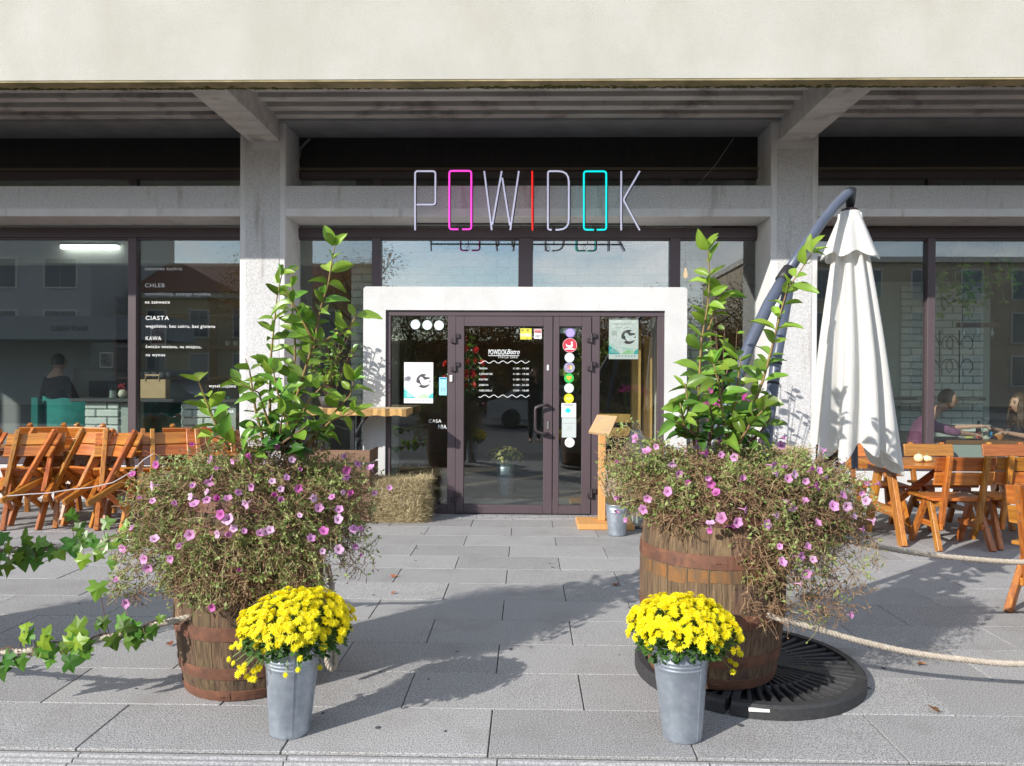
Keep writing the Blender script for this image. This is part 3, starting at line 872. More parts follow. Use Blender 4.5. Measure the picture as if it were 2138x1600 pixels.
# ---- left room: panelled back, shelves, counter, armchairs
M_shelfwood = mat('dark_shelf_wood', (0.10, 0.055, 0.03), .6, (0.16, 0.09, 0.05), 3, stretch=(1, 1, 8))
MB().box(-14, -2.5, 13.2, 13.4, .036, 4.39).build('partition_wall', mat('grey_partition', (0.20, 0.215, 0.21), .9), Bld)
sh = thing('wall_shelf', (-5.6, 13.0, 0.04), 'dark wooden wall shelf with white mugs far inside the left room', 'shelf')
for z in (0.9, 1.45, 2.0, 2.55):
    MB().bbox(-7.2, -4.0, 12.85, 13.19, z, z + .04, .004).build('board', M_shelfwood, sh)
for x in (-7.24, -5.6, -3.99):
    MB().bbox(x, x + .04, 12.85, 13.19, .04, 2.9, .004).build('upright', M_shelfwood, sh)
M_mug = mat('mug_white', (0.7, 0.7, 0.68), .4)
mug = MB().lathe([(.001, 0), (.04, 0), (.045, .09), (.04, .09), (.036, .01), (.001, .01)], 12).mesh('mug', M_mug, True)
for k in range(9):
    o = bpy.data.objects.new('mug', mug); C.objects.link(o)
    o.location = (-7.0 + .13*k if k < 6 else -5.3 + .14*(k - 6), 13.0, 1.4901 if k < 6 else 2.0401)
    tag(o, ('first', 'second', 'third', 'fourth', 'fifth', 'sixth')[k % 6] + (' white mug from the left on the lower shelf in the left room' if k < 6 else ' white mug from the left on the upper shelf in the left room'), 'mug', 'mugs on the wall shelf')
M_ctop = mat('counter_top', (0.07, 0.075, 0.08), .4)
ct = thing('window_counter', (-5.2, 9.6, .036), 'white brick counter with dark top behind the left window', 'counter')
MB().bbox(-5.85, -3.6, 9.36, 9.86, 1.17, 1.215, .006).build('counter_top', M_ctop, ct)
MB().box(-5.70, -5.12, 9.46, 9.80, .036, 1.17).build('pedestal', M_mortar, ct)
ped = ct.children[-1]
brick_wall(ped, -5.70, -5.12, .06, 1.17, 9.43)
MB().box(-4.45, -3.75, 9.46, 9.80, .036, 1.17).build('pedestal', M_mortar, ct)
brick_wall(ct.children[-1], -4.45, -3.75, .06, 1.17, 9.43)
M_tealv = mat('teal_velvet', (0.012, 0.17, 0.15), .85, (0.02, 0.23, 0.20), 9)
def wing_chair(x, y, rz, lab):
    t = bpy.data.objects.new('wing_chair', None); C.objects.link(t)
    t.location = (x, y, .036); t.rotation_euler.z = rz
    tag(t, lab, 'armchair', 'teal armchairs at the counter')
    b = MB()
    n = 12
    vs, fs = [], []
    for i in range(n + 1):
        u = -1 + 2*i/n
        zt = 1.12 + .07*math.pow(abs(u), 1.5) + (0.05 * (1 - abs(u)*2) if abs(u) < .5 else 0)
        yb = -.30 + .10*(abs(u)**3)*2.2
        for (yy, zz) in ((yb, .35), (yb, zt), (yb + .11, zt - .01), (yb + .11, .35)):
            vs.append((u*.37, yy, zz))
    for i in range(n):
        for k in range(4):
            fs.append((i*4 + k, i*4 + (k+1) % 4, (i+1)*4 + (k+1) % 4, (i+1)*4 + k))
    fs.append((3,2,1,0)); fs.append(tuple(n*4 + k for k in range(4)))
    b.add(vs, fs)
    def loc(mb, nm, m, smooth=False):
        o = bpy.data.objects.new(nm, mb.mesh(nm, m, smooth)); C.objects.link(o); o.parent = t
    loc(b, 'backrest', M_tealv, True)
    for s in (-1, 1):
        w = MB().prism([(-.30, .50), (.22, .50), (.25, .74), (-.05, .78), (-.17, 1.14), (-.30, 1.17)], -.04, .04)
        w.xform(Matrix.Translation((s*.37, 0, 0)) @ Matrix.Rotation(pi/2, 4, 'Z'))
        loc(w, 'wing', M_tealv)
        for yy in (-.22, .2):
            loc(MB().bar((s*.29, yy, .36), (s*.32, yy*1.15, 0), .04, .04), 'leg', M_shelfwood)
    loc(MB().bbox(-.33, .33, -.26, .27, .34, .53, .04), 'seat', M_tealv)
    return t
wing_chair(-6.35, 10.25, .15, 'teal velvet wing armchair left of the brick counter')
wing_chair(-4.75, 10.15, -.1, 'teal velvet wing armchair behind the paper bag')
wing_chair(-3.80, 10.2, -.3, 'teal velvet wing armchair nearest the left column')
# items on the counter
ZC = 1.2155
p = P(235, 832, 9.55)
jar = thing('candle_jar', (p.x, 9.55, ZC), 'clear glass jar with a white candle on the counter', 'candle')
MB().lathe([(.052, 0), (.052, .18), (.049, .18), (.049, .004), (.001, .004)], 16, (p.x, 9.55, ZC)).build('glass', M_glass, jar, smooth=True)
MB().lathe([(.001, .005), (.034, .005), (.034, .10), (.001, .10)], 14, (p.x, 9.55, ZC)).build('candle', M_mug, jar)
p = P(256, 832, 9.6)
vase = thing('gourd_vase', (p.x, 9.6, ZC), 'cream gourd vase with red berries beside the candle jar', 'vase')
MB().lathe([(.001, 0), (.035, 0), (.058, .03), (.062, .06), (.045, .10), (.03, .11), (.001, .105)], 16, (p.x, 9.6, ZC)).build('pot', mat('cream_glaze', (.62, .60, .46), .5), vase, smooth=True)
bm = mat('berry_red', (0.35, 0.01, 0.015), .35)
bs = MB().sphere((0, 0, 0), .013, 8, 5).mesh('berry', bm, True)
for k in range(22):
    a, r = rnd.uniform(0, 6.28), rnd.uniform(0, .05)
    inst('berry', bs, vase, Matrix.Translation((p.x + r*cos(a), 9.6 + r*sin(a), ZC + .115 + rnd.uniform(0, .07))))
M_kraft = mat('kraft_paper', (0.52, 0.36, 0.20), .8, (0.57, 0.40, 0.23), 10, bump=.2, bs=20)
a, b = P(294, 832, 9.55), P(350, 793, 9.55)
bag = thing('paper_bag', ((a.x + b.x)/2, 9.55, ZC), 'brown kraft paper carrier bag standing on the counter', 'bag')
MB().bbox(a.x, b.x, 9.50, 9.62, ZC, ZC + .245, .006).build('bag_body', M_kraft, bag)
hx = (a.x + b.x)/2
MB().bar((hx - .09, 9.5, ZC + .22), (hx - .085, 9.5, ZC + .30), .022, .006).build('handle', M_kraft, bag)
MB().bar((hx + .09, 9.5, ZC + .22), (hx + .085, 9.5, ZC + .30), .022, .006).build('handle', M_kraft, bag)
MB().bar((hx - .095, 9.5, ZC + .301), (hx + .095, 9.5, ZC + .301), .006, .022).build('handle', M_kraft, bag)
p = P(222, 832, 9.75)
lp = thing('laptop', (p.x, 9.72, ZC), 'open dark laptop on the counter seen from behind', 'laptop')
MB().bbox(p.x - .16, p.x + .14, 9.68, 9.85, ZC, ZC + .016, .003).build('keyboard', M_black, lp)
t = MB().bbox(-.16, .16, -.006, .006, 0, .22, .003).xform(Matrix.Translation((p.x, 9.67, ZC + .012)) @ Matrix.Rotation(.5, 4, 'Z') @ Matrix.Rotation(.25, 4, 'X'))
t.build('screen', M_black, lp)
# ---- door area: wooden posts in the vestibule, rose garland, inner bucket, wooden bench
M_yel = mat('yellow_pine', (0.55, 0.30, 0.09), .55, (0.66, 0.40, 0.14), 3, stretch=(14, 14, .8))
for i, (x0, x1, yy, zt) in enumerate(((1318, 1338, 8.62, 2.08), (1343, 1362, 8.74, 2.0))):
    a, b = P(x0, 900, yy), P(x1, 900, yy)
    o = MB().bbox(a.x, b.x, yy, yy + .09, .013, zt, .006).build('wooden_post', M_yel, loc=(a.x, yy, .013))
    tag(o, ('left', 'right')[i] + ' of two yellow pine posts inside the right sidelight', 'post', 'pine posts in the vestibule')
ben = thing('pine_bench', (0.9, 9.3, .036), 'pale pine bench inside behind the menu stand', 'bench')
for z in (.42, .78, .95):
    MB().bbox(.78, 1.40, 9.30 if z > .5 else 9.2, 9.33 if z > .5 else 9.6, z, z + (.11 if z > .5 else .035), .005).build('plank', M_yel, ben)
for x in (.84, 1.30):
    MB().bbox(x, x + .06, 9.331, 9.38, .036, 1.14, .005).build('leg', M_yel, ben)
    MB().bbox(x, x + .06, 9.52, 9.58, .036, .419, .005).build('leg', M_yel, ben)
# rose garland
M_rose = mat('rose_red', (0.62, 0.014, 0.022), .6, (0.48, 0.01, 0.018), 30)
M_stemg = mat('pale_green_stem', (0.22, 0.33, 0.09), .6)
rg = thing('rose_garland', P(985, 810, 8.7), 'garland of red roses on green cords behind the door glass', 'garland')
rose = MB()
for ring, (rr, zz, nn) in enumerate(((.012, .016, 5), (.024, .010, 6), (.034, .0, 7))):
    for k in range(nn):
        a = 2*pi*k/nn + ring*.5
        rose.add([(rr*.5*cos(a-.5), rr*.5*sin(a-.5), zz - .012), (rr*cos(a-.45), rr*sin(a-.45), zz+.006), (rr*1.1*cos(a), rr*1.1*sin(a), zz + .010), (rr*cos(a+.45), rr*sin(a+.45), zz+.006), (rr*.5*cos(a+.5), rr*.5*sin(a+.5), zz - .012)], [(0,1,2,3,4)])
rose.sphere((0, 0, -.004), .018, 7, 5)
rose_me = rose.mesh('rose', M_rose)
RS = [(973,708),(973,727),(993,731),(974,754),(993,753),(1009,757),(973,778),(988,776),(974,786),(991,782),(986,785),(973,805),(988,804),(1009,787),(930,760),(929,790)]
for (x, y) in RS:
    M = Matrix.Translation(P(x, y, 8.26)) @ Euler((pi/2 + rnd.uniform(-.5, .5), rnd.uniform(-.5, .5), rnd.uniform(0, 6))).to_matrix().to_4x4() @ Matrix.Scale(1.1, 4)
    inst('rose', rose_me, rg, M)
for (a, b) in (((973,708),(973,727)),((973,708),(993,731)),((973,727),(974,754)),((993,731),(1009,757)),((974,754),(993,731)),((974,754),(988,776)),((993,753),(973,778)),((1009,757),(988,776)),((973,778),(973,805)),((988,776),(988,804)),((1009,757),(1009,787)),((991,782),(973,754))):
    MB().tube([P(*a, 8.28), P(*b, 8.28)], .005, 5).build('cord', M_stemg, rg)
# edison bulb lamp and iron scrolls
p = P(1431, 560, 9.4)
lam = thing('cage_lamp', (p.x, 9.4, p.z - .1), 'small wire cage bulb lamp hanging behind the upper right pane', 'lamp')
MB().tube([(p.x, 9.4, p.z), (p.x, 9.4, 4.0)], .005, 5).build('cord', M_black, lam)
MB().lathe([(.02, .0), (.022, .06), (.012, .08)], 10, (p.x, 9.4, p.z)).build('socket', M_black, lam)
MB().lathe([(.001, -.13), (.022, -.12), (.03, -.09), (.016, -.02), (.014, 0)], 12, (p.x, 9.4, p.z)).build('bulb', mat('amber_bulb', (.5, .3, .08), .2, emit=(1, .55, .15), es=.6), lam, smooth=True)
for k in range(6):
    a = k*pi/3
    MB().tube([(p.x + r*cos(a), 9.4 + r*sin(a), p.z + z) for r, z in ((.02, .0), (.06, -.06), (.07, -.12), (.04, -.19), (0, -.2))], .002, 4).build('cage_wire', M_black, lam)
def scroll_panel(cx, ytop, ybot, Y, label):
    p, q = P(cx, ybot, Y), P(cx, ytop, Y)
    t = thing('iron_scroll', p, label, 'ironwork', 'wrought iron scroll panels indoors')
    MB().tube([p, q], .008, 6).build('bar', M_black, t)
    H = q.z - p.z
    for s in (-1, 1):
        for z0, h in ((.55, .38), (.12, .36)):
            pts = []
            for i in range(22):
                u = i/21
                a = u*4.4
                r = .10*(1 - .62*u)
                pts.append((p.x + s*(.012 + .10 - r*cos(a)*1.0 - .0), Y, p.z + H*(z0 + h*.45) + r*sin(a)*1.5))
            MB().tube(pts, .006, 5).build('scroll', M_black, t)
scroll_panel(1518, 545, 640, 9.6, 'left iron scroll panel behind the sidelight by the column')
scroll_panel(1550, 545, 640, 9.6, 'right iron scroll panel behind the sidelight by the column')
scroll_panel(1962, 690, 800, 9.9, 'left iron scroll panel in the right dining room')
scroll_panel(2003, 690, 800, 9.9, 'right iron scroll panel in the right dining room')
# right dining room backdrop: low sill wall and brick pier
rb = MB().box(4.55, 6.75, 11.0, 11.2, .036, 2.94).build('interior_brick_pier', M_mortar, Bld)
brick_wall(rb, 5.45, 6.75, .75, 2.9, 10.97)
MB().bbox(3.5, 6.4, 10.5, 10.7, 1.22, 1.26, .004).build('interior_ledge', M_ctop, Bld)
a, b = P(2000, 683, 9.6), P(2085, 676, 9.6)
pb2 = thing('beam_lamp', ((a.x + b.x)/2, 9.6, a.z), 'wooden beam lamp with three bare bulbs above the diners', 'lamp')
MB().bbox(a.x, b.x, 9.57, 9.65, a.z, b.z + .01, .006).build('beam', M_shelfwood, pb2)
for k in range(2):
    x = a.x + (b.x - a.x)*(.12 + .76*k)
    MB().tube([(x, 9.61, b.z), (x, 9.61, 4.38)], .005, 5).build('chain', M_black, pb2)
for k in range(3):
    x = a.x + (b.x - a.x)*(.15 + .35*k)
    MB().lathe([(.012, 0), (.016, -.04), (.035, -.09), (.03, -.12), (.001, -.135)], 12, (x, 9.61, a.z)).build('bulb', M_glass, pb2, smooth=True)
for i, (x, y, w, h) in enumerate(((222, 752, 30, 34), (330, 700, 34, 44))):
    c = P(x, y, 13.15)
    pf_ = thing('picture_frame', c, ('small dark framed picture on the far wall of the left room', 'larger red toned framed picture on the far wall of the left room')[i], 'picture', 'pictures on the far wall')
    W, H = w*13.15/F/2, h*13.15/F/2
    MB().bbox(c.x - W, c.x + W, 13.15, 13.19, c.z - H, c.z + H, .008).build('frame', M_mug, pf_)
    MB().box(c.x - W*.8, c.x + W*.8, 13.146, 13.149, c.z - H*.8, c.z + H*.8).build('picture', mat('picture_print%d' % i, ((.04, .04, .035), (.16, .03, .03))[i], .6, ((.3, .28, .25), (.35, .3, .25))[i], 9), pf_)
# dining table with people
M_tabw = mat('walnut_table', (0.20, 0.09, 0.03), .4, (0.28, 0.13, 0.05), 2, stretch=(1, 8, 8))
YTb = 9.45
zt = P(2060, 921, YTb - .3).z
dt = thing('dining_table', (5.9, YTb, .036), 'brown wooden dining table inside between the two diners', 'table')
MB().bbox(5.12, 6.9, YTb - .28, YTb + .38, zt - .05, zt, .006).build('table_top', M_tabw, dt)
MB().bbox(5.9, 6.0, YTb, YTb + .1, .036, zt - .051, .006).build('leg', M_black, dt)
def on_table(x, y=0): return (P(x, 920, YTb).x, YTb + y, zt + .0005)
x, y, z = on_table(2058)
ch = thing('candle_holder', (x, y, z), 'turned grey candle holder with a glass globe on the dining table', 'candle holder')
MB().lathe([(.001, 0), (.055, 0), (.05, .02), (.026, .04), (.036, .06), (.026, .08), (.038, .11), (.026, .13), (.032, .16), (.065, .165), (.065, .175), (.001, .178)], 16, (x, y, z)).build('turned_stem', mat('sage_paint', (.40, .41, .34), .6), ch, smooth=True)
MB().lathe([(.035, .18), (.05, .22), (.045, .26), (.03, .29)], 14, (x, y, z)).build('glass_globe', M_glass, ch, smooth=True)
x, y, z = on_table(2043)
bt = thing('drink_bottle', (x, y, z), 'dark bottle with red label on the dining table', 'bottle', 'bottles on the dining table')
MB().lathe([(.001, 0), (.032, 0), (.032, .12), (.013, .17), (.012, .23), (.001, .23)], 14, (x, y, z)).build('bottle', mat('cola_glass', (.015, .008, .006), .15), bt, smooth=True)
MB().lathe([(.0325, .015), (.0325, .095)], 14, (x, y, z)).build('label', mat('label_red', (.55, .03, .03), .5, (.8, .75, .7), 60, lo=.55, hi=.6), bt, smooth=True)
x, y, z = on_table(2071, .04)
bt = thing('drink_bottle', (x, y, z), 'dark bottle with blue label right of the candle holder', 'bottle', 'bottles on the dining table')
MB().lathe([(.001, 0), (.028, 0), (.028, .12), (.012, .17), (.011, .22), (.001, .22)], 14, (x, y, z)).build('bottle', MATS['cola_glass'], bt, smooth=True)
MB().lathe([(.0285, .015), (.0285, .09)], 14, (x, y, z)).build('label', mat('label_blue', (.03, .30, .6), .5, (.6, .75, .8), 60, lo=.55, hi=.6), bt, smooth=True)
x, y, z = on_table(2098, -.05)
wg = thing('wine_glass', (x, y, z), 'stemmed glass of red drink near the woman', 'glass')
MB().lathe([(.001, 0), (.035, 0), (.006, .006), (.005, .055), (.03, .075), (.043, .11), (.038, .16), (.037, .16), (.041, .11), (.028, .078), (.001, .062)], 16, (x, y, z)).build('bowl', M_glass, wg, smooth=True)
MB().lathe([(.001, .063), (.027, .079), (.038, .104), (.001, .104)], 14, (x, y, z)).build('drink', mat('red_drink', (.35, .02, .02), .2), wg, smooth=True)
x, y, z = on_table(2022, -.02)
pl = thing('dinner_plate', (x, y, z), 'white dinner plate with salad in front of the man', 'plate')
MB().lathe([(.001, 0), (.07, 0), (.12, .015), (.12, .018), (.07, .004), (.001, .004)], 20, (x, y, z)).build('plate', M_mug, pl, smooth=True)
MB().sphere((x, y, z + .02), .05, 9, 5, (1, 1, .5)).build('salad', mat('salad', (.35, .40, .08), .6, (.6, .55, .2), 50), pl)
x, y, z = on_table(2087, .02)
bx = thing('bread_basket', (x, y, z), 'small orange basket with bread by the wine glass', 'basket')
MB().lathe([(.001, 0), (.05, 0), (.065, .05), (.06, .05), (.001, .01)], 12, (x, y, z)).build('basket', mat('orange_wicker', (.55, .2, .03), .7), bx)
MB().sphere((x, y, z + .05), .04, 8, 5, (1.2, 1, .7)).build('bread', mat('bread', (.55, .33, .12), .8), bx)

# ---- people: skinned chains evaluated to one mesh, plus a shaped head
def skin_mesh(chains, root, sub=2):
    """chains: lists of (point, radius); points shared by equal coordinates"""
    vs, rs, es, idx = [], [], [], {}
    for ch in chains:
        prev = None
        for p, r in ch:
            k = tuple(round(c, 4) for c in p)
            if k not in idx:
                idx[k] = len(vs); vs.append(k); rs.append(r)
            if prev is not None and prev != idx[k]: es.append((prev, idx[k]))
            prev = idx[k]
    me = bpy.data.meshes.new('skin_tmp'); me.from_pydata(vs, es, [])
    o = bpy.data.objects.new('skin_tmp', me); C.objects.link(o)
    md = o.modifiers.new('skin', 'SKIN'); md.use_smooth_shade = True
    lay = me.skin_vertices[0].data if me.skin_vertices else None
    if lay is None:
        bpy.context.view_layer.objects.active = o
        bpy.context.view_layer.update()
        lay = me.skin_vertices[0].data
    rk = tuple(round(c, 4) for c in root)
    for i, r in enumerate(rs):
        lay[i].radius = (r, r)
        lay[i].use_root = (i == idx[rk])
    s = o.modifiers.new('sub', 'SUBSURF'); s.levels = sub; s.render_levels = sub
    dg = bpy.context.evaluated_depsgraph_get()
    ev = o.evaluated_get(dg).to_mesh()
    t = MB().add([v.co[:] for v in ev.vertices], [tuple(p.vertices) for p in ev.polygons])
    bpy.data.objects.remove(o)
    return t
def head_mb(c, s=1.0, M=Matrix.Identity(3)):
    """head of about 0.23 m facing local +X with brow, nose, lips, chin and ears"""
    t = MB()
    n, m = 28, 20
    vs, fs = [], []
    for j in range(m + 1):
        th = pi * j / m
        for i in range(n):
            ph = 2*pi*i/n
            d = Vector((sin(th)*cos(ph), sin(th)*sin(ph), -cos(th)))
            p = Vector((d.x*.097, d.y*.076, d.z*.118))
            if d.z < 0: p.y *= 1 - .32*(-d.z); p.x *= 1 - .10*(-d.z)
            front = max(0, d.x)
            def g(y, z, sy, sz): return math.exp(-((p.y - y)/sy)**2 - ((p.z - z)/sz)**2) * (front > .2)
            p.x += .026*g(0, -.022, .012, .020) + .012*g(0, .005, .010, .022)
            p.x += .010*g(0, -.062, .022, .009) + .006*g(0, -.045, .02, .006)*0
            p.x += .008*g(0, -.10, .022, .018) + .007*g(0, .032, .05, .012)
            p.x -= .010*(g(.032, .010, .016, .011) + g(-.032, .010, .016, .011))
            vs.append(p)
    for j in range(m):
        for i in range(n):
            fs.append((j*n + i, j*n + (i+1) % n, (j+1)*n + (i+1) % n, (j+1)*n + i))
    t.add(vs, fs)
    for sd in (-1, 1):
        t.sphere((-.008, sd*.076, -.008), .026, 8, 6, (.55, .35, 1.1))
    cc = Vector(c)
    t.v = [tuple(cc + M @ (Vector(p)*s)) for p in t.v]
    return t
M_skin = mat('skin', (0.52, 0.29, 0.20), .55)
def hand(base, d, up, thumb):
    """five bent fingers leaving a palm"""
    base, d, up = Vector(base), Vector(d).normalized(), Vector(up).normalized()
    side = d.cross(up).normalized()
    ch = []
    palm = base + d*.05
    for i in range(4):
        L = (.062, .070, .066, .052)[i]
        r0 = palm + side*((i - 1.5)*.019) + d*.03
        p1 = r0 + d*L*.5 - up*.006
        p2 = p1 + d*L*.30 - up*.022
        p3 = p2 + d*L*.10 - up*.020
        ch.append([(palm, .022), (r0, .010), (p1, .009), (p2, .0085), (p3, .0075)])
    t0 = base + d*.03
    t1 = t0 + side*thumb*.032 + d*.014
    t2 = t1 + d*.028 - up*.012 + side*thumb*.006
    t3 = t2 + d*.022 - up*.012
    ch.append([(t0, .022), (t1, .012), (t2, .010), (t3, .0085)])
    return ch, palm, t0
def person(label, hip, chest_off, head_pos, face_dir, hands, cloth, hair_m, trousers, elbows, standing=False, long_hair=False, loc=None, sleeve='long', skin=None):
    skin = skin or M_skin
    hip = Vector(hip); chest = hip + Vector(chest_off); head = Vector(head_pos)
    f = Vector((face_dir[0], face_dir[1], 0)).normalized()
    side = Vector((-f.y, f.x, 0))           # to the left of the figure
    t = thing('person', loc or (hip.x, hip.y, .036), label, 'person')
    mid = hip.lerp(chest, .5) 
    neck = chest + (head - chest)*.45 + Vector((0, 0, .03))
    shl, shr = chest + side*.165 + Vector((0, 0, .015)), chest - side*.165 + Vector((0, 0, .015))
    core = [(hip, .135), (mid, .125), (chest, .135), (neck, .056), (head - Vector((0, 0, .05)), .058)]
    body, shirt = [core], [[(hip, .150), (mid, .142), (chest, .150), (chest + (neck - chest)*.75, .072)]]
    for s, sh, el, hd in ((1, shl, elbows[0], hands[0]), (-1, shr, elbows[1], hands[1])):
        el, hd = Vector(el), Vector(hd)
        wr = hd - (hd - el).normalized()*.02
        d = (hd - el).normalized()
        fch, palm, t0 = hand(wr, d, Vector((0, 0, 1)), -s)
        body.append([(chest, .135), (sh, .062), (sh.lerp(el, .5), .046), (el, .040), (el.lerp(wr, .45), .036), (wr, .025), (t0, .022), (palm, .022)])
        body += fch
        cuff = el.lerp(wr, .85 if sleeve == 'long' else .30)
        shirt.append([(chest, .150), (sh, .080), (sh.lerp(el, .5), .064), (el, .056), (cuff, .045)])
    pants = []
    for s in (1, -1):
        hj = hip + side*s*.09
        if standing:
            kn, an = Vector((hj.x, hj.y, hip.z*.52)), Vector((hj.x, hj.y, .11))
            toe = an + f*.15 - Vector((0, 0, .03))
        else:
            kn = hj + f*.42 + Vector((0, 0, .02)); an = Vector((kn.x, kn.y, .12)) - f*.04
            toe = an + f*.14 - Vector((0, 0, .03))
        body.append([(hip, .135), (hj, .09), (hj.lerp(kn, .5), .072), (kn, .052), (kn.lerp(an, .4), .050), (an, .036), (toe, .034)])
        pants.append([(hip, .145), (hj, .102), (hj.lerp(kn, .5), .084), (kn, .066), (kn.lerp(an, .5), .058), (an + Vector((0, 0, .02)), .05)])
    b = skin_mesh(body, hip)
    M = Matrix((f, side, Vector((0, 0, 1)))).transposed()
    hm = head_mb(head, 1.0, M)
    b.add(hm.v, hm.f)
    bo = b.build('body', skin, t, smooth=True)
    skin_mesh(shirt, hip).build('top', cloth, t, smooth=True)
    skin_mesh(pants, hip).build('trousers', trousers, t, smooth=True)
    # hair cap
    h = MB(); n, m = 24, 12
    vs, fs = [], []
    for j in range(m + 1):
        th = pi*.60*j/m
        for i in range(n):
            ph = 2*pi*i/n
            d = Vector((sin(th)*cos(ph), sin(th)*sin(ph), cos(th)))
            k = 1.10 + .02*sin(9*ph + j)
            p = Vector((d.x*.097*k - .012, d.y*.078*k, d.z*.118*k + .004))
            if d.x > .35 and th > pi*.30: p = Vector((p.x*.82, p.y*.97, max(p.z, .055)))
            vs.append(head + M @ p)
    for j in range(m):
        for i in range(n): fs.append((j*n+i, (j+1)*n+i, (j+1)*n+(i+1) % n, j*n+(i+1) % n))
    h.add(vs, fs)
    if long_hair:
        for k in range(90):
            a = rnd.uniform(.25*pi, 1.75*pi)
            r0 = Vector((cos(a)*.095 - .012, sin(a)*.078, rnd.uniform(-.02, .08)))
            pts = [head + M @ r0]
            for q in range(1, 6):
                r0 = r0 + Vector((cos(a)*.008 + .006*sin(q*2.1 + k), sin(a)*.010 + .006*cos(q*1.7 + k), -.062))
                pts.append(head + M @ r0)
            h.tube(pts, [.012, .013, .013, .012, .010, .004], 5)
    h.build('hair', hair_m, t, smooth=True)
    # eyes and brows
    for s in (1, -1):
        e = head + M @ Vector((.083, s*.032, .012))
        MB().sphere(e, .011, 8, 6).build('eye', mat('eye%d%s' % (s, label[:4]), (.03, .02, .015), .2), bo)
        MB().bar(head + M @ Vector((.094, s*.018, .034)), head + M @ Vector((.086, s*.05, .036)), .006, .007).build('eyebrow', hair_m, bo)
    MB().bar(head + M @ Vector((.097, -.02, -.062)), head + M @ Vector((.097, .02, -.062)), .008, .007).build('lips', mat('lips' + label[:4], (.40, .12, .10), .5), bo)
    return t
M_hood = mat('mauve_fleece', (0.20, 0.075, 0.15), .9, (0.26, 0.10, 0.19), 20, bump=.7, bs=12, bdist=.025)
M_denim = mat('dark_denim', (0.03, 0.035, 0.06), .9)
M_darkhair = mat('dark_hair', (0.025, 0.016, 0.011), .5)
M_brownhair = mat('brown_hair', (0.05, 0.026, 0.013), .5, (0.11, 0.06, 0.026), 30)
M_blacktop = mat('black_jersey', (0.012, 0.012, 0.014), .85, bump=.6, bs=14, bdist=.02)
xm, xw = P(1928, 900, 9.42).x, P(2133, 900, 9.45).x
zs = zt
person('person in a mauve hoodie with dark hair reaching over the dining table', (xm - .10, 9.42, .56), (.10, 0, .38),
       (xm + .27, 9.36, P(1965, 834, 9.4).z), (1, -.25), ((xm + .62, 9.30, zs + .17), (xm + .52, 9.24, zs + .07)),
       M_hood, M_darkhair, M_denim, ((xm + .28, 9.52, zs + .13), (xm + .26, 9.18, zs + .10)), sleeve='short')
person('person with long wavy brown hair in a black top eating at the table', (xw + .16, 9.45, .56), (-.06, 0, .36),
       (xw - .06, 9.42, P(2121, 843, 9.45).z), (-1, -.15), ((xw - .28, 9.26, zs + .09), (xw - .26, 9.58, zs + .12)),
       M_blacktop, M_brownhair, mat('light_skirt', (.6, .62, .66), .8), ((xw + .02, 9.20, zs + .03), (xw + .0, 9.66, zs + .05)), long_hair=True, sleeve='short')
xq = P(118, 745, 10.8).x
person('person with short dark hair in dark clothes standing inside the left room', (xq, 10.8, .98), (0, .0, .44),
       (xq + .03, 10.82, 1.70), (.35, 1), ((xq + .30, 11.1, 1.16), (xq - .20, 11.15, 1.14)), mat('dark_jumper', (.03, .02, .022), .9), M_darkhair, M_denim,
       ((xq - .28, 10.9, 1.14), (xq + .28, 10.86, 1.12)), standing=True)
M_olive = mat('olive_throw', (0.11, 0.125, 0.06), .95, (0.15, 0.16, 0.08), 14, bump=.4, bs=25)
be = thing('dining_bench', (xm - .15, 9.4, .036), 'upholstered bench under an olive throw where the man sits', 'bench')
MB().bbox(xm - .42, xm + .10, 9.15, 9.75, .30, .44, .02).build('seat', M_olive, be)
MB().bbox(xm - .42, xm + .09, 9.135, 9.149, .12, .43, .004).build('throw', M_olive, be)
for sx in (-.38, .06):
    for yy in (9.2, 9.7): MB().bbox(xm + sx - .02, xm + sx + .02, yy - .02, yy + .02, .036, .299, .003).build('leg', M_shelfwood, be)
dc = thing('dining_chair', (xw + .2, 9.45, .036), 'wooden dining chair under the person in black', 'chair')
MB().bbox(xw - .05, xw + .42, 9.22, 9.68, .40, .44, .01).build('seat', M_shelfwood, dc)
MB().bbox(xw + .40, xw + .44, 9.22, 9.68, .441, .95, .01).build('backrest', M_shelfwood, dc)
for sx in (0, .38):
    for yy in (9.25, 9.65): MB().bbox(xw + sx - .02, xw + sx + .02, yy - .02, yy + .02, .036, .399, .003).build('leg', M_shelfwood, dc)
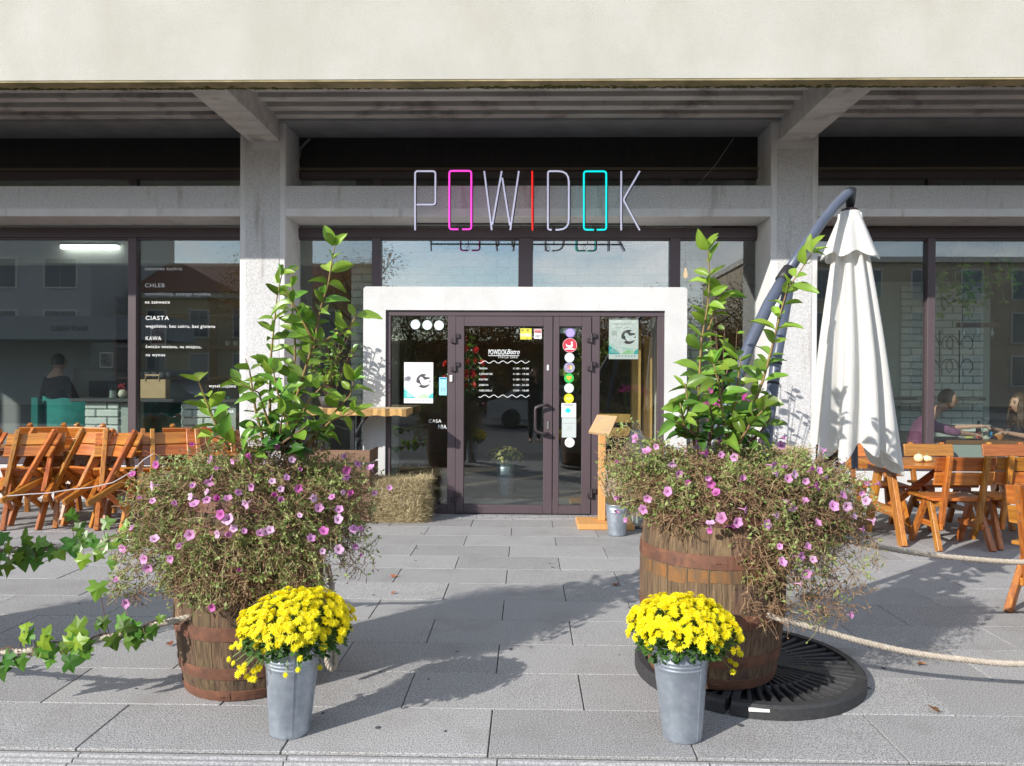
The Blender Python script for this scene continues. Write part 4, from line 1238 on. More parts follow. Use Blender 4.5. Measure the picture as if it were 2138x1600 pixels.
# ================================================================== outdoor furniture
def woodmat(name, st, dark=1.0):
    return mat(name, (0.54*dark, 0.205*dark, 0.032*dark), .33, (0.24*dark, 0.066*dark, 0.011*dark), 2.6, stretch=st, coord='obj', detail=6, lo=.3, hi=.72, coat=.25, rand=.24, bump=.25, bs=9, c3=(0.30*dark, 0.10*dark, 0.02*dark), s3=5, lo3=.55, hi3=.8)
W_x = woodmat('varnished_pine_x', (1.2, 18, 18))
W_y = woodmat('varnished_pine_y', (18, 1.2, 18))
W_z = woodmat('varnished_pine_z', (18, 18, 1.2))
M_screw = mat('screw', (.45, .42, .38), .35, metal=.9)
def lpart(mb, nm, m, par):
    o = bpy.data.objects.new(nm, mb.mesh(nm, m)); C.objects.link(o); o.parent = par
    return o
def make_chair(label, group):
    t = bpy.data.objects.new('wooden_chair', None); C.objects.link(t)
    tag(t, label, 'chair', group)
    b = .004
    for y in (-.17, -.035, .10):
        lpart(MB().bbox(-.255, .255, y, y + .125, .43, .455, b), 'seat_plank', W_x, t)
    for s in (-1, 1):
        p0, p1 = Vector((s*.165, -.135, .17)), Vector((s*.165, -.275, .84))
        po = lpart(MB().bar(p0, p1, .042, .048, (0, 1, 0), b), 'back_post', W_z, t)
        for z in (.60, .66, .73, .80):
            k = (z - .17)/.67
            q = p0.lerp(p1, k)
            sc = MB().lathe([(.001, 0), (.005, 0), (.005, .003), (.001, .003)], 6).xform(Matrix.Translation((q.x, q.y - .0265, q.z)) @ Matrix.Rotation(pi/2, 4, 'X'))
            lpart(sc, 'screw', M_screw, po)
        lpart(MB().bar((s*.205, .02, .428), (s*.225, .235, .0), .042, .055, (0, 1, 0), b), 'leg', W_z, t)
        lpart(MB().bar((s*.205, -.04, .428), (s*.235, -.245, .0), .042, .055, (0, 1, 0), b), 'leg', W_z, t)
        lpart(MB().bar((s*.182, -.19, .20), (s*.182, .17, .20), .024, .05, (0, 0, 1), b), 'stretcher', W_y, t)
        lpart(MB().bar((s*.182, -.19, .40), (s*.182, .20, .40), .024, .055, (0, 0, 1), b), 'seat_rail', W_y, t)
    d = Vector((0, -.14, .67)).normalized()
    for z0, z1 in ((.700, .825), (.575, .690)):
        def pt(z): return Vector((0, -.135 - .14*(z - .17)/.67 + .036, z))
        lpart(MB().bar(pt(z0), pt(z1), .52, .022, (0, 1, 0), b), 'back_slat', W_x, t)
    return t
proto = make_chair('varnished pine chair with its back to the camera, nearest the parasol', 'pine chairs at the right table')
first = [True]
def place_chair(loc, rz, tilt, label, group):
    t = proto if first[0] else copy_tree(proto)
    first[0] = False
    t['label'] = label; t['group'] = group
    if tilt:
        # tipped forward about the front feet
        M = Matrix.Translation(loc) @ Matrix.Rotation(rz, 4, 'Z') @ Matrix.Translation((0, .235, 0)) @ Matrix.Rotation(-tilt, 4, 'X') @ Matrix.Translation((0, -.235, .0))
    else:
        M = Matrix.Translation(loc) @ Matrix.Rotation(rz, 4, 'Z')
    t.matrix_world = M
    return t
GR = 'pine chairs around the right table'
def gp(x, y): 
    q = G(x, y); return (q.x, q.y, 0.001)
c1 = G(1979, 1138)
place_chair((c1.x, c1.y - .03, .001), .02, 0, 'pine chair seen from behind, nearest the closed parasol', GR)
c2 = G(2112, 1138)
place_chair((c2.x, c2.y - .0, .001), -.05, 0, 'pine chair seen from behind, second from the parasol', GR)
place_chair((P(2185, 1200, 4.72).x + .19, 4.80, .001), -1.0, 0, 'large pine chair cut off by the right edge of the picture', GR)
place_chair((P(1958, 1000, 7.75).x, 7.70, .001), pi + .03, 0, 'pine chair on the window side of the table, its backrest above the pumpkins', GR)
place_chair((P(1838, 1000, 7.55).x, 7.62, .001), pi - .08, 0, 'pine chair half hidden behind the parasol cloth on the window side', GR)
place_chair((P(2130, 1000, 7.75).x, 7.74, .001), pi, 0, 'pine chair on the window side, farthest right', GR)
def make_table(x0, x1, y0, y1, label, group):
    t = thing('picnic_table', ((x0+x1)/2, (y0+y1)/2, 0.001), label, 'table', group)
    n = 6; w = (y1 - y0)/n
    L = Vector(t.location)
    def part(mb, nm, m): 
        mb.xform(Matrix.Translation(-L)); o = lpart(mb, nm, m, t); return o
    for k in range(n):
        part(MB().bbox(x0, x1, y0 + k*w + .002, y0 + (k+1)*w - .002, .705, .735, .004), 'top_plank', W_x)
    for s, xe in ((1, x0 + .17), (-1, x1 - .17)):
        part(MB().bar((xe, (y0+y1)/2 - .10, .70), (xe, y0 + .03, 0.0), .045, .10, (0, 1, 0), .004), 'leg', W_z)
        part(MB().bar((xe, (y0+y1)/2 + .10, .70), (xe, y1 - .03, 0.0), .045, .10, (0, 1, 0), .004), 'leg', W_z)
        part(MB().bar((xe, y0 + .08, .665), (xe, y1 - .08, .665), .06, .075, (0, 0, 1), .004), 'cross_bar', W_y)
        part(MB().bar((xe, y0 + .18, .28), (xe, y1 - .18, .28), .05, .08, (0, 0, 1), .004), 'cross_bar', W_y)
        part(MB().bar((xe + s*.05, (y0+y1)/2, .31), (xe + s*.55, (y0+y1)/2, .69), .06, .05, (0, 0, 1), .004), 'brace', W_x)
    return t
tl = P(1850, 968, 6.72).x
make_table(tl, tl + 2.1, 6.72, 7.48, 'long varnished pine table with two small pumpkins on the right terrace', 'pine tables on the terrace')
# pumpkins
M_pump = mat('cream_pumpkin', (0.72, 0.60, 0.30), .6, (0.78, 0.70, 0.45), 30)
for (x, y, r, flatn, lab) in ((1918, 6.98, .042, .95, 'rounder left one of two cream mini pumpkins on the pine table'), (1935, 7.0, .050, .62, 'flatter right one of two cream mini pumpkins on the pine table')):
    q = P(x, 955, y)
    pk = thing('mini_pumpkin', (q.x, y, .7365), lab, 'pumpkin', 'mini pumpkins on the table')
    prof = [(max(.001, r*sin(pi*i/8)), flatn*r*(1 - cos(pi*i/8))) for i in range(9)]
    MB().lathe(prof, 32, (q.x, y, .7365), wob=lambda a, z: 1 - .07*abs(cos(4*a))).build('flesh', M_pump, pk, smooth=True)
    MB().tube([(q.x, y, .7365 + 2*flatn*r - .004), (q.x + .004, y, .7365 + 2*flatn*r + .025)], [.007, .004], 6).build('stalk', mat('stalk' + lab[:4], (.25, .22, .10), .8), pk)
# ---- left terrace: tables with tipped chairs
GL = 'pine chairs tipped against the left tables'
make_table(-6.3, -4.55, 7.42, 8.16, 'pine table on the left hidden under tipped chairs, farther from the column', 'pine tables on the terrace')
make_table(-4.45, -2.85, 7.40, 8.12, 'pine table on the left hidden under tipped chairs, nearer the column', 'pine tables on the terrace')
tips = [(-5.62, 7.02, -.40, .74, 'tipped pine chair cut off at the left edge of the picture'),
        (-5.05, 6.98, -.42, .76, 'second tipped pine chair from the left edge, leaning right'),
        (-4.50, 7.02, -.34, .72, 'third tipped pine chair from the left edge, in the middle of the row'),
        (-3.88, 6.98, .40, .74, 'fourth tipped pine chair from the left edge, leaning the other way'),
        (-4.78, 6.90, .30, .78, 'tipped pine chair squeezed between the second and third in the left row'),
        (-4.20, 6.93, -.45, .74, 'tipped pine chair squeezed between the third and fourth in the left row'),
        (-3.42, 7.08, .50, .72, 'fifth tipped pine chair, partly behind the petunias'),
        (-3.02, 7.25, .58, .70, 'last tipped pine chair of the front row beside the petunias')]
for (x, y, rz, ti, lab) in tips:
    place_chair((x, y, .001), rz, ti, lab, GL)
for (x, rz, lab) in ((-5.35, pi + .25, 'tipped pine chair behind the left tables, leftmost of the back row'), (-4.72, pi - .2, 'tipped pine chair behind the left tables, middle of the back row'), (-3.75, pi + .15, 'tipped pine chair behind the left tables, rightmost of the back row')):
    place_chair((x, 8.35, .001), rz, .66, lab, GL)
# wire threaded through the chairs
wp = [P(x, y, 6.62) for x, y in ((15, 1036), (60, 1032), (100, 1030), (150, 1022), (190, 1018), (235, 1008), (250, 1000), (275, 985), (300, 960), (320, 948))]
tag(MB().tube(wp, .0045, 6).build('security_cable', mat('cable_grey', (.5, .47, .47), .5), loc=tuple(wp[0])), 'thin grey cable threaded through the tipped chairs', 'cable')

# ---- console with raw-edge top, and what stands on and under it
M_live = mat('raw_timber', (0.50, 0.36, 0.20), .8, (0.60, 0.46, 0.28), 4, stretch=(1, 6, 6), bump=.5, bs=30)
M_bark = mat('timber_edge', (0.55, 0.33, 0.12), .85, (0.40, 0.23, 0.08), 30, bump=.8, bs=60)
YK = 7.86
a, b = P(640, 862, YK - .2), P(848, 862, YK - .2)
zk = P(700, 853, YK - .2).z
con = thing('bar_console', ((a.x+b.x)/2, YK, .001), 'tall console with raw timber top and black iron legs left of the portal', 'console')
ed = MB()
n = 24
top = [(a.x + (b.x - a.x)*i/n, YK - .20 + .012*sin(i*1.3) + .008*sin(i*2.9)) for i in range(n+1)]
vs, fs = [], []
for (x, y) in top:
    vs += [(x, y, zk - .075 + .006*sin(x*31)), (x, y - .004, zk), (x, YK + .24, zk), (x, YK + .24, zk - .07)]
for i in range(n):
    for k in range(4): fs.append((i*4 + k, (i+1)*4 + k, (i+1)*4 + (k+1) % 4, i*4 + (k+1) % 4))
fs += [(0,1,2,3), tuple(n*4 + k for k in (3,2,1,0))]
ed.add(vs, fs); 
ed.m = [1 if (j % 4 == 0) else 0 for j in range(n*4)] + [1, 1]
ed.build('timber_top', [M_live, M_bark], con)
for x in (a.x + .12, P(742, 900, YK).x):
    MB().bbox(x - .022, x + .022, YK - .14, YK - .10, .001, zk - .08, .003).build('leg', M_black, con)
    MB().bbox(x - .022, x + .022, YK + .14, YK + .18, .001, zk - .08, .003).build('leg', M_black, con)
    MB().tube([(x, YK - .12, zk - .38), (x + .03, YK - .12, zk - .28), (x + .09, YK - .12, zk - .16), (x + .16, YK - .12, zk - .082)], .013, 6).build('bracket', M_black, con)
cr_ = thing('wooden_crate', (-2.0, 7.85, .001), 'weathered brown crate on the ground under the console', 'crate')
M_crate = mat('old_crate', (0.16, 0.09, 0.055), .85, (0.22, 0.13, 0.08), 3, stretch=(1, 8, 8))
for z in (.02, .17, .32, .47, .62):
    MB().bbox(-2.25, -1.62, 7.60, 7.62, z, z + .13, .004).build('slat', M_crate, cr_)
    MB().bbox(-2.25, -2.23, 7.621, 8.02, z, z + .13, .004).build('slat', M_crate, cr_)
    MB().bbox(-1.64, -1.62, 7.621, 8.02, z, z + .13, .004).build('slat', M_crate, cr_)
# ---- menu stand
M_stand = mat('stand_pine', (0.60, 0.29, 0.09), .55, (0.68, 0.37, 0.14), 2.5, stretch=(9, 9, .7))
Ym = 7.42
pa, pb = P(1252, 1095, Ym), P(1267, 1095, Ym)
zt2 = P(1258, 903, Ym).z
ms = thing('menu_stand', ((pa.x+pb.x)/2, Ym, .001), 'wooden menu stand with a tilted kraft menu beside the door', 'menu stand')
ba, bb = G(1207, 1107), G(1325, 1107)
MB().bbox(ba.x, bb.x, ba.y, ba.y + .42, .001, .055, .006).build('base', M_stand, ms)
MB().bbox(pa.x, pb.x, ba.y + .20, ba.y + .28, .0555, zt2, .004).build('post', M_stand, ms)
M_menu = mat('menu_card', (0.56, 0.36, 0.18), .8)
bl_, br_, tr_, tl_ = P(1229, 901, Ym - .10), P(1272, 908, Ym - .10), P(1289, 869, Ym + .06), P(1247, 866, Ym + .06)
off = Vector((0, .008, -.02))
MB().add([bl_, br_, tr_, tl_, bl_ + off, br_ + off, tr_ + off, tl_ + off], [(0,1,2,3), (7,6,5,4), (0,4,5,1), (1,5,6,2), (2,6,7,3), (3,7,4,0)]).build('menu_board', M_menu, ms)
nrm = (br_ - bl_).cross(tl_ - bl_).normalized()
for cidx in range(2):
    for k in range(9):
        u0, u1 = .08 + cidx*.46, .08 + cidx*.46 + .32 + .06*((k*7 + cidx*3) % 3)/2
        v = .86 - k*.085
        def q(u, v): return bl_.lerp(br_, u).lerp(tl_.lerp(tr_, u), v) + nrm*.001
        MB().add([q(u0, v), q(u1, v), q(u1, v + .022), q(u0, v + .022)], [(0,1,2,3)]).build('print_line', M_inkgrey, ms)
# ---- lantern
def lantern(cx, ybot, ytop, Y, w, label, m, zbot=None):
    p = P(cx, ybot, Y); h = P(cx, ytop, Y).z - p.z
    z0 = p.z if zbot is None else zbot
    h = P(cx, ytop, Y).z - z0
    t = thing('lantern', (p.x, Y, z0), label, 'lantern', 'lanterns by the entrance')
    x, r = p.x, w/2
    hb = h*.62
    MB().bbox(x - r, x + r, Y - r, Y + r, z0, z0 + .03, .004).build('base', m, t)
    for sx in (-1, 1):
        for sy in (-1, 1):
            MB().bbox(x + sx*(r - .012) - .012, x + sx*(r - .012) + .012, Y + sy*(r - .012) - .012, Y + sy*(r - .012) + .012, z0 + .0305, z0 + hb, .002).build('corner_post', m, t)
    for s in (-1, 1):
        MB().box(x - r + .026, x + r - .026, Y + s*(r - .012) - .002, Y + s*(r - .012) + .002, z0 + .031, z0 + hb - .001).build('pane', M_glass, t)
        MB().box(x + s*(r - .012) - .002, x + s*(r - .012) + .002, Y - r + .026, Y + r - .026, z0 + .031, z0 + hb - .001).build('pane', M_glass, t)
    k = math.sqrt(2)
    MB().lathe([(r*k*1.12, hb + .0), (r*k*1.14, hb + .02), (r*k*.98, hb + .06), (r*k*.62, h*.80), (r*k*.33, h*.90), (r*k*.30, h*.93), (.001, h*.935)], 4, (0, 0, 0)).xform(Matrix.Translation((x, Y, z0)) @ Matrix.Rotation(pi/4, 4, 'Z')).build('roof', m, t)
    MB().tube([(x + .035*cos(a*pi/8), Y, z0 + h*.965 + .035*sin(a*pi/8)) for a in range(17)], .005, 5).build('ring', m, t)
    MB().lathe([(.001, .031), (.035, .031), (.035, .18), (.001, .18)], 12, (x, Y, z0)).build('candle', M_mug, t)
    return t
M_lant = mat('lantern_iron', (0.055, 0.055, 0.06), .55, (0.08, 0.08, 0.085), 30)
M_rust = mat('rust_frame', (0.13, 0.06, 0.035), .8, (0.18, 0.09, 0.05), 25)
lantern(1327, 1092, 884, 7.60, .36, 'tall dark metal lantern with pyramid roof behind the small bucket', M_lant, .001)
lantern(1748, 1060, 965, 7.0, .22, 'small grey lantern under the parasol cloth', mat('grey_lantern', (.3, .31, .32), .6), .001)
# ---- hay bales
M_hay = [mat('hay_a', (0.46, 0.37, 0.20), .9), mat('hay_b', (0.31, 0.235, 0.115), .9), mat('hay_c', (0.58, 0.49, 0.30), .9)]
M_haycore = mat('hay_core', (0.24, 0.17, 0.07), .95, (0.36, 0.26, 0.12), 60, bump=1, bs=80)
def hay(x0, x1, y0, y1, h, label, n):
    t = thing('hay_bale', ((x0+x1)/2, (y0+y1)/2, .001), label, 'hay bale', 'hay bales on the terrace')
    MB().bbox(x0, x1, y0, y1, .001, h, .08).build('packed_core', M_haycore, t)
    for mi in range(3):
        b = MB()
        for k in range(n // 3):
            f = rnd.random()
            if f < .55: p = Vector((rnd.uniform(x0, x1), y0 - rnd.uniform(0, .02), rnd.uniform(.01, h))); nn = Vector((0, -1, 0))
            elif f < .75: p = Vector((rnd.uniform(x0, x1), rnd.uniform(y0, y1), h + rnd.uniform(0, .015))); nn = Vector((0, 0, 1))
            else: 
                s = rnd.choice((0, 1)); p = Vector((x1 + rnd.uniform(0, .02) if s else x0 - rnd.uniform(0, .02), rnd.uniform(y0, y1), rnd.uniform(.01, h))); nn = Vector((1 if s else -1, 0, 0))
            for ax, (u0, u1) in ((0, (x0, x1)), (2, (-9, h))):
                if p[ax] > u1 - .06: p.y = max(p.y, y0 + (p[ax] - u1 + .06)*.9)
                if p[ax] < u0 + .06: p.y = max(p.y, y0 + (u0 + .06 - p[ax])*.9)
            d = Vector((rnd.gauss(0, 1), rnd.gauss(0, 1), rnd.gauss(0, .8))); d = (d - nn*d.dot(nn)*.8).normalized()
            L = rnd.uniform(.05, .13)
            q = p + d*L*.5 + nn*rnd.uniform(0, .03); e = p + d*L + nn*rnd.uniform(-.015, .028)
            e.z = max(.004, e.z); q.z = max(.004, q.z)
            b.tube([p, q, e], [.0016, .0016, .0009], 3, cap=False)
        b.build('straw', M_hay[mi], t)['kind'] = 'stuff'
hx0, hx1 = P(728, 1090, 7.6).x, P(884, 1090, 7.6).x
hay(hx0, hx1, G(850, 1092).y + .02, 8.05, .41, 'hay bale on the pavement left of the door', 10500)
hy = P(1640, 945, 6.6)
hay(P(1590, 1000, 6.6).x, P(1690, 1000, 6.6).x, 6.6, 7.0, .84, 'tall hay bale behind the right petunias by the column', 6000)
# ================================================================== barrels
M_oak = mat('weathered_oak', (0.068, 0.040, 0.023), .85, (0.19, 0.122, 0.066), 5, stretch=(16, 16, 1.0), bump=.8, bs=10, bdist=.005, rand=.22, lo=.33, hi=.62, c3=(0.06, 0.045, 0.035), s3=5, lo3=.52, hi3=.75)
M_hoop = mat('rusty_hoop', (0.17, 0.070, 0.038), .75, (0.10, 0.046, 0.03), 9, bump=.4, bs=70, bdist=.002, c3=(0.25, 0.105, 0.055), s3=14, lo3=.5, hi3=.75)
M_ochre = mat('ochre_paint', (0.24, 0.105, 0.028), .8, (0.12, 0.075, 0.04), 9, stretch=(3, 3, 1))
M_soil = mat('soil', (0.03, 0.022, 0.016), .95, (0.05, 0.038, 0.026), 50, bump=1, bs=60)
M_rope = mat('hemp_rope', (0.50, 0.44, 0.36), .9, (0.38, 0.32, 0.25), 40, bump=.6, bs=260, bdist=.002)
BH = .92
def br_(z): return .300 + .055*(1 - ((z - .46)/.46)**2)
NST = 22
def stave_mesh():
    t = MB(); m = 10
    a = pi/NST - .0035
    vs, fs = [], []
    for i in range(m + 1):
        z = BH*i/m; r = br_(z)
        for (rr, aa) in ((r, -a), (r + .0012, 0), (r, a), (r - .026, a), (r - .026, -a)):
            vs.append((rr*cos(aa), rr*sin(aa), z))
    for i in range(m):
        for k in range(5): fs.append((i*5 + k, i*5 + (k+1) % 5, (i+1)*5 + (k+1) % 5, (i+1)*5 + k))
    fs += [(4,3,2,1,0), tuple(m*5 + k for k in range(5))]
    return t.add(vs, fs).mesh('stave', M_oak)
stave_me = stave_mesh()
HOOPS = [(.002, .05), (.105, .162), (.29, .355), (.565, .63), (.758, .815), (.868, .917)]
hoop_me = []
for (z0, z1) in HOOPS:
    t = MB().lathe([(br_(z0) + .001, z0), (br_(z0) + .0045, z0 + .002), (br_((z0+z1)/2) + .005, (z0+z1)/2), (br_(z1) + .0045, z1 - .002), (br_(z1) + .001, z1)], 44)
    # overlap joint with rivets
    for k in (-.018, .018):
        a = .10
        zc = (z0+z1)/2
        t.sphere(((br_(zc) + .006)*cos(a + k), (br_(zc) + .006)*sin(a + k), zc), .006, 6, 4)
    t.lathe([(br_(z0) + .005, z0 + .001), (br_((z0+z1)/2) + .0075, (z0+z1)/2), (br_(z1) + .005, z1 - .001)], 4, a0=0, a1=.22)
    hoop_me.append(t.mesh('hoop', M_hoop))
def barrel(c, rot, label):
    t = thing('oak_barrel', c, label, 'barrel', 'oak barrel planters')
    for k in range(NST):
        inst('stave', stave_me, t, Matrix.Translation(c) @ Matrix.Rotation(rot + 2*pi*k/NST, 4, 'Z'))
    for i, h in enumerate(hoop_me):
        inst('hoop', h, t, Matrix.Translation(c) @ Matrix.Rotation(rot - 1.9 + .25*(i % 3) + .05, 4, 'Z'))
    MB().lathe([(.001, .86), (.272, .86)], 24, c).build('soil', M_soil, t)
    return t
BLc, BRc = Vector((-1.385, 3.69, .001)), Vector((.925, 3.74, .064))
barL = barrel(BLc, .13, 'weathered oak barrel planter with rusty hoops on the left')
barR = barrel(BRc, .02, 'weathered oak barrel planter with orange paint band on the right')
for k in range(NST):
    a = .02 + 2*pi*k/NST
    if sin(a) < -.15 and cos(a) < .6:
        z0, z1 = .498, .56
        t = MB()
        aa = pi/NST - .016
        t.lathe([(br_(z0 + .01*rnd.random()) + .0016, z0 + rnd.uniform(-.01, .01)), (br_(z1) + .0016, z1)], 4, BRc, a0=a - aa, a1=a + aa)
        t.build('paint_patch', M_ochre, barR)
# eye bolts
for bar_, c, (x, y, Yd) in ((barR, BRc, (1600, 1287, 3.45)), (barL, BLc, (448, 1276, 3.44))):
    p = P(x, y, Yd)
    MB().tube([p + Vector((.024*cos(a*pi/8), -.004, .024*sin(a*pi/8))) for a in range(17)], .0055, 6).build('eye_bolt', M_steel, bar_)
# ---- ropes
def rope(pts, r, label, group='ropes strung from the barrels', twist=.055):
    pts = [Vector(p) for p in pts]
    # catmull-rom resample
    fine = []
    for i in range(len(pts) - 1):
        p0, p1, p2, p3 = pts[max(0, i-1)], pts[i], pts[i+1], pts[min(len(pts)-1, i+2)]
        n = max(4, int((p2-p1).length/.012))
        for k in range(n):
            t = k/n
            fine.append(.5*((2*p1) + (p2-p0)*t + (2*p0-5*p1+4*p2-p3)*t*t + (3*p1-p0-3*p2+p3)*t**3))
    fine.append(pts[-1])
    th = thing('rope', fine[0], label, 'rope', group)
    s = [0]
    for i in range(1, len(fine)): s.append(s[-1] + (fine[i]-fine[i-1]).length)
    for k in range(3):
        st = []
        for i, p in enumerate(fine):
            t = (fine[min(i+1, len(fine)-1)] - fine[max(0, i-1)]).normalized()
            u = t.cross(Vector((0, .3, 1))); u.normalize(); w = t.cross(u)
            a = 2*pi*(s[i]/twist + k/3)
            st.append(p + (u*cos(a) + w*sin(a))*r*.52)
        MB().tube(st, r*.56, 6).build('strand', M_rope, th, smooth=True)
    return fine
rl1 = rope([P(452, 1276, 3.43), P(390, 1290, 3.38), P(330, 1304, 3.34), P(200, 1336, 3.29), P(100, 1352, 3.27), P(0, 1362, 3.27), P(-250, 1340, 3.4), P(-420, 1290, 3.55)], .0155, 'pale rope wound with ivy, lower one left of the barrel')
rl2 = rope([P(470, 1085, 3.98), P(350, 1110, 4.05), P(250, 1126, 4.12), P(130, 1142, 4.2), P(0, 1150, 4.2), P(-200, 1135, 4.1), P(-400, 1090, 3.95)], .016, 'pale rope wound with ivy, upper one left of the barrel')
rope([P(1640, 1105, 3.98), P(1760, 1127, 4.03), P(1880, 1150, 4.10), P(2000, 1165, 4.20), P(2138, 1174, 4.26), P(2300, 1165, 4.15), P(2440, 1140, 3.95)], .016, 'pale rope crossing in front of the pine chairs, upper right')
rope([P(1600, 1285, 3.44), P(1640, 1296, 3.43), P(1700, 1312, 3.45), P(1800, 1340, 3.48), P(1900, 1362, 3.5), P(2000, 1376, 3.5), P(2138, 1386, 3.5), P(2300, 1366, 3.52), P(2420, 1330, 3.56)], .0155, 'pale rope sagging low over the pavement, lower right')
rope([P(684, 1180, 3.64), P(693, 1230, 3.63), P(690, 1290, 3.62), P(696, 1345, 3.60), P(700, 1388, 3.58), P(692, 1396, 3.56), P(683, 1380, 3.55), P(678, 1330, 3.56), P(676, 1290, 3.58)], .0145, 'short rope end hanging down beside the left barrel')

# ---- parasol base plates (four quarters)
M_rubber = mat('black_ballast', (0.028, 0.028, 0.030), .6, (0.045, 0.044, 0.045), 60, bump=.3, bs=150)
pbc = Vector((1.13, 3.84, .001))
pb_ = thing('parasol_base', pbc, 'black slatted ballast plates of the parasol under the right barrel', 'parasol base')
Rb = .565
q = MB()
def sector(r0, r1, a0, a1, z0, z1, n=10):
    vs, fs = [], []
    for i in range(n + 1):
        a = a0 + (a1 - a0)*i/n
        for (r, z) in ((r0, z0), (r1, z0), (r1, z1 - .012), (r1 - .012, z1), (r0, z1)):
            vs.append((r*cos(a), r*sin(a), z))
    for i in range(n):
        for k in range(5): fs.append((i*5 + k, i*5 + (k+1) % 5, (i+1)*5 + (k+1) % 5, (i+1)*5 + k))
    fs += [(4,3,2,1,0), tuple(n*5 + k for k in range(5))]
    return vs, fs
g_ = .025
for (r0, r1, z1) in ((Rb - .05, Rb, .062), (.30, .325, .05), (.09, .12, .05)):
    q.add(*sector(r0, r1, g_, pi/2 - g_, 0, z1, 12))
q.add(*sector(.085, Rb - .001, .02, pi/2 - .02, .004, .022, 12))
frame_me = q.mesh('plate_frame', M_rubber)
bars = []
nb = 13
for k in range(nb):
    a = .045 + (pi/2 - .09)*k/(nb - 1)
    edge = k in (0, nb - 1)
    w = .034 if edge else .020
    t = MB().bar((.10*cos(a), .10*sin(a), .036), ((Rb - .045)*cos(a), (Rb - .045)*sin(a), .036), w, .05 if edge else .034, (0, 0, 1), .004)
    bars.append(t.mesh('rib', M_rubber))
for k in range(4):
    M = Matrix.Translation(pbc) @ Matrix.Rotation(k*pi/2 - .42, 4, 'Z')
    pq = inst('ballast_plate', frame_me, pb_, M)
    for bme in bars:
        o = bpy.data.objects.new('rib', bme); C.objects.link(o); o.parent = pq
MB().bbox(pbc.x - .05, pbc.x + .05, pbc.y - .05, pbc.y + .05, .0, .07, .006).build('centre_socket', M_rubber, pb_)
a, b = P(1561, 1482, 3.30), P(1612, 1487, 3.30)
MB().bar((a.x, 3.285, .045), (b.x, 3.285, .042), .012, .014).build('white_grip', M_offwhite, pb_)

# ---- parasol
M_pole = mat('slate_tube', (0.07, 0.085, 0.125), .38, (0.085, 0.10, 0.14), 6, spec=.5)
M_canvas = mat('cream_canvas', (0.79, 0.775, 0.735), .9, (0.75, 0.735, 0.695), 5, trans=.35, bump=.35, bs=7, bdist=.03, stretch=(1, 1, .5))
para = thing('cantilever_parasol', (pbc.x + .1, 4.1, .001), 'closed cream cantilever parasol on slate grey tubes', 'parasol')
arm_px = [((1452, 1010), 4.02), ((1497, 910), 4.06), ((1530, 815), 4.10), ((1565, 720), 4.16), ((1605, 635), 4.24), ((1640, 575), 4.32), ((1680, 516), 4.42), ((1715, 465), 4.52), ((1745, 428), 4.62), ((1766, 407), 4.72), ((1776, 402), 4.76)]
arm = [P(x, y, Y) for (x, y), Y in arm_px]
MB().tube([p for p in arm[:6]], .033, 16).build('mast', M_pole, para, smooth=True)
MB().tube([p for p in arm[5:]], .030, 16).build('arm', M_pole, para, smooth=True)
pj = arm[5]
MB().tube([pj - (arm[6]-arm[5]).normalized()*.05, pj + (arm[6]-arm[5]).normalized()*.05], .039, 16).build('joint_collar', M_black, para, smooth=True)
stp = [P(1648, 590, 4.34), P(1622, 740, 4.26), P(1605, 880, 4.2), P(1590, 1010, 4.16), P(1578, 1120, 4.12), Vector((P(1560, 1300, 4.1).x, 4.1, .03))]
MB().tube(stp, .032, 16).build('strut', M_pole, para, smooth=True)
for k in (.12, .42):
    c = stp[1].lerp(stp[2], k); d = (stp[2]-stp[1]).normalized()
    MB().tube([c, c + d*.012], .0345, 16).build('clamp_ring', M_black, para, smooth=True)
MB().tube([P(1527, 860, 4.02), P(1520, 900, 4.0), P(1512, 920, 4.0)], [.012, .010, .008], 8).build('crank', M_steel, para, smooth=True)
hub = P(1775, 432, 4.74)
MB().tube([arm[-1] + Vector((0, 0, .02)), P(1776, 412, 4.75), hub], [.034, .030, .024], 12).build('tilt_joint', M_black, para, smooth=True)
MB().lathe([(.001, .012), (.05, .012), (.052, 0), (.048, -.012), (.001, -.014)], 20, P(1774, 441, 4.74)).build('finial_ring', mat('plum_plastic', (.03, .015, .02), .4), para, smooth=True)
# folded cloth: pleated cone
top, bot = P(1775, 446, 4.74), P(1785, 938, 4.74)
Hc = top.z - bot.z
NF = 9
def pleat_r(u, a):
    base = .064 + .180*u**1.1 + .022*sin(pi*u)
    am = .013 + .042*u
    s = cos(NF*a + .6*sin(a) + .5)
    s = math.copysign(abs(s)**.6, s)
    return base + am*s + .018*u*sin(3*a + 1.3)
cv = MB(); m, n = 40, 216
vs, fs = [], []
for j in range(m + 1):
    u = j/m
    for i in range(n):
        a = 2*pi*i/n
        r = pleat_r(u, a)
        uu = u*(1 + .05*sin(2*a + .8) * u + .03*cos(NF*a)*u - .05*cos(a - 2.6)*u)
        c = top.lerp(bot, uu)
        tw = a + .12*u*sin(u*4)
        vs.append((c.x + r*cos(tw)*.92 + .0, c.y + r*sin(tw)*.85, c.z))
for j in range(m):
    for i in range(n): fs.append((j*n+i, (j+1)*n+i, (j+1)*n+(i+1) % n, j*n+(i+1) % n))
fs.append(tuple(range(n)))
cv.add(vs, fs)
cv.build('canopy', M_canvas, para, smooth=True)
cp = MB(); m2, n2 = 12, 120
vs, fs = [], []
for j in range(m2 + 1):
    u = j/m2
    for i in range(n2):
        a = 2*pi*i/n2
        r = .055 + .098*u + (.008 + .016*u)*cos(6*a + .3)*u**.5 + .006*u
        z = top.z + .012 - .285*u - (.02*cos(6*a + .3 + .5) * u**2)
        vs.append((top.x + .002*u + r*cos(a), top.y + r*sin(a), z))
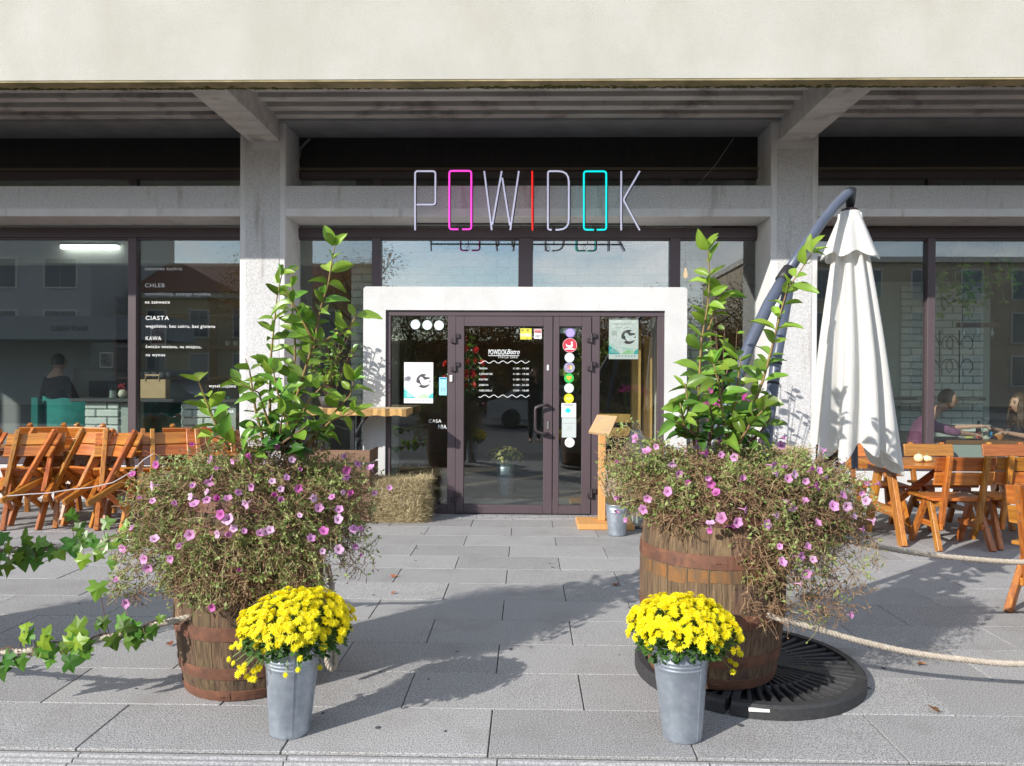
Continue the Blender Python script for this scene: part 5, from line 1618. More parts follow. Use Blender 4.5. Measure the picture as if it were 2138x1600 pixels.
for j in range(m2):
    for i in range(n2): fs.append((j*n2+i, (j+1)*n2+i, (j+1)*n2+(i+1) % n2, j*n2+(i+1) % n2))
fs.append(tuple(range(n2)))
cp.add(vs, fs).build('top_cap', M_canvas, para, smooth=True)
MB().tube([top, (bot.x, bot.y, bot.z - .12)], .02, 10).build('centre_pole', M_pole, para)
for k in range(8):
    a = 2*pi*k/8
    MB().tube([(top.x + .03*cos(a), top.y + .03*sin(a), top.z - .1), (bot.x + .16*cos(a), bot.y + .14*sin(a), bot.z + .02)], .009, 6).build('rib', M_offwhite, para)

# ---- galvanised buckets
M_zinc = mat('galvanised_zinc', (0.40, 0.45, 0.52), .42, (0.52, 0.57, 0.63), 26, metal=.75, c3=(0.33, 0.37, 0.43), s3=9, lo3=.5, hi3=.75, bump=.1, bs=30)
def bucket(c, r0, r1, h, rot, label, tilt=(0, 0)):
    t = thing('galvanised_bucket', c, label, 'bucket', 'galvanised flower buckets')
    def rr(z): return r0 + (r1 - r0)*z/h
    prof = [(.001, .0), (r0 - .003, 0), (r0, .004), (r0 + .001, .012)]
    zs_ = [.05, .1, .15, .2]
    prof += [(rr(z), z) for z in (h*.2, h*.4, h*.6, h*.72)]
    for z in (.76, .80, .84):
        prof += [(rr(h*z) - .0005, h*z - .004), (rr(h*z) + .003, h*z), (rr(h*z) - .0005, h*z + .004)]
    prof += [(r1, h - .008), (r1 + .004, h - .004), (r1 + .003, h), (r1 - .002, h - .002), (rr(h*.5) - .003, h*.5)]
    MB().lathe(prof, 40, c).xform(Matrix.Translation(c) @ Euler((tilt[0], tilt[1], 0)).to_matrix().to_4x4() @ Matrix.Translation(-Vector(c))).build('pail', M_zinc, t, smooth=True)
    a = rot
    c = Vector(c)
    M = Matrix.Translation(c) @ Euler((tilt[0], tilt[1], 0)).to_matrix().to_4x4() @ Matrix.Translation(-c)
    MB().bar(c + Vector((rr(.01)*cos(a), rr(.01)*sin(a), .01)), c + Vector((rr(h)*cos(a), rr(h)*sin(a), h - .01)), .005, .004, (cos(a), sin(a), 0)).xform(M).build('seam', M_zinc, t)
    return t
gl = G(592, 1547); bL = Vector((gl.x, gl.y + .082, .001))
gr_ = G(1433, 1557); bR = Vector((gr_.x, gr_.y + .080, .001))
bucket(bL, .083, .116, .385, -1.2, 'galvanised bucket of yellow chrysanthemums in front of the left barrel', (0, .03))
bucket(bR, .081, .120, .405, -.95, 'galvanised bucket of yellow chrysanthemums in front of the right barrel', (.0, -.03))
gs = G(1290, 1121); bS = Vector((gs.x, gs.y + .085, .001))
bucket(bS, .085, .108, .30, -1.0, 'small galvanised bucket with heather beside the menu stand')
# ================================================================== plants
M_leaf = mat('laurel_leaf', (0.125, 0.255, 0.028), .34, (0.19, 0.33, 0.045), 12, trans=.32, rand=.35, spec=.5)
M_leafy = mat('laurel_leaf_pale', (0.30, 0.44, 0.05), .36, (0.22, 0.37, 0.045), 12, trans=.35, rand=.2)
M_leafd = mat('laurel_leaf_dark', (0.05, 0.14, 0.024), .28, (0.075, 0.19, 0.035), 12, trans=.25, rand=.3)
M_stem = mat('young_stem', (0.30, 0.22, 0.06), .6, (0.20, 0.11, 0.05), 12)
M_stemb = mat('woody_stem', (0.12, 0.065, 0.04), .8, (0.17, 0.10, 0.06), 30)
def leaf_mesh(name, m, w=.34, fold=.10, droop=.25, wav=.02, nl=7):
    t = MB(); vs, fs = [], []
    for i in range(nl + 1):
        u = i/nl
        wd = w*.5*(sin(pi*min(1, u**.85))**.8)*(1.0 if u < 1 else 0) + .002
        x = u; z = -droop*u*u + .06*u
        vs += [(x, -wd, z + fold*wd + wav*sin(u*12)), (x, -wd*.5, z + fold*wd*.35), (x, 0, z), (x, wd*.5, z + fold*wd*.35), (x, wd, z + fold*wd - wav*sin(u*11 + 1))]
    for i in range(nl):
        for k in range(4): fs.append((i*5+k, (i+1)*5+k, (i+1)*5+k+1, i*5+k+1))
    return t.add(vs, fs).mesh(name, m, True)
L_mid = [leaf_mesh('leaf', M_leaf, .52, .5, .22), leaf_mesh('leaf', M_leaf, .46, .8, .55), leaf_mesh('leaf', M_leaf, .58, .35, .05), leaf_mesh('leaf', M_leaf, .50, .9, -.25)]
L_pale = [leaf_mesh('leaf', M_leafy, .50, .6, .15), leaf_mesh('leaf', M_leafy, .52, .5, .38), leaf_mesh('leaf', M_leafy, .46, .8, -.15)]
L_dark = [leaf_mesh('leaf', M_leafd, .56, .4, .35), leaf_mesh('leaf', M_leafd, .52, .6, .15)]
def leaf_M(p, d, up, s):
    d = Vector(d).normalized(); up = Vector(up)
    y = up.cross(d)
    if y.length < 1e-4: y = Vector((0, 1, 0))
    y.normalize(); z = d.cross(y)
    return Matrix.Translation(p) @ Matrix((d, y, z)).transposed().to_4x4() @ Matrix.Scale(s, 4)
def spline(pts, step):
    out = []
    for i in range(len(pts) - 1):
        n = max(1, int((pts[i+1]-pts[i]).length/step))
        for k in range(n): out.append(pts[i].lerp(pts[i+1], k/n))
    out.append(pts[-1]); return out
def shrub(label, base, stems, group='laurel shrubs in the barrels', size=.104):
    t = thing('laurel_shrub', base, label, 'shrub', group)
    for (pts, Y0_, Y1_, kind, start) in stems:
        n = len(pts)
        wp = [P(x, y, Y0_ + (Y1_ - Y0_)*i/(n-1)) for i, (x, y) in enumerate(pts)]
        fine = spline(wp, .02)
        nf = len(fine)
        rr = [.0085*(1 - .7*i/nf) for i in range(nf)]
        MB().tube(fine, rr, 6).build('stem', M_stem if kind != 'd' else M_stemb, t, smooth=True)
        a = rnd.uniform(0, 6)
        i = int(nf*start)
        while i < nf:
            k = i/nf
            p = fine[min(i, nf-1)]
            dirn = (fine[min(i+2, nf-1)] - fine[max(i-2, 0)]).normalized()
            nn = 2 if k < .93 else 4
            for j in range(nn):
                a += 2.4 + rnd.uniform(-.4, .4)
                rad = Vector((cos(a), sin(a)*.8, 0))
                rad = (rad - dirn*rad.dot(dirn)).normalized()
                el = rnd.uniform(.15, .75) if k < .9 else rnd.uniform(.6, 1.5)
                d = rad + dirn*el
                d.z -= rnd.uniform(0, .15)
                s = size*rnd.uniform(.60, 1.30)*(1.0 if k < .9 else .85)
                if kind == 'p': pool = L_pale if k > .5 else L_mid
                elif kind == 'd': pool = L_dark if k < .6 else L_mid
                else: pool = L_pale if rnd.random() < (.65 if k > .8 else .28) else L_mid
                inst('leaf', rnd.choice(pool), t, leaf_M(p + rad*.004, d, Vector((rad.x*.2 - .25 + rnd.gauss(0, .35), rad.y*.2 - .45 + rnd.gauss(0, .4), .8)), s))
            i += rnd.choice((2, 2, 3, 3))
    return t
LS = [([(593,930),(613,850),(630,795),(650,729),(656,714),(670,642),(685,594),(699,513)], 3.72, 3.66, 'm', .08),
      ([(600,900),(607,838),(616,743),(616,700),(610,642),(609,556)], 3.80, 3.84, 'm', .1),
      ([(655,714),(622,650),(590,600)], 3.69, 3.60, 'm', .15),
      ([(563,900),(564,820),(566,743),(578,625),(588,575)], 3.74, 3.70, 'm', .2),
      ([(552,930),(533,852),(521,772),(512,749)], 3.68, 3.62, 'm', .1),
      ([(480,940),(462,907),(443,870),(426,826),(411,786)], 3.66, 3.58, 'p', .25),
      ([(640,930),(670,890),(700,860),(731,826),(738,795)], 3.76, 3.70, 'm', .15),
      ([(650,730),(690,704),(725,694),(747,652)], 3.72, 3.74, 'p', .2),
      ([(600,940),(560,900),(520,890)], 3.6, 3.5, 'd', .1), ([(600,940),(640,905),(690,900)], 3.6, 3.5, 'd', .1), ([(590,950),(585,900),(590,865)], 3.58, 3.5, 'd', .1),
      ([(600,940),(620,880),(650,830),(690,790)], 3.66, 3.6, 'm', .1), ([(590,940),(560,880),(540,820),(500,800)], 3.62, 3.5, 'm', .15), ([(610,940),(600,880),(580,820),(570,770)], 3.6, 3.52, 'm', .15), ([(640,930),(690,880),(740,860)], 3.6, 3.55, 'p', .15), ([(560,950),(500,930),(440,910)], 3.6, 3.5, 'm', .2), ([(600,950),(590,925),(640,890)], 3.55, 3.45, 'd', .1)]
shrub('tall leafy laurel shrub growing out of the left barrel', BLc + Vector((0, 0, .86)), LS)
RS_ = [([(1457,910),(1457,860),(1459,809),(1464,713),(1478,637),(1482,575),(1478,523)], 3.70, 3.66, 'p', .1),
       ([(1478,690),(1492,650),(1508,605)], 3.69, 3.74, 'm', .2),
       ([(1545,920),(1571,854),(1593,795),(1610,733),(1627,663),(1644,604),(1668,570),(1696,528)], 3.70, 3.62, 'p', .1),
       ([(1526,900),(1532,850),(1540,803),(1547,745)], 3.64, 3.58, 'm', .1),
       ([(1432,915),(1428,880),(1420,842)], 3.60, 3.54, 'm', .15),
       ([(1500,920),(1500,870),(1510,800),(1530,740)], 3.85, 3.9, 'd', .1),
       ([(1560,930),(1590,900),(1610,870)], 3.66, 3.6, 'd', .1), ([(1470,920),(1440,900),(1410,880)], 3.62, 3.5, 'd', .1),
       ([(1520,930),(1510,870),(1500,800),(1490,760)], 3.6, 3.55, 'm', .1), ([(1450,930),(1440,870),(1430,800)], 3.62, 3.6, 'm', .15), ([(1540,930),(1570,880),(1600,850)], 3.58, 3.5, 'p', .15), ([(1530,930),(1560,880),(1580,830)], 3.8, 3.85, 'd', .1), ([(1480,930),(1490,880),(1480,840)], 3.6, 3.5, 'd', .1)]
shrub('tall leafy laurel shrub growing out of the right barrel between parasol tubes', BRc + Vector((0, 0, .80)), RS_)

# ---- petunias: dry tangled mounds
from mathutils import noise as mnoise
M_twigb = mat('dry_twig', (0.36, 0.235, 0.13), .85, (0.20, 0.115, 0.065), 14)
M_twigo = mat('olive_twig', (0.38, 0.33, 0.16), .8, (0.27, 0.24, 0.10), 8)
M_wither = mat('withered_leaf', (0.34, 0.21, 0.11), .85, (0.20, 0.11, 0.06), 20, trans=.2)
M_tiny = mat('petunia_leaf', (0.24, 0.34, 0.08), .6, (0.34, 0.40, 0.14), 14, trans=.25)
M_petal = mat('petunia_pink', (0.66, 0.27, 0.56), .6, (0.76, 0.38, 0.66), 30, trans=.35, rand=.15)
M_petalp = mat('petunia_pale', (0.80, 0.52, 0.74), .6, (0.76, 0.44, 0.68), 30, trans=.35, rand=.1)
M_petald = mat('petunia_magenta', (0.60, 0.12, 0.42), .6, (0.68, 0.18, 0.52), 30, trans=.35)
M_throat = mat('petunia_throat', (0.20, 0.02, 0.13), .7)
def petunia_mesh(m, cup=.25, half=False):
    t = MB(); n = 20
    vs, fs = [(0, 0, -.42)], []
    for i in range(n):
        a = 2*pi*i/n; vs.append((.16*cos(a), .16*sin(a), -.30))
    for i in range(n):
        a = 2*pi*i/n; vs.append((.40*cos(a), .40*sin(a), -.04))
    for i in range(n):
        a = 2*pi*i/n
        r = .90 + .10*cos(5*a) 
        z = cup*.25 + .09*cos(5*a) + .05*sin(9*a)
        if half: z += .5; r *= .62
        vs.append((r*cos(a), r*sin(a), z))
    for i in range(n):
        j = (i+1) % n
        fs += [(0, 1+i, 1+j), (1+i, 1+n+i, 1+n+j, 1+j), (1+n+i, 1+2*n+i, 1+2*n+j, 1+n+j)]
    t.add(vs, fs)
    t.m = [1 if k % 3 == 0 else (1 if (k % 3 == 1 and (k//3) % 4 == 0) else 0) for k in range(len(fs))]
    k0 = len(t.f)
    t.lathe([(.17, -.31), (.12, -.9), (.07, -1.5), (.001, -1.6)], 6)
    return t.mesh('flower', [m, M_throat], True)
FL = [petunia_mesh(M_petal), petunia_mesh(M_petal, .6), petunia_mesh(M_petalp, .2), petunia_mesh(M_petald, .5), petunia_mesh(M_petald, .5, True), petunia_mesh(M_petal, .5, True)]
def blobs(lst):
    out = []
    for (cx, cy, Y, rx, rz, ry, dens) in lst:
        out.append((P(cx, cy, Y), Vector((rx*Y/F, ry, rz*Y/F)), dens))
    return out
def hit(bl, x, y):
    d = ray(x, y); o = Vector((0, 0, CAM_H)); best = None
    for c, r, dn in bl:
        oo = Vector(((o.x-c.x)/r.x, (o.y-c.y)/r.y, (o.z-c.z)/r.z)); dd = Vector((d.x/r.x, d.y/r.y, d.z/r.z))
        A, B, Cc = dd.dot(dd), 2*oo.dot(dd), oo.dot(oo) - 1
        D = B*B - 4*A*Cc
        if D >= 0:
            t = (-B - math.sqrt(D))/(2*A)
            if best is None or t < best: best = t
    return None if best is None else o + d*best
def petunias(label, base, bl, flowers, n, group, floorz):
    t = thing('petunia_plant', base, label, 'flowering plant', group)
    tw = [MB(), MB()]; lf = [MB(), MB()]
    cen = Vector(base)
    wts = [r.x*r.z*dn for c, r, dn in bl]
    def G3(s): return Vector((rnd.gauss(0, s), rnd.gauss(0, s), rnd.gauss(0, s)))
    def leafquad(m, e, dd, s):
        u = dd.cross(G3(1)).normalized()
        mid = e + dd*s*.5
        m.add([e, mid + u*s*.24, e + dd*s, mid - u*s*.24], [(0, 1, 2, 3)])
    def twig(p, out, L, green, tuft):
        q1 = p + out*L*.5 + G3(.007)
        q2 = p + out*L + G3(.013) - Vector((0, 0, .006))
        if min(q1.z, q2.z) < floorz: return
        tw[green].tube([p, q1, q2], [.0018, .0015, .0008], 3, cap=False)
        for _k in range(tuft):
            e = q1.lerp(q2, rnd.uniform(.2, 1.05))
            dd = (out + G3(.8)).normalized()
            if green: leafquad(lf[0], e, dd, rnd.uniform(.013, .028))
            else: leafquad(lf[1], e, dd, rnd.uniform(.008, .018))
    nst = n // 60
    for _ in range(nst):
        c, r, dn = rnd.choices(bl, wts)[0]
        d = G3(1).normalized()
        if d.y > .3: d.y *= -.6
        kk = rnd.uniform(.75, 1.12)
        tip = Vector((c.x + d.x*r.x*kk, c.y + d.y*r.y*kk, c.z + d.z*r.z*kk))
        tip += d*(.07*mnoise.noise(tip*5.0))
        a = rnd.uniform(0, 6.28); rr = rnd.uniform(0, .22)
        s0 = cen + Vector((rr*cos(a), rr*sin(a), 0))
        mid = s0.lerp(tip, .5) + Vector((0, 0, .05 + .22*abs(min(0, tip.z - s0.z)) + .03)) + G3(.03)
        pts = []
        m = 12
        for i in range(m + 1):
            u = i/m
            pts.append(s0*(1-u)**2 + mid*2*u*(1-u) + tip*u*u + G3(.007)*u)
        pts = [p for p in pts if p.z > floorz]
        if len(pts) < 4: continue
        g = rnd.random() < .38
        tw[g].tube(pts, [.0026 - .0014*i/len(pts) for i in range(len(pts))], 3, cap=False)
        alive = rnd.random() < (.40 + .5*max(-.5, (tip.z - c.z)/r.z))
        for i in range(3, len(pts)):
            u = i/len(pts)
            for _k in range(rnd.choice((2, 3, 4))):
                p = pts[i-1].lerp(pts[i], rnd.random())
                out = ((pts[i] - pts[i-1]).normalized()*.6 + G3(.8)).normalized()
                gr = 1 if (alive and u > .5 and rnd.random() < .8) else (1 if rnd.random() < .12 else 0)
                twig(p, out, rnd.uniform(.02, .065), gr, rnd.choice((3, 4, 5)) if gr else rnd.choice((0, 1, 2, 3)))
    tot = sum(r.x*r.y*r.z*dn for c, r, dn in bl)
    for c, r, dn in bl:
        for _ in range(int(n*.42*r.x*r.y*r.z*dn/tot) + 80):
            d = G3(1).normalized()
            rad = rnd.uniform(.2, .95)**.6
            p = Vector((c.x + d.x*r.x*rad, c.y + d.y*r.y*rad, c.z + d.z*r.z*rad))
            if p.z < floorz or mnoise.noise(p*6.0) + .5*mnoise.noise(p*15.0) < -.05 - .3*(1 - rad): continue
            gr = 1 if mnoise.noise(p*8.0 + Vector((4, 4, 4))) > .12 and rnd.random() < .7 else 0
            twig(p, (d*.2 + G3(.8)).normalized(), rnd.uniform(.03, .08), gr, rnd.choice((1, 2, 3)))
    tw[0].build('dry_stems', M_twigb, t)['kind'] = 'stuff'
    tw[1].build('green_stems', M_twigo, t)['kind'] = 'stuff'
    lf[0].build('small_leaves', M_tiny, t)['kind'] = 'stuff'
    lf[1].build('withered_leaves', M_wither, t)['kind'] = 'stuff'
    for (x, y) in flowers:
        p = hit(bl, x, y)
        if p is None: p = P(x, y, base[1] - .05)
        out = (p - cen).normalized()
        d = Vector((out.x*.5 + rnd.gauss(0, .35), -.75 + rnd.gauss(0, .25), .25 + rnd.gauss(0, .35))).normalized()
        p = p + Vector((0, -.02, 0)) - d*.0
        d2 = d.cross(Vector((0, 0, 1))).normalized()
        s = rnd.choice((.017, .020, .022, .024, .027))*rnd.uniform(.9, 1.1)
        k = rnd.random()
        me = FL[0] if k < .34 else FL[1] if k < .56 else FL[2] if k < .74 else FL[3] if k < .88 else FL[rnd.choice((4, 5))]
        M = Matrix.Translation(p) @ d.to_track_quat('Z', 'Y').to_matrix().to_4x4() @ Matrix.Rotation(rnd.uniform(0, 6), 4, 'Z') @ Matrix.Diagonal((s, s*rnd.uniform(.75, 1), s, 1))
        inst('flower', me, t, M)
    return t
FLc = [(615,283),(745,400),(800,465),(915,415),(1040,380),(612,597),(738,572),(720,645),(720,707),(595,683),(625,735),(480,740),(305,715),(215,690),(330,440),(150,510),(300,600),(320,1003),(75,1080),(145,920),(520,1050),(590,975),(800,970),(880,855),(825,820),(1005,945),(875,975),(925,925),(1430,825),(1430,475),(1330,535),(1220,565),(1285,625),(1060,610),(1230,670),(1280,708),(1420,620),(1535,695),(1675,685),(1760,650),(1810,665),(1785,480),(1785,535),(1765,375),(1870,435),(1970,460),(1580,145),(1380,295),(1260,305),(1370,400),(1575,770),(1725,855),(1730,1085),(1895,1125),(1840,930),(1895,925),(1615,945),(965,1240),(1170,950),(1130,960),(1205,935),(1515,1000),(1605,1100),(440,1160),(240,1160),(270,1230),(100,1500),(760,1530),(2115,615),(2000,655),(1855,1065),(30,1315),(1730,780),(800,700),(880,695),(960,650),(1015,740)]
FRc = [(870,160),(930,205),(780,240),(785,195),(840,285),(945,295),(1035,315),(430,270),(495,240),(350,183),(605,365),(655,430),(715,490),(875,500),(855,460),(910,555),(1090,462),(575,550),(435,600),(405,675),(225,595),(222,692),(285,748),(230,350),(945,733),(1060,765),(865,820),(775,910),(870,765),(1110,675),(1020,790),(1265,775),(1330,715),(1405,620),(1440,668),(1528,608),(1605,512),(1530,480),(1455,430),(1410,460),(1330,430),(1308,372),(1378,378),(1570,395),(1625,405),(1675,452),(1660,268),(1360,230),(1370,180),(1170,195),(1215,213),(1725,650),(1818,655),(1790,575),(1795,360),(1925,810),(2000,755),(1920,565),(1950,615),(2035,495),(1955,495),(1350,930),(1545,928),(1500,998),(1370,1035),(1582,1020),(1535,1118),(1495,1190),(1035,1205),(1845,1405),(1615,765),(1870,720)]
fl = [(240 + x/3.678, 850 + y/3.678) for x, y in FLc]
fr_ = [(1220 + x/3.333, 860 + y/3.333) for x, y in FRc]
bl1 = blobs([(540,1035,3.70,225,95,.42,1), (390,1050,3.65,115,105,.28,1), (335,1150,3.55,85,85,.20,.8), (480,1130,3.48,140,85,.22,1.1), (630,1120,3.5,120,85,.22,1.1), (705,1045,3.75,85,100,.28,1), (270,1220,3.5,48,50,.10,.6), (440,1245,3.42,70,40,.08,.8), (560,940,3.72,150,40,.25,.5), (740,1160,3.6,50,50,.12,.35), (490,1205,3.36,150,75,.10,2.6), (610,1205,3.38,95,60,.10,2.4), (400,1215,3.40,60,65,.10,1.8)])
petL = petunias('sprawling half dry petunia with pink flowers over the left barrel', BLc + Vector((0, 0, .87)), bl1, fl, 32000, 'petunias in the barrels', .12)
bl2 = blobs([(1520,1015,3.72,190,90,.42,1), (1360,1000,3.68,90,85,.28,1), (1655,1050,3.7,130,115,.30,1), (1745,1050,3.72,75,75,.22,.9), (1600,1130,3.5,105,100,.22,1), (1670,1190,3.5,80,80,.18,.7), (1440,1055,3.5,95,60,.18,1), (1740,1230,3.5,65,65,.12,.28), (1690,1270,3.45,90,35,.08,.35), (1590,1260,3.42,50,60,.08,.5), (1780,1150,3.6,55,60,.14,.3), (1290,960,3.7,45,60,.15,.4)])
petunias('sprawling half dry petunia with pink flowers over the right barrel', BRc + Vector((0, 0, .81)), bl2, fr_, 30000, 'petunias in the barrels', .12)

# barrels just outside both edges: the ropes end on them and the left one's shade falls into view
for src, lab, dx in ((barL, 'oak barrel just outside the left edge where the ropes end', -2.32), (petL, 'petunia in the barrel just outside the left edge', -2.32), (barL, 'oak barrel just outside the right edge where the ropes end', 4.78), (petL, 'petunia in the barrel just outside the right edge', 4.78)):
    o = copy_tree(src); o['label'] = lab
    o.location = Vector(src.location) + Vector((dx, 0, 0))
# ---- chrysanthemums
M_yellow = mat('mum_yellow', (0.88, 0.75, 0.003), .6, (0.92, 0.82, 0.01), 20, trans=.3, rand=.08)
M_yelc = mat('mum_centre', (0.80, 0.58, 0.0), .7)
M_mumleaf = mat('mum_leaf', (0.045, 0.115, 0.022), .55, (0.07, 0.16, 0.03), 20, trans=.25)
def mum_mesh(name='flower', m=M_yellow, open_=1.0):
    t = MB(); vs, fs = [], []
    for ring, (n, r0, r1, z0, z1) in enumerate(((15, .12, 1.0, .05, .02), (12, .12, .80, .10, .22), (8, .08, .5, .16, .40))):
        for k in range(n):
            a = 2*pi*k/n + ring*.21
            w = pi/n*.95
            rr = r1*(.92 + .12*sin(k*2.7 + ring))
            i = len(vs)
            vs += [(r0*cos(a), r0*sin(a), z0), (rr*.65*cos(a-w), rr*.65*sin(a-w), (z0+z1)/2), (rr*cos(a), rr*sin(a), z1), (rr*.65*cos(a+w), rr*.65*sin(a+w), (z0+z1)/2 + .02)]
            fs.append((i, i+1, i+2, i+3))
    t.add(vs, fs)
    t.mi = 1; t.sphere((0, 0, .14), .16, 6, 4, (1, 1, .7)); t.mi = 0
    t.lathe([(.10, .05), (.05, -.5), (.03, -1.6)], 5)
    return t.mesh(name, [m, M_yelc])
MU = [mum_mesh(), mum_mesh()]
def mum_plant(label, group, c, top, rx, ry, rz, n, extra, fm=MU, sz=.0225, lean=(0, 0)):
    t = thing('chrysanthemum_plant', c, label, 'flowering plant', group)
    c = Vector(c); 
    ds = []
    for i in range(n*3):
        z = 1 - (i + .5)/(n*3)*1.35
        if z < -.3: break
        a = i*2.39996
        q = math.sqrt(max(0, 1 - z*z))
        ds.append(Vector((q*cos(a), q*sin(a), z)))
    rnd.shuffle(ds)
    cnt = 0
    for d in ds:
        if cnt >= n: break
        if rnd.random() > (.25 + 1.3*max(0, d.z + .25)): continue
        cnt += 1
        k = rnd.uniform(.90, 1.05)*(1 + .08*sin(5*d.x + 3*d.y*2) * (1 - d.z))
        p = c + Vector((lean[0]*d.z, lean[1]*d.z, top)) + Vector((d.x*rx*k, d.y*ry*k, d.z*rz*k))
        nrm = Vector((d.x*.8, d.y*.8, d.z + .45)).normalized()
        nrm = (nrm + Vector((rnd.gauss(0, .18), rnd.gauss(0, .18) - .1, rnd.gauss(0, .1)))).normalized()
        M = Matrix.Translation(p) @ nrm.to_track_quat('Z', 'Y').to_matrix().to_4x4() @ Matrix.Rotation(rnd.uniform(0, 6), 4, 'Z') @ Matrix.Scale(sz*rnd.uniform(.75, 1.2), 4)
        inst('flower', rnd.choice(fm), t, M)
    more = MB()
    if n > 200:
        for k in range(170):
            z = rnd.uniform(-.05, 1); a = rnd.uniform(0, 6.283); q = math.sqrt(1 - z*z)
            d = Vector((q*cos(a), q*sin(a), z)); kk = rnd.uniform(.86, 1.0)
            p = c + Vector((lean[0]*z, lean[1]*z, top)) + Vector((d.x*rx*kk, d.y*ry*kk, d.z*rz*kk))
            nrm = (Vector((d.x*.8, d.y*.8, d.z + .3)) + Vector((rnd.gauss(0, .25), rnd.gauss(0, .25), 0))).normalized()
            M = Matrix.Translation(p) @ nrm.to_track_quat('Z', 'Y').to_matrix().to_4x4() @ Matrix.Scale(sz*rnd.uniform(.6, 1.0), 4)
            more.add([M @ v.co for v in fm[0].vertices], [tuple(pp.vertices) for pp in fm[0].polygons])
        more.build('more_blooms', M_yellow, t)['kind'] = 'stuff'
    for (x, y, Y) in extra:
        p = P(x, y, Y)
        nrm = Vector((rnd.gauss(0, .4), -.8, rnd.gauss(.2, .4))).normalized()
        inst('flower', rnd.choice(fm), t, Matrix.Translation(p) @ nrm.to_track_quat('Z', 'Y').to_matrix().to_4x4() @ Matrix.Scale(sz*rnd.uniform(.6, .95), 4))
    st, lf = MB(), MB()
    cc = c + Vector((0, 0, top))
    for k in range(420):
        d = Vector((rnd.gauss(0, 1), rnd.gauss(0, 1), rnd.uniform(-.35, 1))).normalized()
        e = cc + Vector((d.x*rx*.93, d.y*ry*.93, d.z*rz*.93 - .005))
        s = c + Vector((rnd.uniform(-.06, .06), rnd.uniform(-.06, .06), top - rz*.9))
        mid = s.lerp(e, .55) + Vector((0, 0, .02))
        st.tube([s, mid, e], .0017, 3, cap=False)
    for (x, y, Y) in extra:
        e = P(x, y, Y + .005); s = c + Vector((0, 0, top - .04))
        st.tube([s, s.lerp(e, .6) + Vector((0, -.01, .04)), e], .0016, 3, cap=False)
    for k in range(1500):
        d = Vector((rnd.gauss(0, 1), rnd.gauss(0, 1), rnd.uniform(-.75, .8))).normalized()
        rad = rnd.uniform(.45, .93)
        p = cc + Vector((d.x*rx*rad, d.y*ry*rad, d.z*rz*rad - .01))
        dd = (d + Vector((rnd.gauss(0, .5), rnd.gauss(0, .5), rnd.gauss(-.2, .5)))).normalized()
        u = dd.cross(Vector((rnd.gauss(0, .4), rnd.gauss(0, .4), 1))).normalized()
        s = rnd.uniform(.018, .04)
        lf.add([p, p + dd*s*.25 + u*s*.15, p + dd*s*.4 + u*s*.38, p + dd*s*.6 + u*s*.2, p + dd*s*.8 + u*s*.28, p + dd*s, p + dd*s*.8 - u*s*.28, p + dd*s*.6 - u*s*.2, p + dd*s*.4 - u*s*.38, p + dd*s*.25 - u*s*.15], [(0,1,9), (1,2,3), (1,3,7,9), (9,7,8), (3,4,5,6,7)])
    st.build('stems', M_stemg, t)['kind'] = 'stuff'
    lf.build('leaves', M_mumleaf, t)['kind'] = 'stuff'
    return t
GM = 'yellow chrysanthemums in buckets'
YF = bL.y
ext = [(478,1377,YF-.05),(487,1385,YF-.06),(500,1393,YF-.08),(507,1400,YF-.1),(497,1408,YF-.1),(515,1412,YF-.1),(522,1418,YF-.1),(510,1390,YF-.08),(530,1402,YF-.1),(492,1345,YF-.05),(484,1352,YF-.05),(500,1350,YF-.1),(596,1410,YF-.15),(622,1399,YF-.15),(660,1388,YF),(668,1394,YF),(530,1418,YF-.1),(540,1395,YF-.12),(560,1345,YF-.17),(590,1340,YF-.18),(575,1352,YF-.18),(627,1375,YF-.15),(535,1348,YF-.15),(550,1360,YF-.16)]
mum_plant('mound of yellow chrysanthemums in the left bucket', GM, (bL.x + .02, bL.y, bL.z + .335), .11, .235, .20, .150, 290, ext, lean=(.03, 0))
ext = [(1530,1403,bR.y),(1536,1388,bR.y),(1525,1380,bR.y),(1362,1338,bR.y-.15),(1395,1330,bR.y-.18),(1545,1365,bR.y),(1470,1360,bR.y-.18),(1465,1350,bR.y-.18),(1375,1325,bR.y-.15)]
mum_plant('mound of yellow chrysanthemums in the right bucket', GM, (bR.x + .01, bR.y + .02, bR.z + .35), .09, .228, .20, .140, 290, ext, lean=(-.02, 0))
# pale bunch indoors behind the door
M_palemum = mat('pale_mum', (0.62, 0.56, 0.16), .7, (0.70, 0.65, 0.28), 20)
bI = Vector((P(1055, 1050, 9.35).x, 9.35, .036))
bucket(bI, .09, .115, .40, -1.1, 'galvanised bucket with pale chrysanthemums inside behind the door')
mum_plant('pale yellow chrysanthemums in a bucket inside behind the door', GM, (bI.x, bI.y, bI.z + .38), .09, .22, .18, .13, 90, [], fm=[mum_mesh('flower', M_palemum)], sz=.026)

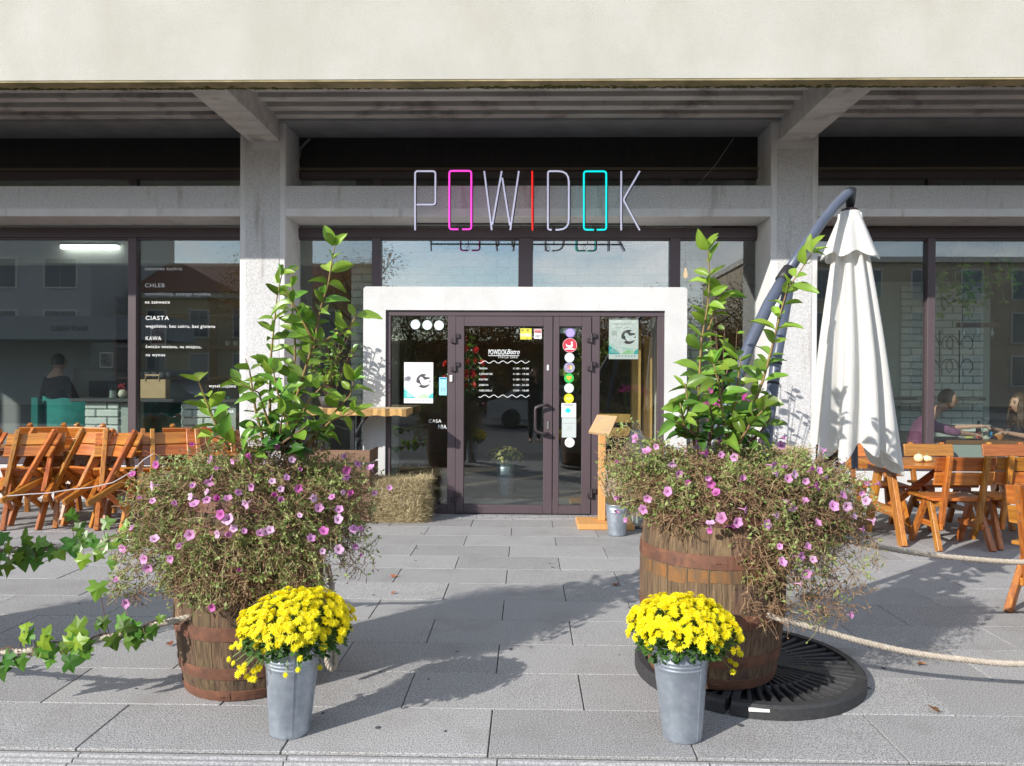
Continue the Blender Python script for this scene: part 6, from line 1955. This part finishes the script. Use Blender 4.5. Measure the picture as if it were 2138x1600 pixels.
# ---- ivy along the left ropes
M_ivy = mat('ivy_leaf', (0.075, 0.19, 0.02), .36, (0.13, 0.27, 0.03), 9, trans=.35, rand=.4)
M_ivyp = mat('ivy_leaf_pale', (0.24, 0.38, 0.025), .42, (0.17, 0.31, 0.03), 9, trans=.4, rand=.2)
def ivy_mesh(m, b=.15):
    out = [(0, 0), (-.18, .22), (-.10, .52), (.16, .34), (.34, .62), (.50, .30), (.72, .20), (1.0, 0)]
    pts = out + [(x, -y) for x, y in reversed(out[1:-1])]
    vs = [(.30, 0, .03)] + [(x, y, -b*(x*x*.7 + y*y*1.3) + .45*abs(y)*b + .04*sin(7*x + 5*y)) for x, y in pts]
    n = len(pts)
    return MB().add(vs, [(0, 1+i, 1+(i+1) % n) for i in range(n)]).mesh('leaf', m)
IV = [ivy_mesh(M_ivy), ivy_mesh(M_ivy, .5), ivy_mesh(M_ivyp, .3), ivy_mesh(M_ivy, .9)]
def ivy(label, fine, spots, s0):
    t = thing('ivy_vine', fine[0], label, 'vine', 'ivy on the left ropes')
    L = len(fine)
    spots = list(spots)
    for _ in range(24):
        q = fine[rnd.randrange(int(L*.12), int(L*.72))]
        v = cam_rot.transposed() @ (q - Vector((0, 0, CAM_H)))
        spots.append((1069 - F*v.x/v.z + rnd.gauss(0, 10), 800 + F*v.y/v.z + rnd.gauss(-4, 14), s0*rnd.uniform(.5, 1.05), rnd.uniform(-2.6, .6), rnd.choice((0, 0, 1, 2, 3)), rnd.uniform(0, .03)))
    vine = [fine[i] + Vector((.0, .022*cos(i*.35) - .004, .022*sin(i*.35))) for i in range(0, L, 3)]
    MB().tube(vine, .0035, 5).build('vine_stem', M_stemb, t)
    for (x, y, sz, ang, k, dY) in spots:
        near = min(fine, key=lambda p: ((p - P(x, y, p.y)).length))
        p = P(x, y, near.y - .03 - dY)
        d = Vector((cos(ang), rnd.uniform(-.35, .1), sin(ang)))
        up = Vector((rnd.gauss(0, .3), -.9, .45 + rnd.gauss(0, .3)))
        M = leaf_M(p, d, up, sz*.86)
        inst('leaf', IV[k], t, M)
        MB().tube([near, near.lerp(p, .5) + Vector((0, -.01, .02)), p], .0018, 4).build('leaf_stalk', M_stemb, t)
R_ = math.radians
sp1 = [(205,1218,.10,R_(-95),0,0),(215,1290,.075,R_(-80),0,0),(176,1310,.115,R_(190),2,0),(165,1338,.115,R_(-60),0,0),(135,1345,.08,R_(-95),1,0),(95,1335,.09,R_(70),2,0),(45,1340,.075,R_(60),2,0),(20,1365,.10,R_(-110),1,0),(40,1372,.08,R_(-70),0,0),(135,1385,.10,R_(10),1,.02),(105,1370,.07,R_(-100),0,0),(205,1300,.05,R_(-110),1,0),(232,1330,.085,R_(-70),0,0),(245,1298,.08,R_(15),1,0),(285,1330,.075,R_(-90),0,0),(305,1315,.075,R_(-70),1,0),(190,1350,.09,R_(-130),1,0),(60,1310,.06,R_(170),2,0),(330,1295,.05,R_(30),0,0),(0,1385,.1,R_(-80),1,0)]
ivy('trailing ivy wound along the lower left rope', rl1, sp1, .09)
sp2 = [(75,1140,.16,R_(-95),0,0),(100,1150,.11,R_(-20),1,0),(55,1135,.11,R_(100),1,.02),(20,1170,.12,R_(-100),2,0),(0,1180,.12,R_(-120),2,0),(45,1160,.12,R_(-80),1,0),(150,1125,.14,R_(-70),0,0),(160,1110,.09,R_(50),0,0),(175,1120,.09,R_(-30),1,0),(190,1125,.09,R_(-60),0,0),(215,1130,.12,R_(-20),0,0),(210,1150,.09,R_(-120),2,0),(235,1165,.09,R_(-90),0,0),(245,1140,.09,R_(60),2,0),(215,1095,.09,R_(20),0,.05),(265,1115,.10,R_(100),2,.05),(150,1085,.09,R_(80),0,.05),(175,1160,.10,R_(-95),2,.05),(275,1140,.08,R_(-30),1,.0),(290,1115,.09,R_(10),1,0),(120,1150,.09,R_(-40),2,0),(10,1130,.10,R_(130),0,0),(395,980,.10,R_(60),2,.3),(360,1000,.08,R_(-160),0,.3)]
ivy('trailing ivy wound along the upper left rope', rl2, sp2, .1)

# ---- small-leaved potted shrubs
L_small_pre = None
L_small = [leaf_mesh('leaf', M_leaf, .55, .3, .2, 0, 4), leaf_mesh('leaf', M_leafd, .55, .3, .2, 0, 4), leaf_mesh('leaf', M_leafy, .5, .3, .1, 0, 4)]
M_pot = mat('dark_pot', (.05, .045, .045), .6)
def small_shrub(label, base, c, r, n, nst, pool=(0, 0, 1), s=.055):
    t = thing('potted_shrub', base, label, 'potted shrub', 'small leaved potted shrubs')
    bb = Vector(base); c = Vector(c)
    ph = max(.12, min(.30, (c.z - r[2] - bb.z)*.9 + .05))
    MB().lathe([(.001, 0), (.09, 0), (.125, ph), (.115, ph), (.001, ph - .02)], 18, base).build('pot', M_pot, t, smooth=True)
    for k in range(nst):
        d = Vector((rnd.gauss(0, .6), rnd.gauss(0, .5), rnd.uniform(.2, 1)))
        d.normalize()
        e = c + Vector((d.x*r[0], d.y*r[1], d.z*r[2]))
        s0 = bb + Vector((rnd.uniform(-.05, .05), rnd.uniform(-.04, .04), ph - .01))
        pts = spline([s0, s0.lerp(e, .5) + Vector((rnd.gauss(0, .02), 0, .03)), e], .03)
        MB().tube(pts, .0035, 5).build('stem', M_stemb, t)
        for j in range(n // nst):
            p = pts[rnd.randrange(max(1, len(pts)//4), len(pts))]
            a = rnd.uniform(0, 6.28)
            dd = Vector((cos(a), sin(a), rnd.uniform(-.1, .8)))
            inst('leaf', L_small[rnd.choice(pool)], t, leaf_M(p, dd, (rnd.gauss(-.2, .6), rnd.gauss(-.5, .5), rnd.gauss(.6, .4)), s*rnd.uniform(.7, 1.3)))
    return t
b1 = P(690, 853, YK); small_shrub('dense small leaved shrub in a pot on the console', (b1.x, YK, zk + .001), P(690, 765, YK), (.40, .2, .40), 260, 20, (0, 0, 1, 2), .062)
b2 = P(1515, 900, 7.7); small_shrub('glossy green potted shrub behind the right laurel', (b2.x, 7.7, .001), P(1520, 790, 7.7), (.32, .2, .55), 220, 16, (0, 0, 1, 2), .08)
def hanging_plant(x, ytop, ylow, Y, label):
    p, q = P(x, ytop, Y), P(x, ylow, Y)
    t = thing('hanging_plant', p, label, 'hanging plant', 'hanging plants in the right dining room')
    MB().lathe([(.001, -.16), (.07, -.15), (.11, 0), (.10, 0), (.001, -.04)], 16, tuple(p)).build('pot', M_pot, t, smooth=True)
    for s in (-1, 0, 1):
        MB().tube([p + Vector((s*.09, 0, 0)), p + Vector((0, 0, .35))], .003, 4).build('cord', M_black, t)
    for k in range(12):
        a = k*2.4
        e = p + Vector((cos(a)*.18, sin(a)*.14 - .05, -(p.z - q.z)*rnd.uniform(.35, 1)))
        pts = spline([p + Vector((cos(a)*.09, sin(a)*.09, .02)), p + Vector((cos(a)*.17, sin(a)*.15, -.06)), e], .05)
        MB().tube(pts, .003, 4).build('trailing_stem', M_stemg, t)
        for j in range(11):
            c = rnd.choice(pts)
            d = Vector((rnd.gauss(0, 1), rnd.gauss(0, .6), rnd.gauss(-.3, .6)))
            inst('leaf', L_small[rnd.choice((0, 1, 2))], t, leaf_M(c, d, (rnd.gauss(0, .4), -1, .4), .075*rnd.uniform(.7, 1.3)))
hanging_plant(1995, 560, 670, 9.35, 'trailing potted plant hanging behind the right window above the diners')
hanging_plant(2085, 545, 640, 9.5, 'trailing potted plant hanging behind the right window at the picture edge')
# pink phlox behind the laurel
ph = thing('phlox_plant', (P(1530, 900, 5.6).x, 5.6, .001), 'bright pink phlox blooms behind the right laurel', 'flowering plant')
pm = mat('phlox_pink', (.55, .06, .32), .6, trans=.3, rand=.2)
pf = MB()
for k in range(5):
    a = 2*pi*k/5
    pf.add([(0,0,0), (.7*cos(a-.45), .7*sin(a-.45), .1), (1.0*cos(a), 1.0*sin(a), .05), (.7*cos(a+.45), .7*sin(a+.45), .1)], [(0,1,2,3)])
pfm = pf.mesh('flower', pm)
for (cx, cy, rr) in ((1495,836,26),(1512,826,24),(1548,828,30),(1562,838,24),(1486,842,18),(1580,850,14)):
    c = P(cx, cy, 5.6)
    for k in range(22):
        q = c + Vector((rnd.gauss(0, 1)*rr*.45*5.6/F, rnd.gauss(0, .04), rnd.gauss(0, 1)*rr*.32*5.6/F))
        d = Vector((rnd.gauss(0, .4), -1, .5 + rnd.gauss(0, .3)))
        inst('flower', pfm, ph, Matrix.Translation(q) @ d.to_track_quat('Z', 'Y').to_matrix().to_4x4() @ Matrix.Scale(.016*rnd.uniform(.8, 1.2), 4))
    MB().tube([(ph.location.x + rnd.uniform(-.05, .05), 5.6, .35), (c.x, c.y, c.z)], .005, 5).build('stem', M_stemg, ph)
MB().lathe([(.001, 0), (.11, 0), (.15, .36), (.135, .36), (.001, .33)], 18, tuple(ph.location)).build('pot', M_pot, ph, smooth=True)
# heather in the small bucket
he = thing('heather_plant', (bS.x, bS.y, .27), 'pale heather and grass tuft in the small bucket', 'plant')
sp = [MB(), MB(), MB()]
for k in range(260):
    a = rnd.uniform(0, 6.28); r = rnd.uniform(0, .07)
    s = Vector((bS.x + r*cos(a), bS.y + r*sin(a), .26))
    e = s + Vector((cos(a)*rnd.uniform(.02, .14) - .01, sin(a)*rnd.uniform(.02, .10), rnd.uniform(.12, .40)))
    mid = s.lerp(e, .5) + Vector((0, 0, .03))
    sp[0 if k % 3 else 1].tube([s, mid, e], [.002, .002, .001], 3, cap=False)
    if k % 3 == 0:
        for j in range(14):
            q = mid.lerp(e, j/13)
            sp[2].sphere(q + Vector((rnd.gauss(0, .004), rnd.gauss(0, .004), 0)), .004, 4, 3)
sp[0].build('green_stems', M_twigo, he)['kind'] = 'stuff'
sp[1].build('dry_stems', M_twigb, he)['kind'] = 'stuff'
sp[2].build('blooms', mat('heather_white', (.68, .60, .55), .8), he)['kind'] = 'stuff'
# fallen leaves and litter
M_fall = mat('fallen_leaf', (0.33, 0.12, 0.04), .7, (0.25, 0.08, 0.03), 30, rand=.3)
flm = ivy_mesh(M_fall, -.35)
for i, (x, y, s, lab) in enumerate(((1958,1487,.055,'curled brown leaf lying on the paving at lower right'), (1918,1388,.045,'brown leaf lying under the lower right rope'), (1290,1223,.05,'curled brown leaf lying left of the right barrel'), (352,1350,.035,'small tan leaf lying left of the left barrel'), (818,1206,.045,'tan leaf on the paving right of the left barrel'), (818,1241,.03,'smaller tan leaf on the paving right of the left barrel'), (55,1335,.05,'reddish leaf lying under the lower ivy rope'))):
    q = G(x, y)
    o = bpy.data.objects.new('fallen_leaf', flm); C.objects.link(o)
    o.matrix_world = Matrix.Translation((q.x, q.y, .012)) @ Euler((rnd.uniform(-.3, .3), rnd.uniform(-.2, .2), rnd.uniform(0, 6))).to_matrix().to_4x4() @ Matrix.Scale(s, 4)
    tag(o, lab, 'leaf', 'fallen leaves on the paving')
# ================================================================== the street opposite (seen mirrored in the glass)
def house(name, label, x0, x1, y, depth, h, wall, roof_m, win_rows, win_cols, ww, wh, z0, dz, pitch=0.0, frame_m=None, xs=None):
    t = thing(name, ((x0+x1)/2, y, -.16), label, 'building')
    MB().box(x0, x1, y - depth, y, -.16, h).build('wall', wall, t)
    MB().box(x0 - .15, x1 + .15, y - depth, y + .25, h + .001, h + .35).build('cornice', frame_m, t)
    if pitch:
        MB().prism([(0, 0), (1, 0), (1, 1)], 0, 1)
        r = MB().add([(x0-.3, y+.5, h+.351), (x1+.3, y+.5, h+.351), (x1+.3, y-depth/2, h+.35+pitch), (x0-.3, y-depth/2, h+.35+pitch), (x0-.3, y-depth, h+.351), (x1+.3, y-depth, h+.351)],
                     [(0,1,2,3), (3,2,5,4), (0,3,4), (1,5,2), (0,4,5,1)])
        r.build('roof', roof_m, t)
    for r_ in range(win_rows):
        for c_ in range(win_cols):
            cx = x0 + (x1-x0)*(c_ + .5)/win_cols
            z = z0 + r_*dz
            w = MB().box(cx - ww/2 - .1, cx + ww/2 + .1, y + .001, y + .08, z - .1, z + wh + .1).build('window', frame_m, t)
            for s in (-1, 1):
                MB().box(cx + (s-1)*ww/4 + .02, cx + (s+1)*ww/4 - .02, y + .081, y + .10, z, z + wh).build('pane', M_dglass, w)
    return t
M_dglass = mat('far_glass', (0.05, 0.07, 0.10), .1, spec=.8)
M_wgrey = mat('far_grey', (0.42, 0.43, 0.44), .9, (0.38, 0.39, 0.40), .4)
M_wtan = mat('far_tan', (0.50, 0.40, 0.24), .9, (0.45, 0.36, 0.22), .4)
M_wbeige = mat('far_beige', (0.50, 0.42, 0.32), .9, (0.45, 0.38, 0.29), .3)
M_wtrim = mat('far_trim', (0.62, 0.60, 0.55), .9)
M_tile = mat('far_roof_tile', (0.22, 0.085, 0.055), .8, (0.17, 0.065, 0.045), 2, stretch=(1, 8, 1))
YS_ = -24.0
house('grey_block', 'grey modern block across the street, mirrored at the far left', -46, -25, YS_, 10, 12, M_wgrey, None, 3, 6, 1.8, 1.6, 3.6, 3.0, frame_m=M_wtrim)
sg = thing('shop_sign', (-27.5, YS_ + 4.0, 3.0), 'grey shop canopy reading BLACK WORLD across the street', 'sign')
MB().box(-40, -19, YS_ + .11, YS_ + 4.0, 3.4, 4.6).build('canopy', mat('far_canopy', (.30, .32, .35), .8), sg)
tm = text_mesh('BLACK WORLD', M_ink, .01)
inst('lettering', tm, sg, Matrix.Translation((-22.8, YS_ + 4.02, 3.85)) @ Matrix.Rotation(pi, 4, 'Z') @ FLIP @ Matrix.Diagonal((.28, .36, 1, 1)))
house('tan_house', 'tan town house with red tiled roof across the street', -24.6, -11, YS_ - 4, 10, 6.4, M_wtan, M_tile, 2, 5, 1.1, 1.6, 1.3, 2.7, 2.6, M_wtrim)
house('beige_palace', 'long beige public building across the street on the right', 14, 52, YS_ - 6, 12, 9.0, M_wbeige, None, 3, 12, 1.2, 1.8, 1.2, 2.75, frame_m=M_wtrim)
M_tbark = mat('tree_bark', (0.07, 0.055, 0.045), .9)
M_aut = [mat('autumn_leaf_a', (0.20, 0.13, 0.03), .7, (0.36, 0.16, 0.03), 2, trans=.4), mat('autumn_leaf_b', (0.09, 0.11, 0.03), .7, (0.14, 0.13, 0.04), 2, trans=.3)]
def street_tree(x, y, h, r, label, mi, n=6500, s=.10):
    t = thing('street_tree', (x, y, -.16), label, 'tree', 'autumn trees across the street')
    tr = MB().tube([(x, y, -.16), (x + .1, y, h*.3), (x - .1, y, h*.62), (x, y, h*.85)], [.16, .13, .09, .03], 8)
    for k in range(9):
        a = k*2.4; z = h*(.32 + .05*k)
        tr.tube([(x, y, z), (x + cos(a)*r*.5, y + sin(a)*r*.5, z + h*.12), (x + cos(a)*r*.8, y + sin(a)*r*.8, z + h*.22)], [.05, .035, .012], 5)
    tr.build('trunk', M_tbark, t)
    lf = MB()
    cl = [(Vector((x + rnd.gauss(0, r*.42), y + rnd.gauss(0, r*.42), h*.66 + rnd.gauss(0, h*.14))), rnd.uniform(.25, .5)*r) for _ in range(34)]
    for k in range(n):
        c, rr = rnd.choice(cl)
        p = c + Vector((rnd.gauss(0, 1), rnd.gauss(0, 1), rnd.gauss(0, .8)))*rr*.5
        d = Vector((rnd.gauss(0, 1), rnd.gauss(0, 1), rnd.gauss(0, 1))).normalized(); u = d.orthogonal().normalized()
        q = rnd.uniform(.6, 1.3)*s
        lf.add([p, p + d*q*.5 + u*q*.35, p + d*q, p + d*q*.5 - u*q*.35], [(0,1,2,3)])
    lf.build('crown', M_aut[mi], t)['kind'] = 'stuff'
for i, (x, y, h, r, mi) in enumerate(((-7.5, -15, 7.2, 2.2, 0), (-3.0, -17, 5.2, 2.0, 0), (1.5, -18, 4.8, 2.0, 1), (6.0, -16, 5.2, 2.0, 0), (11.5, -20, 7.5, 2.4, 1), (-12, -17, 8.0, 2.4, 0), (-5.4, -18, 5.0, 2.0, 1), (-.8, -17.5, 5.0, 2.0, 0), (3.8, -18.5, 5.0, 2.0, 0), (8.6, -18, 5.3, 2.0, 0))):
    street_tree(x, y, h, r, ('autumn street tree beyond the road', 'low rust coloured tree beyond the road', 'low green autumn tree beyond the road', 'low brown tree beyond the road', 'tall olive tree near the beige building', 'tall brown tree near the tan house', 'low olive tree between the two brown trees beyond the road', 'low amber tree facing the entrance beyond the road', 'low russet tree right of the silver car beyond the road', 'low amber tree short of the tall olive one')[i], mi)
hg = thing('hedge', (0, -19.5, -.16), 'dark clipped hedge along the far pavement', 'hedge')
hb = MB()
for k in range(5200):
    p = Vector((rnd.uniform(-14, 13), rnd.uniform(-20.2, -18.8), rnd.uniform(-.1, 2.4)))
    d = Vector((rnd.gauss(0, 1), rnd.gauss(0, 1), rnd.gauss(0, 1))).normalized(); u = d.orthogonal().normalized(); q = rnd.uniform(.15, .3)
    hb.add([p, p + d*q*.5 + u*q*.35, p + d*q, p + d*q*.5 - u*q*.35], [(0,1,2,3)])
hb.build('foliage', M_aut[1], hg)['kind'] = 'stuff'
gw = thing('horizon_screen_wall', (1, -22.5, -.16), 'added dark brick wall hiding the bright horizon behind the far hedge', 'wall')  # added wall, keeps bright horizon sky out of the mirrored hedge gaps
MB().box(-11, 14, -22.8, -22.4, -.16, 3.3).build('brickwork', mat('far_brick', (.12, .07, .05), .9, (.17, .10, .07), 3), gw)
MB().box(-11.1, 14.1, -22.85, -22.35, 3.301, 3.42).build('coping', M_wtrim, gw)
# parked cars
M_carw = mat('silver_paint', (.45, .47, .50), .25, metal=.4, coat=.6)
M_card = mat('dark_paint', (.03, .03, .035), .25, coat=.6)
M_tyre = mat('tyre', (.02, .02, .02), .8)
def car(x, y, label, m, L=4.3, van=False):
    t = thing('parked_car', (x, y, -.16), label, 'car', 'cars parked across the road')
    z = -.16
    if van: body = [(0,.3),(L,.3),(L,.9),(L-.5,1.1),(L-1.1,1.9),(.1,1.95),(0,1.2)]
    else: body = [(0,.3),(L,.3),(L,.75),(L-.9,.88),(L-1.6,1.42),(1.1,1.48),(.35,.95),(0,.85)]
    b = MB().prism([(x - L/2 + u, z + v) for u, v in body], y - .85, y + .85).build('body', m, t)
    win = [(.75,.95),(L-1.15,.92),(L-1.7,1.34),(1.15,1.40)] if not van else [(.3,1.15),(L-.75,1.15),(L-1.2,1.8),(.3,1.85)]
    MB().prism([(x - L/2 + u, z + v) for u, v in win], y + .851, y + .86).build('side_window', M_dglass, t)
    for u in (.8, L - .85):
        for s in (-1, 1):
            MB().tube([(x - L/2 + u, y + s*.87, z + .32), (x - L/2 + u, y + s*.68, z + .32)], .32, 18).build('wheel', M_tyre, t)
    for zz in (.72,):
        MB().bbox(x - L/2 - .02, x - L/2 + .06, y + .5, y + .8, z + zz, z + zz + .14, .01).build('tail_light', mat('tail_red%d' % int(x*10), (.5, .01, .01), .3), t)
        MB().bbox(x - L/2 - .02, x - L/2 + .06, y - .8, y - .5, z + zz, z + zz + .14, .01).build('tail_light', MATS['tail_red%d' % int(x*10)], t)
    return t
car(.8, -9.0, 'silver hatchback parked across the road', M_carw)
car(-14.5, -10.0, 'dark van parked across the road on the left', M_card, 4.8, True)
car(9.5, -9.5, 'dark hatchback parked across the road on the right', M_card)

# the photographer, mirrored in the door glass
person('person in dark clothes holding up a phone, mirrored in the door', (.16, -.42, .95), (0, .0, .42), (.15, -.40, 1.60), (0, 1),
       ((.02, -.16, 1.44), (.14, -.16, 1.44)), mat('dark_coat', (.015, .014, .013), .9), M_brownhair, mat('black_trousers', (.012, .012, .014), .9),
       ((-.12, -.36, 1.20), (.40, -.36, 1.20)), standing=True, long_hair=True, loc=(.16, -.42, -.16))
ph_ = thing('phone', (.08, -.09, 1.44), 'dark phone held up by the photographer in the door reflection', 'phone')
MB().bbox(.0, .16, -.075, -.067, 1.45, 1.53, .003).build('handset', M_black, ph_)
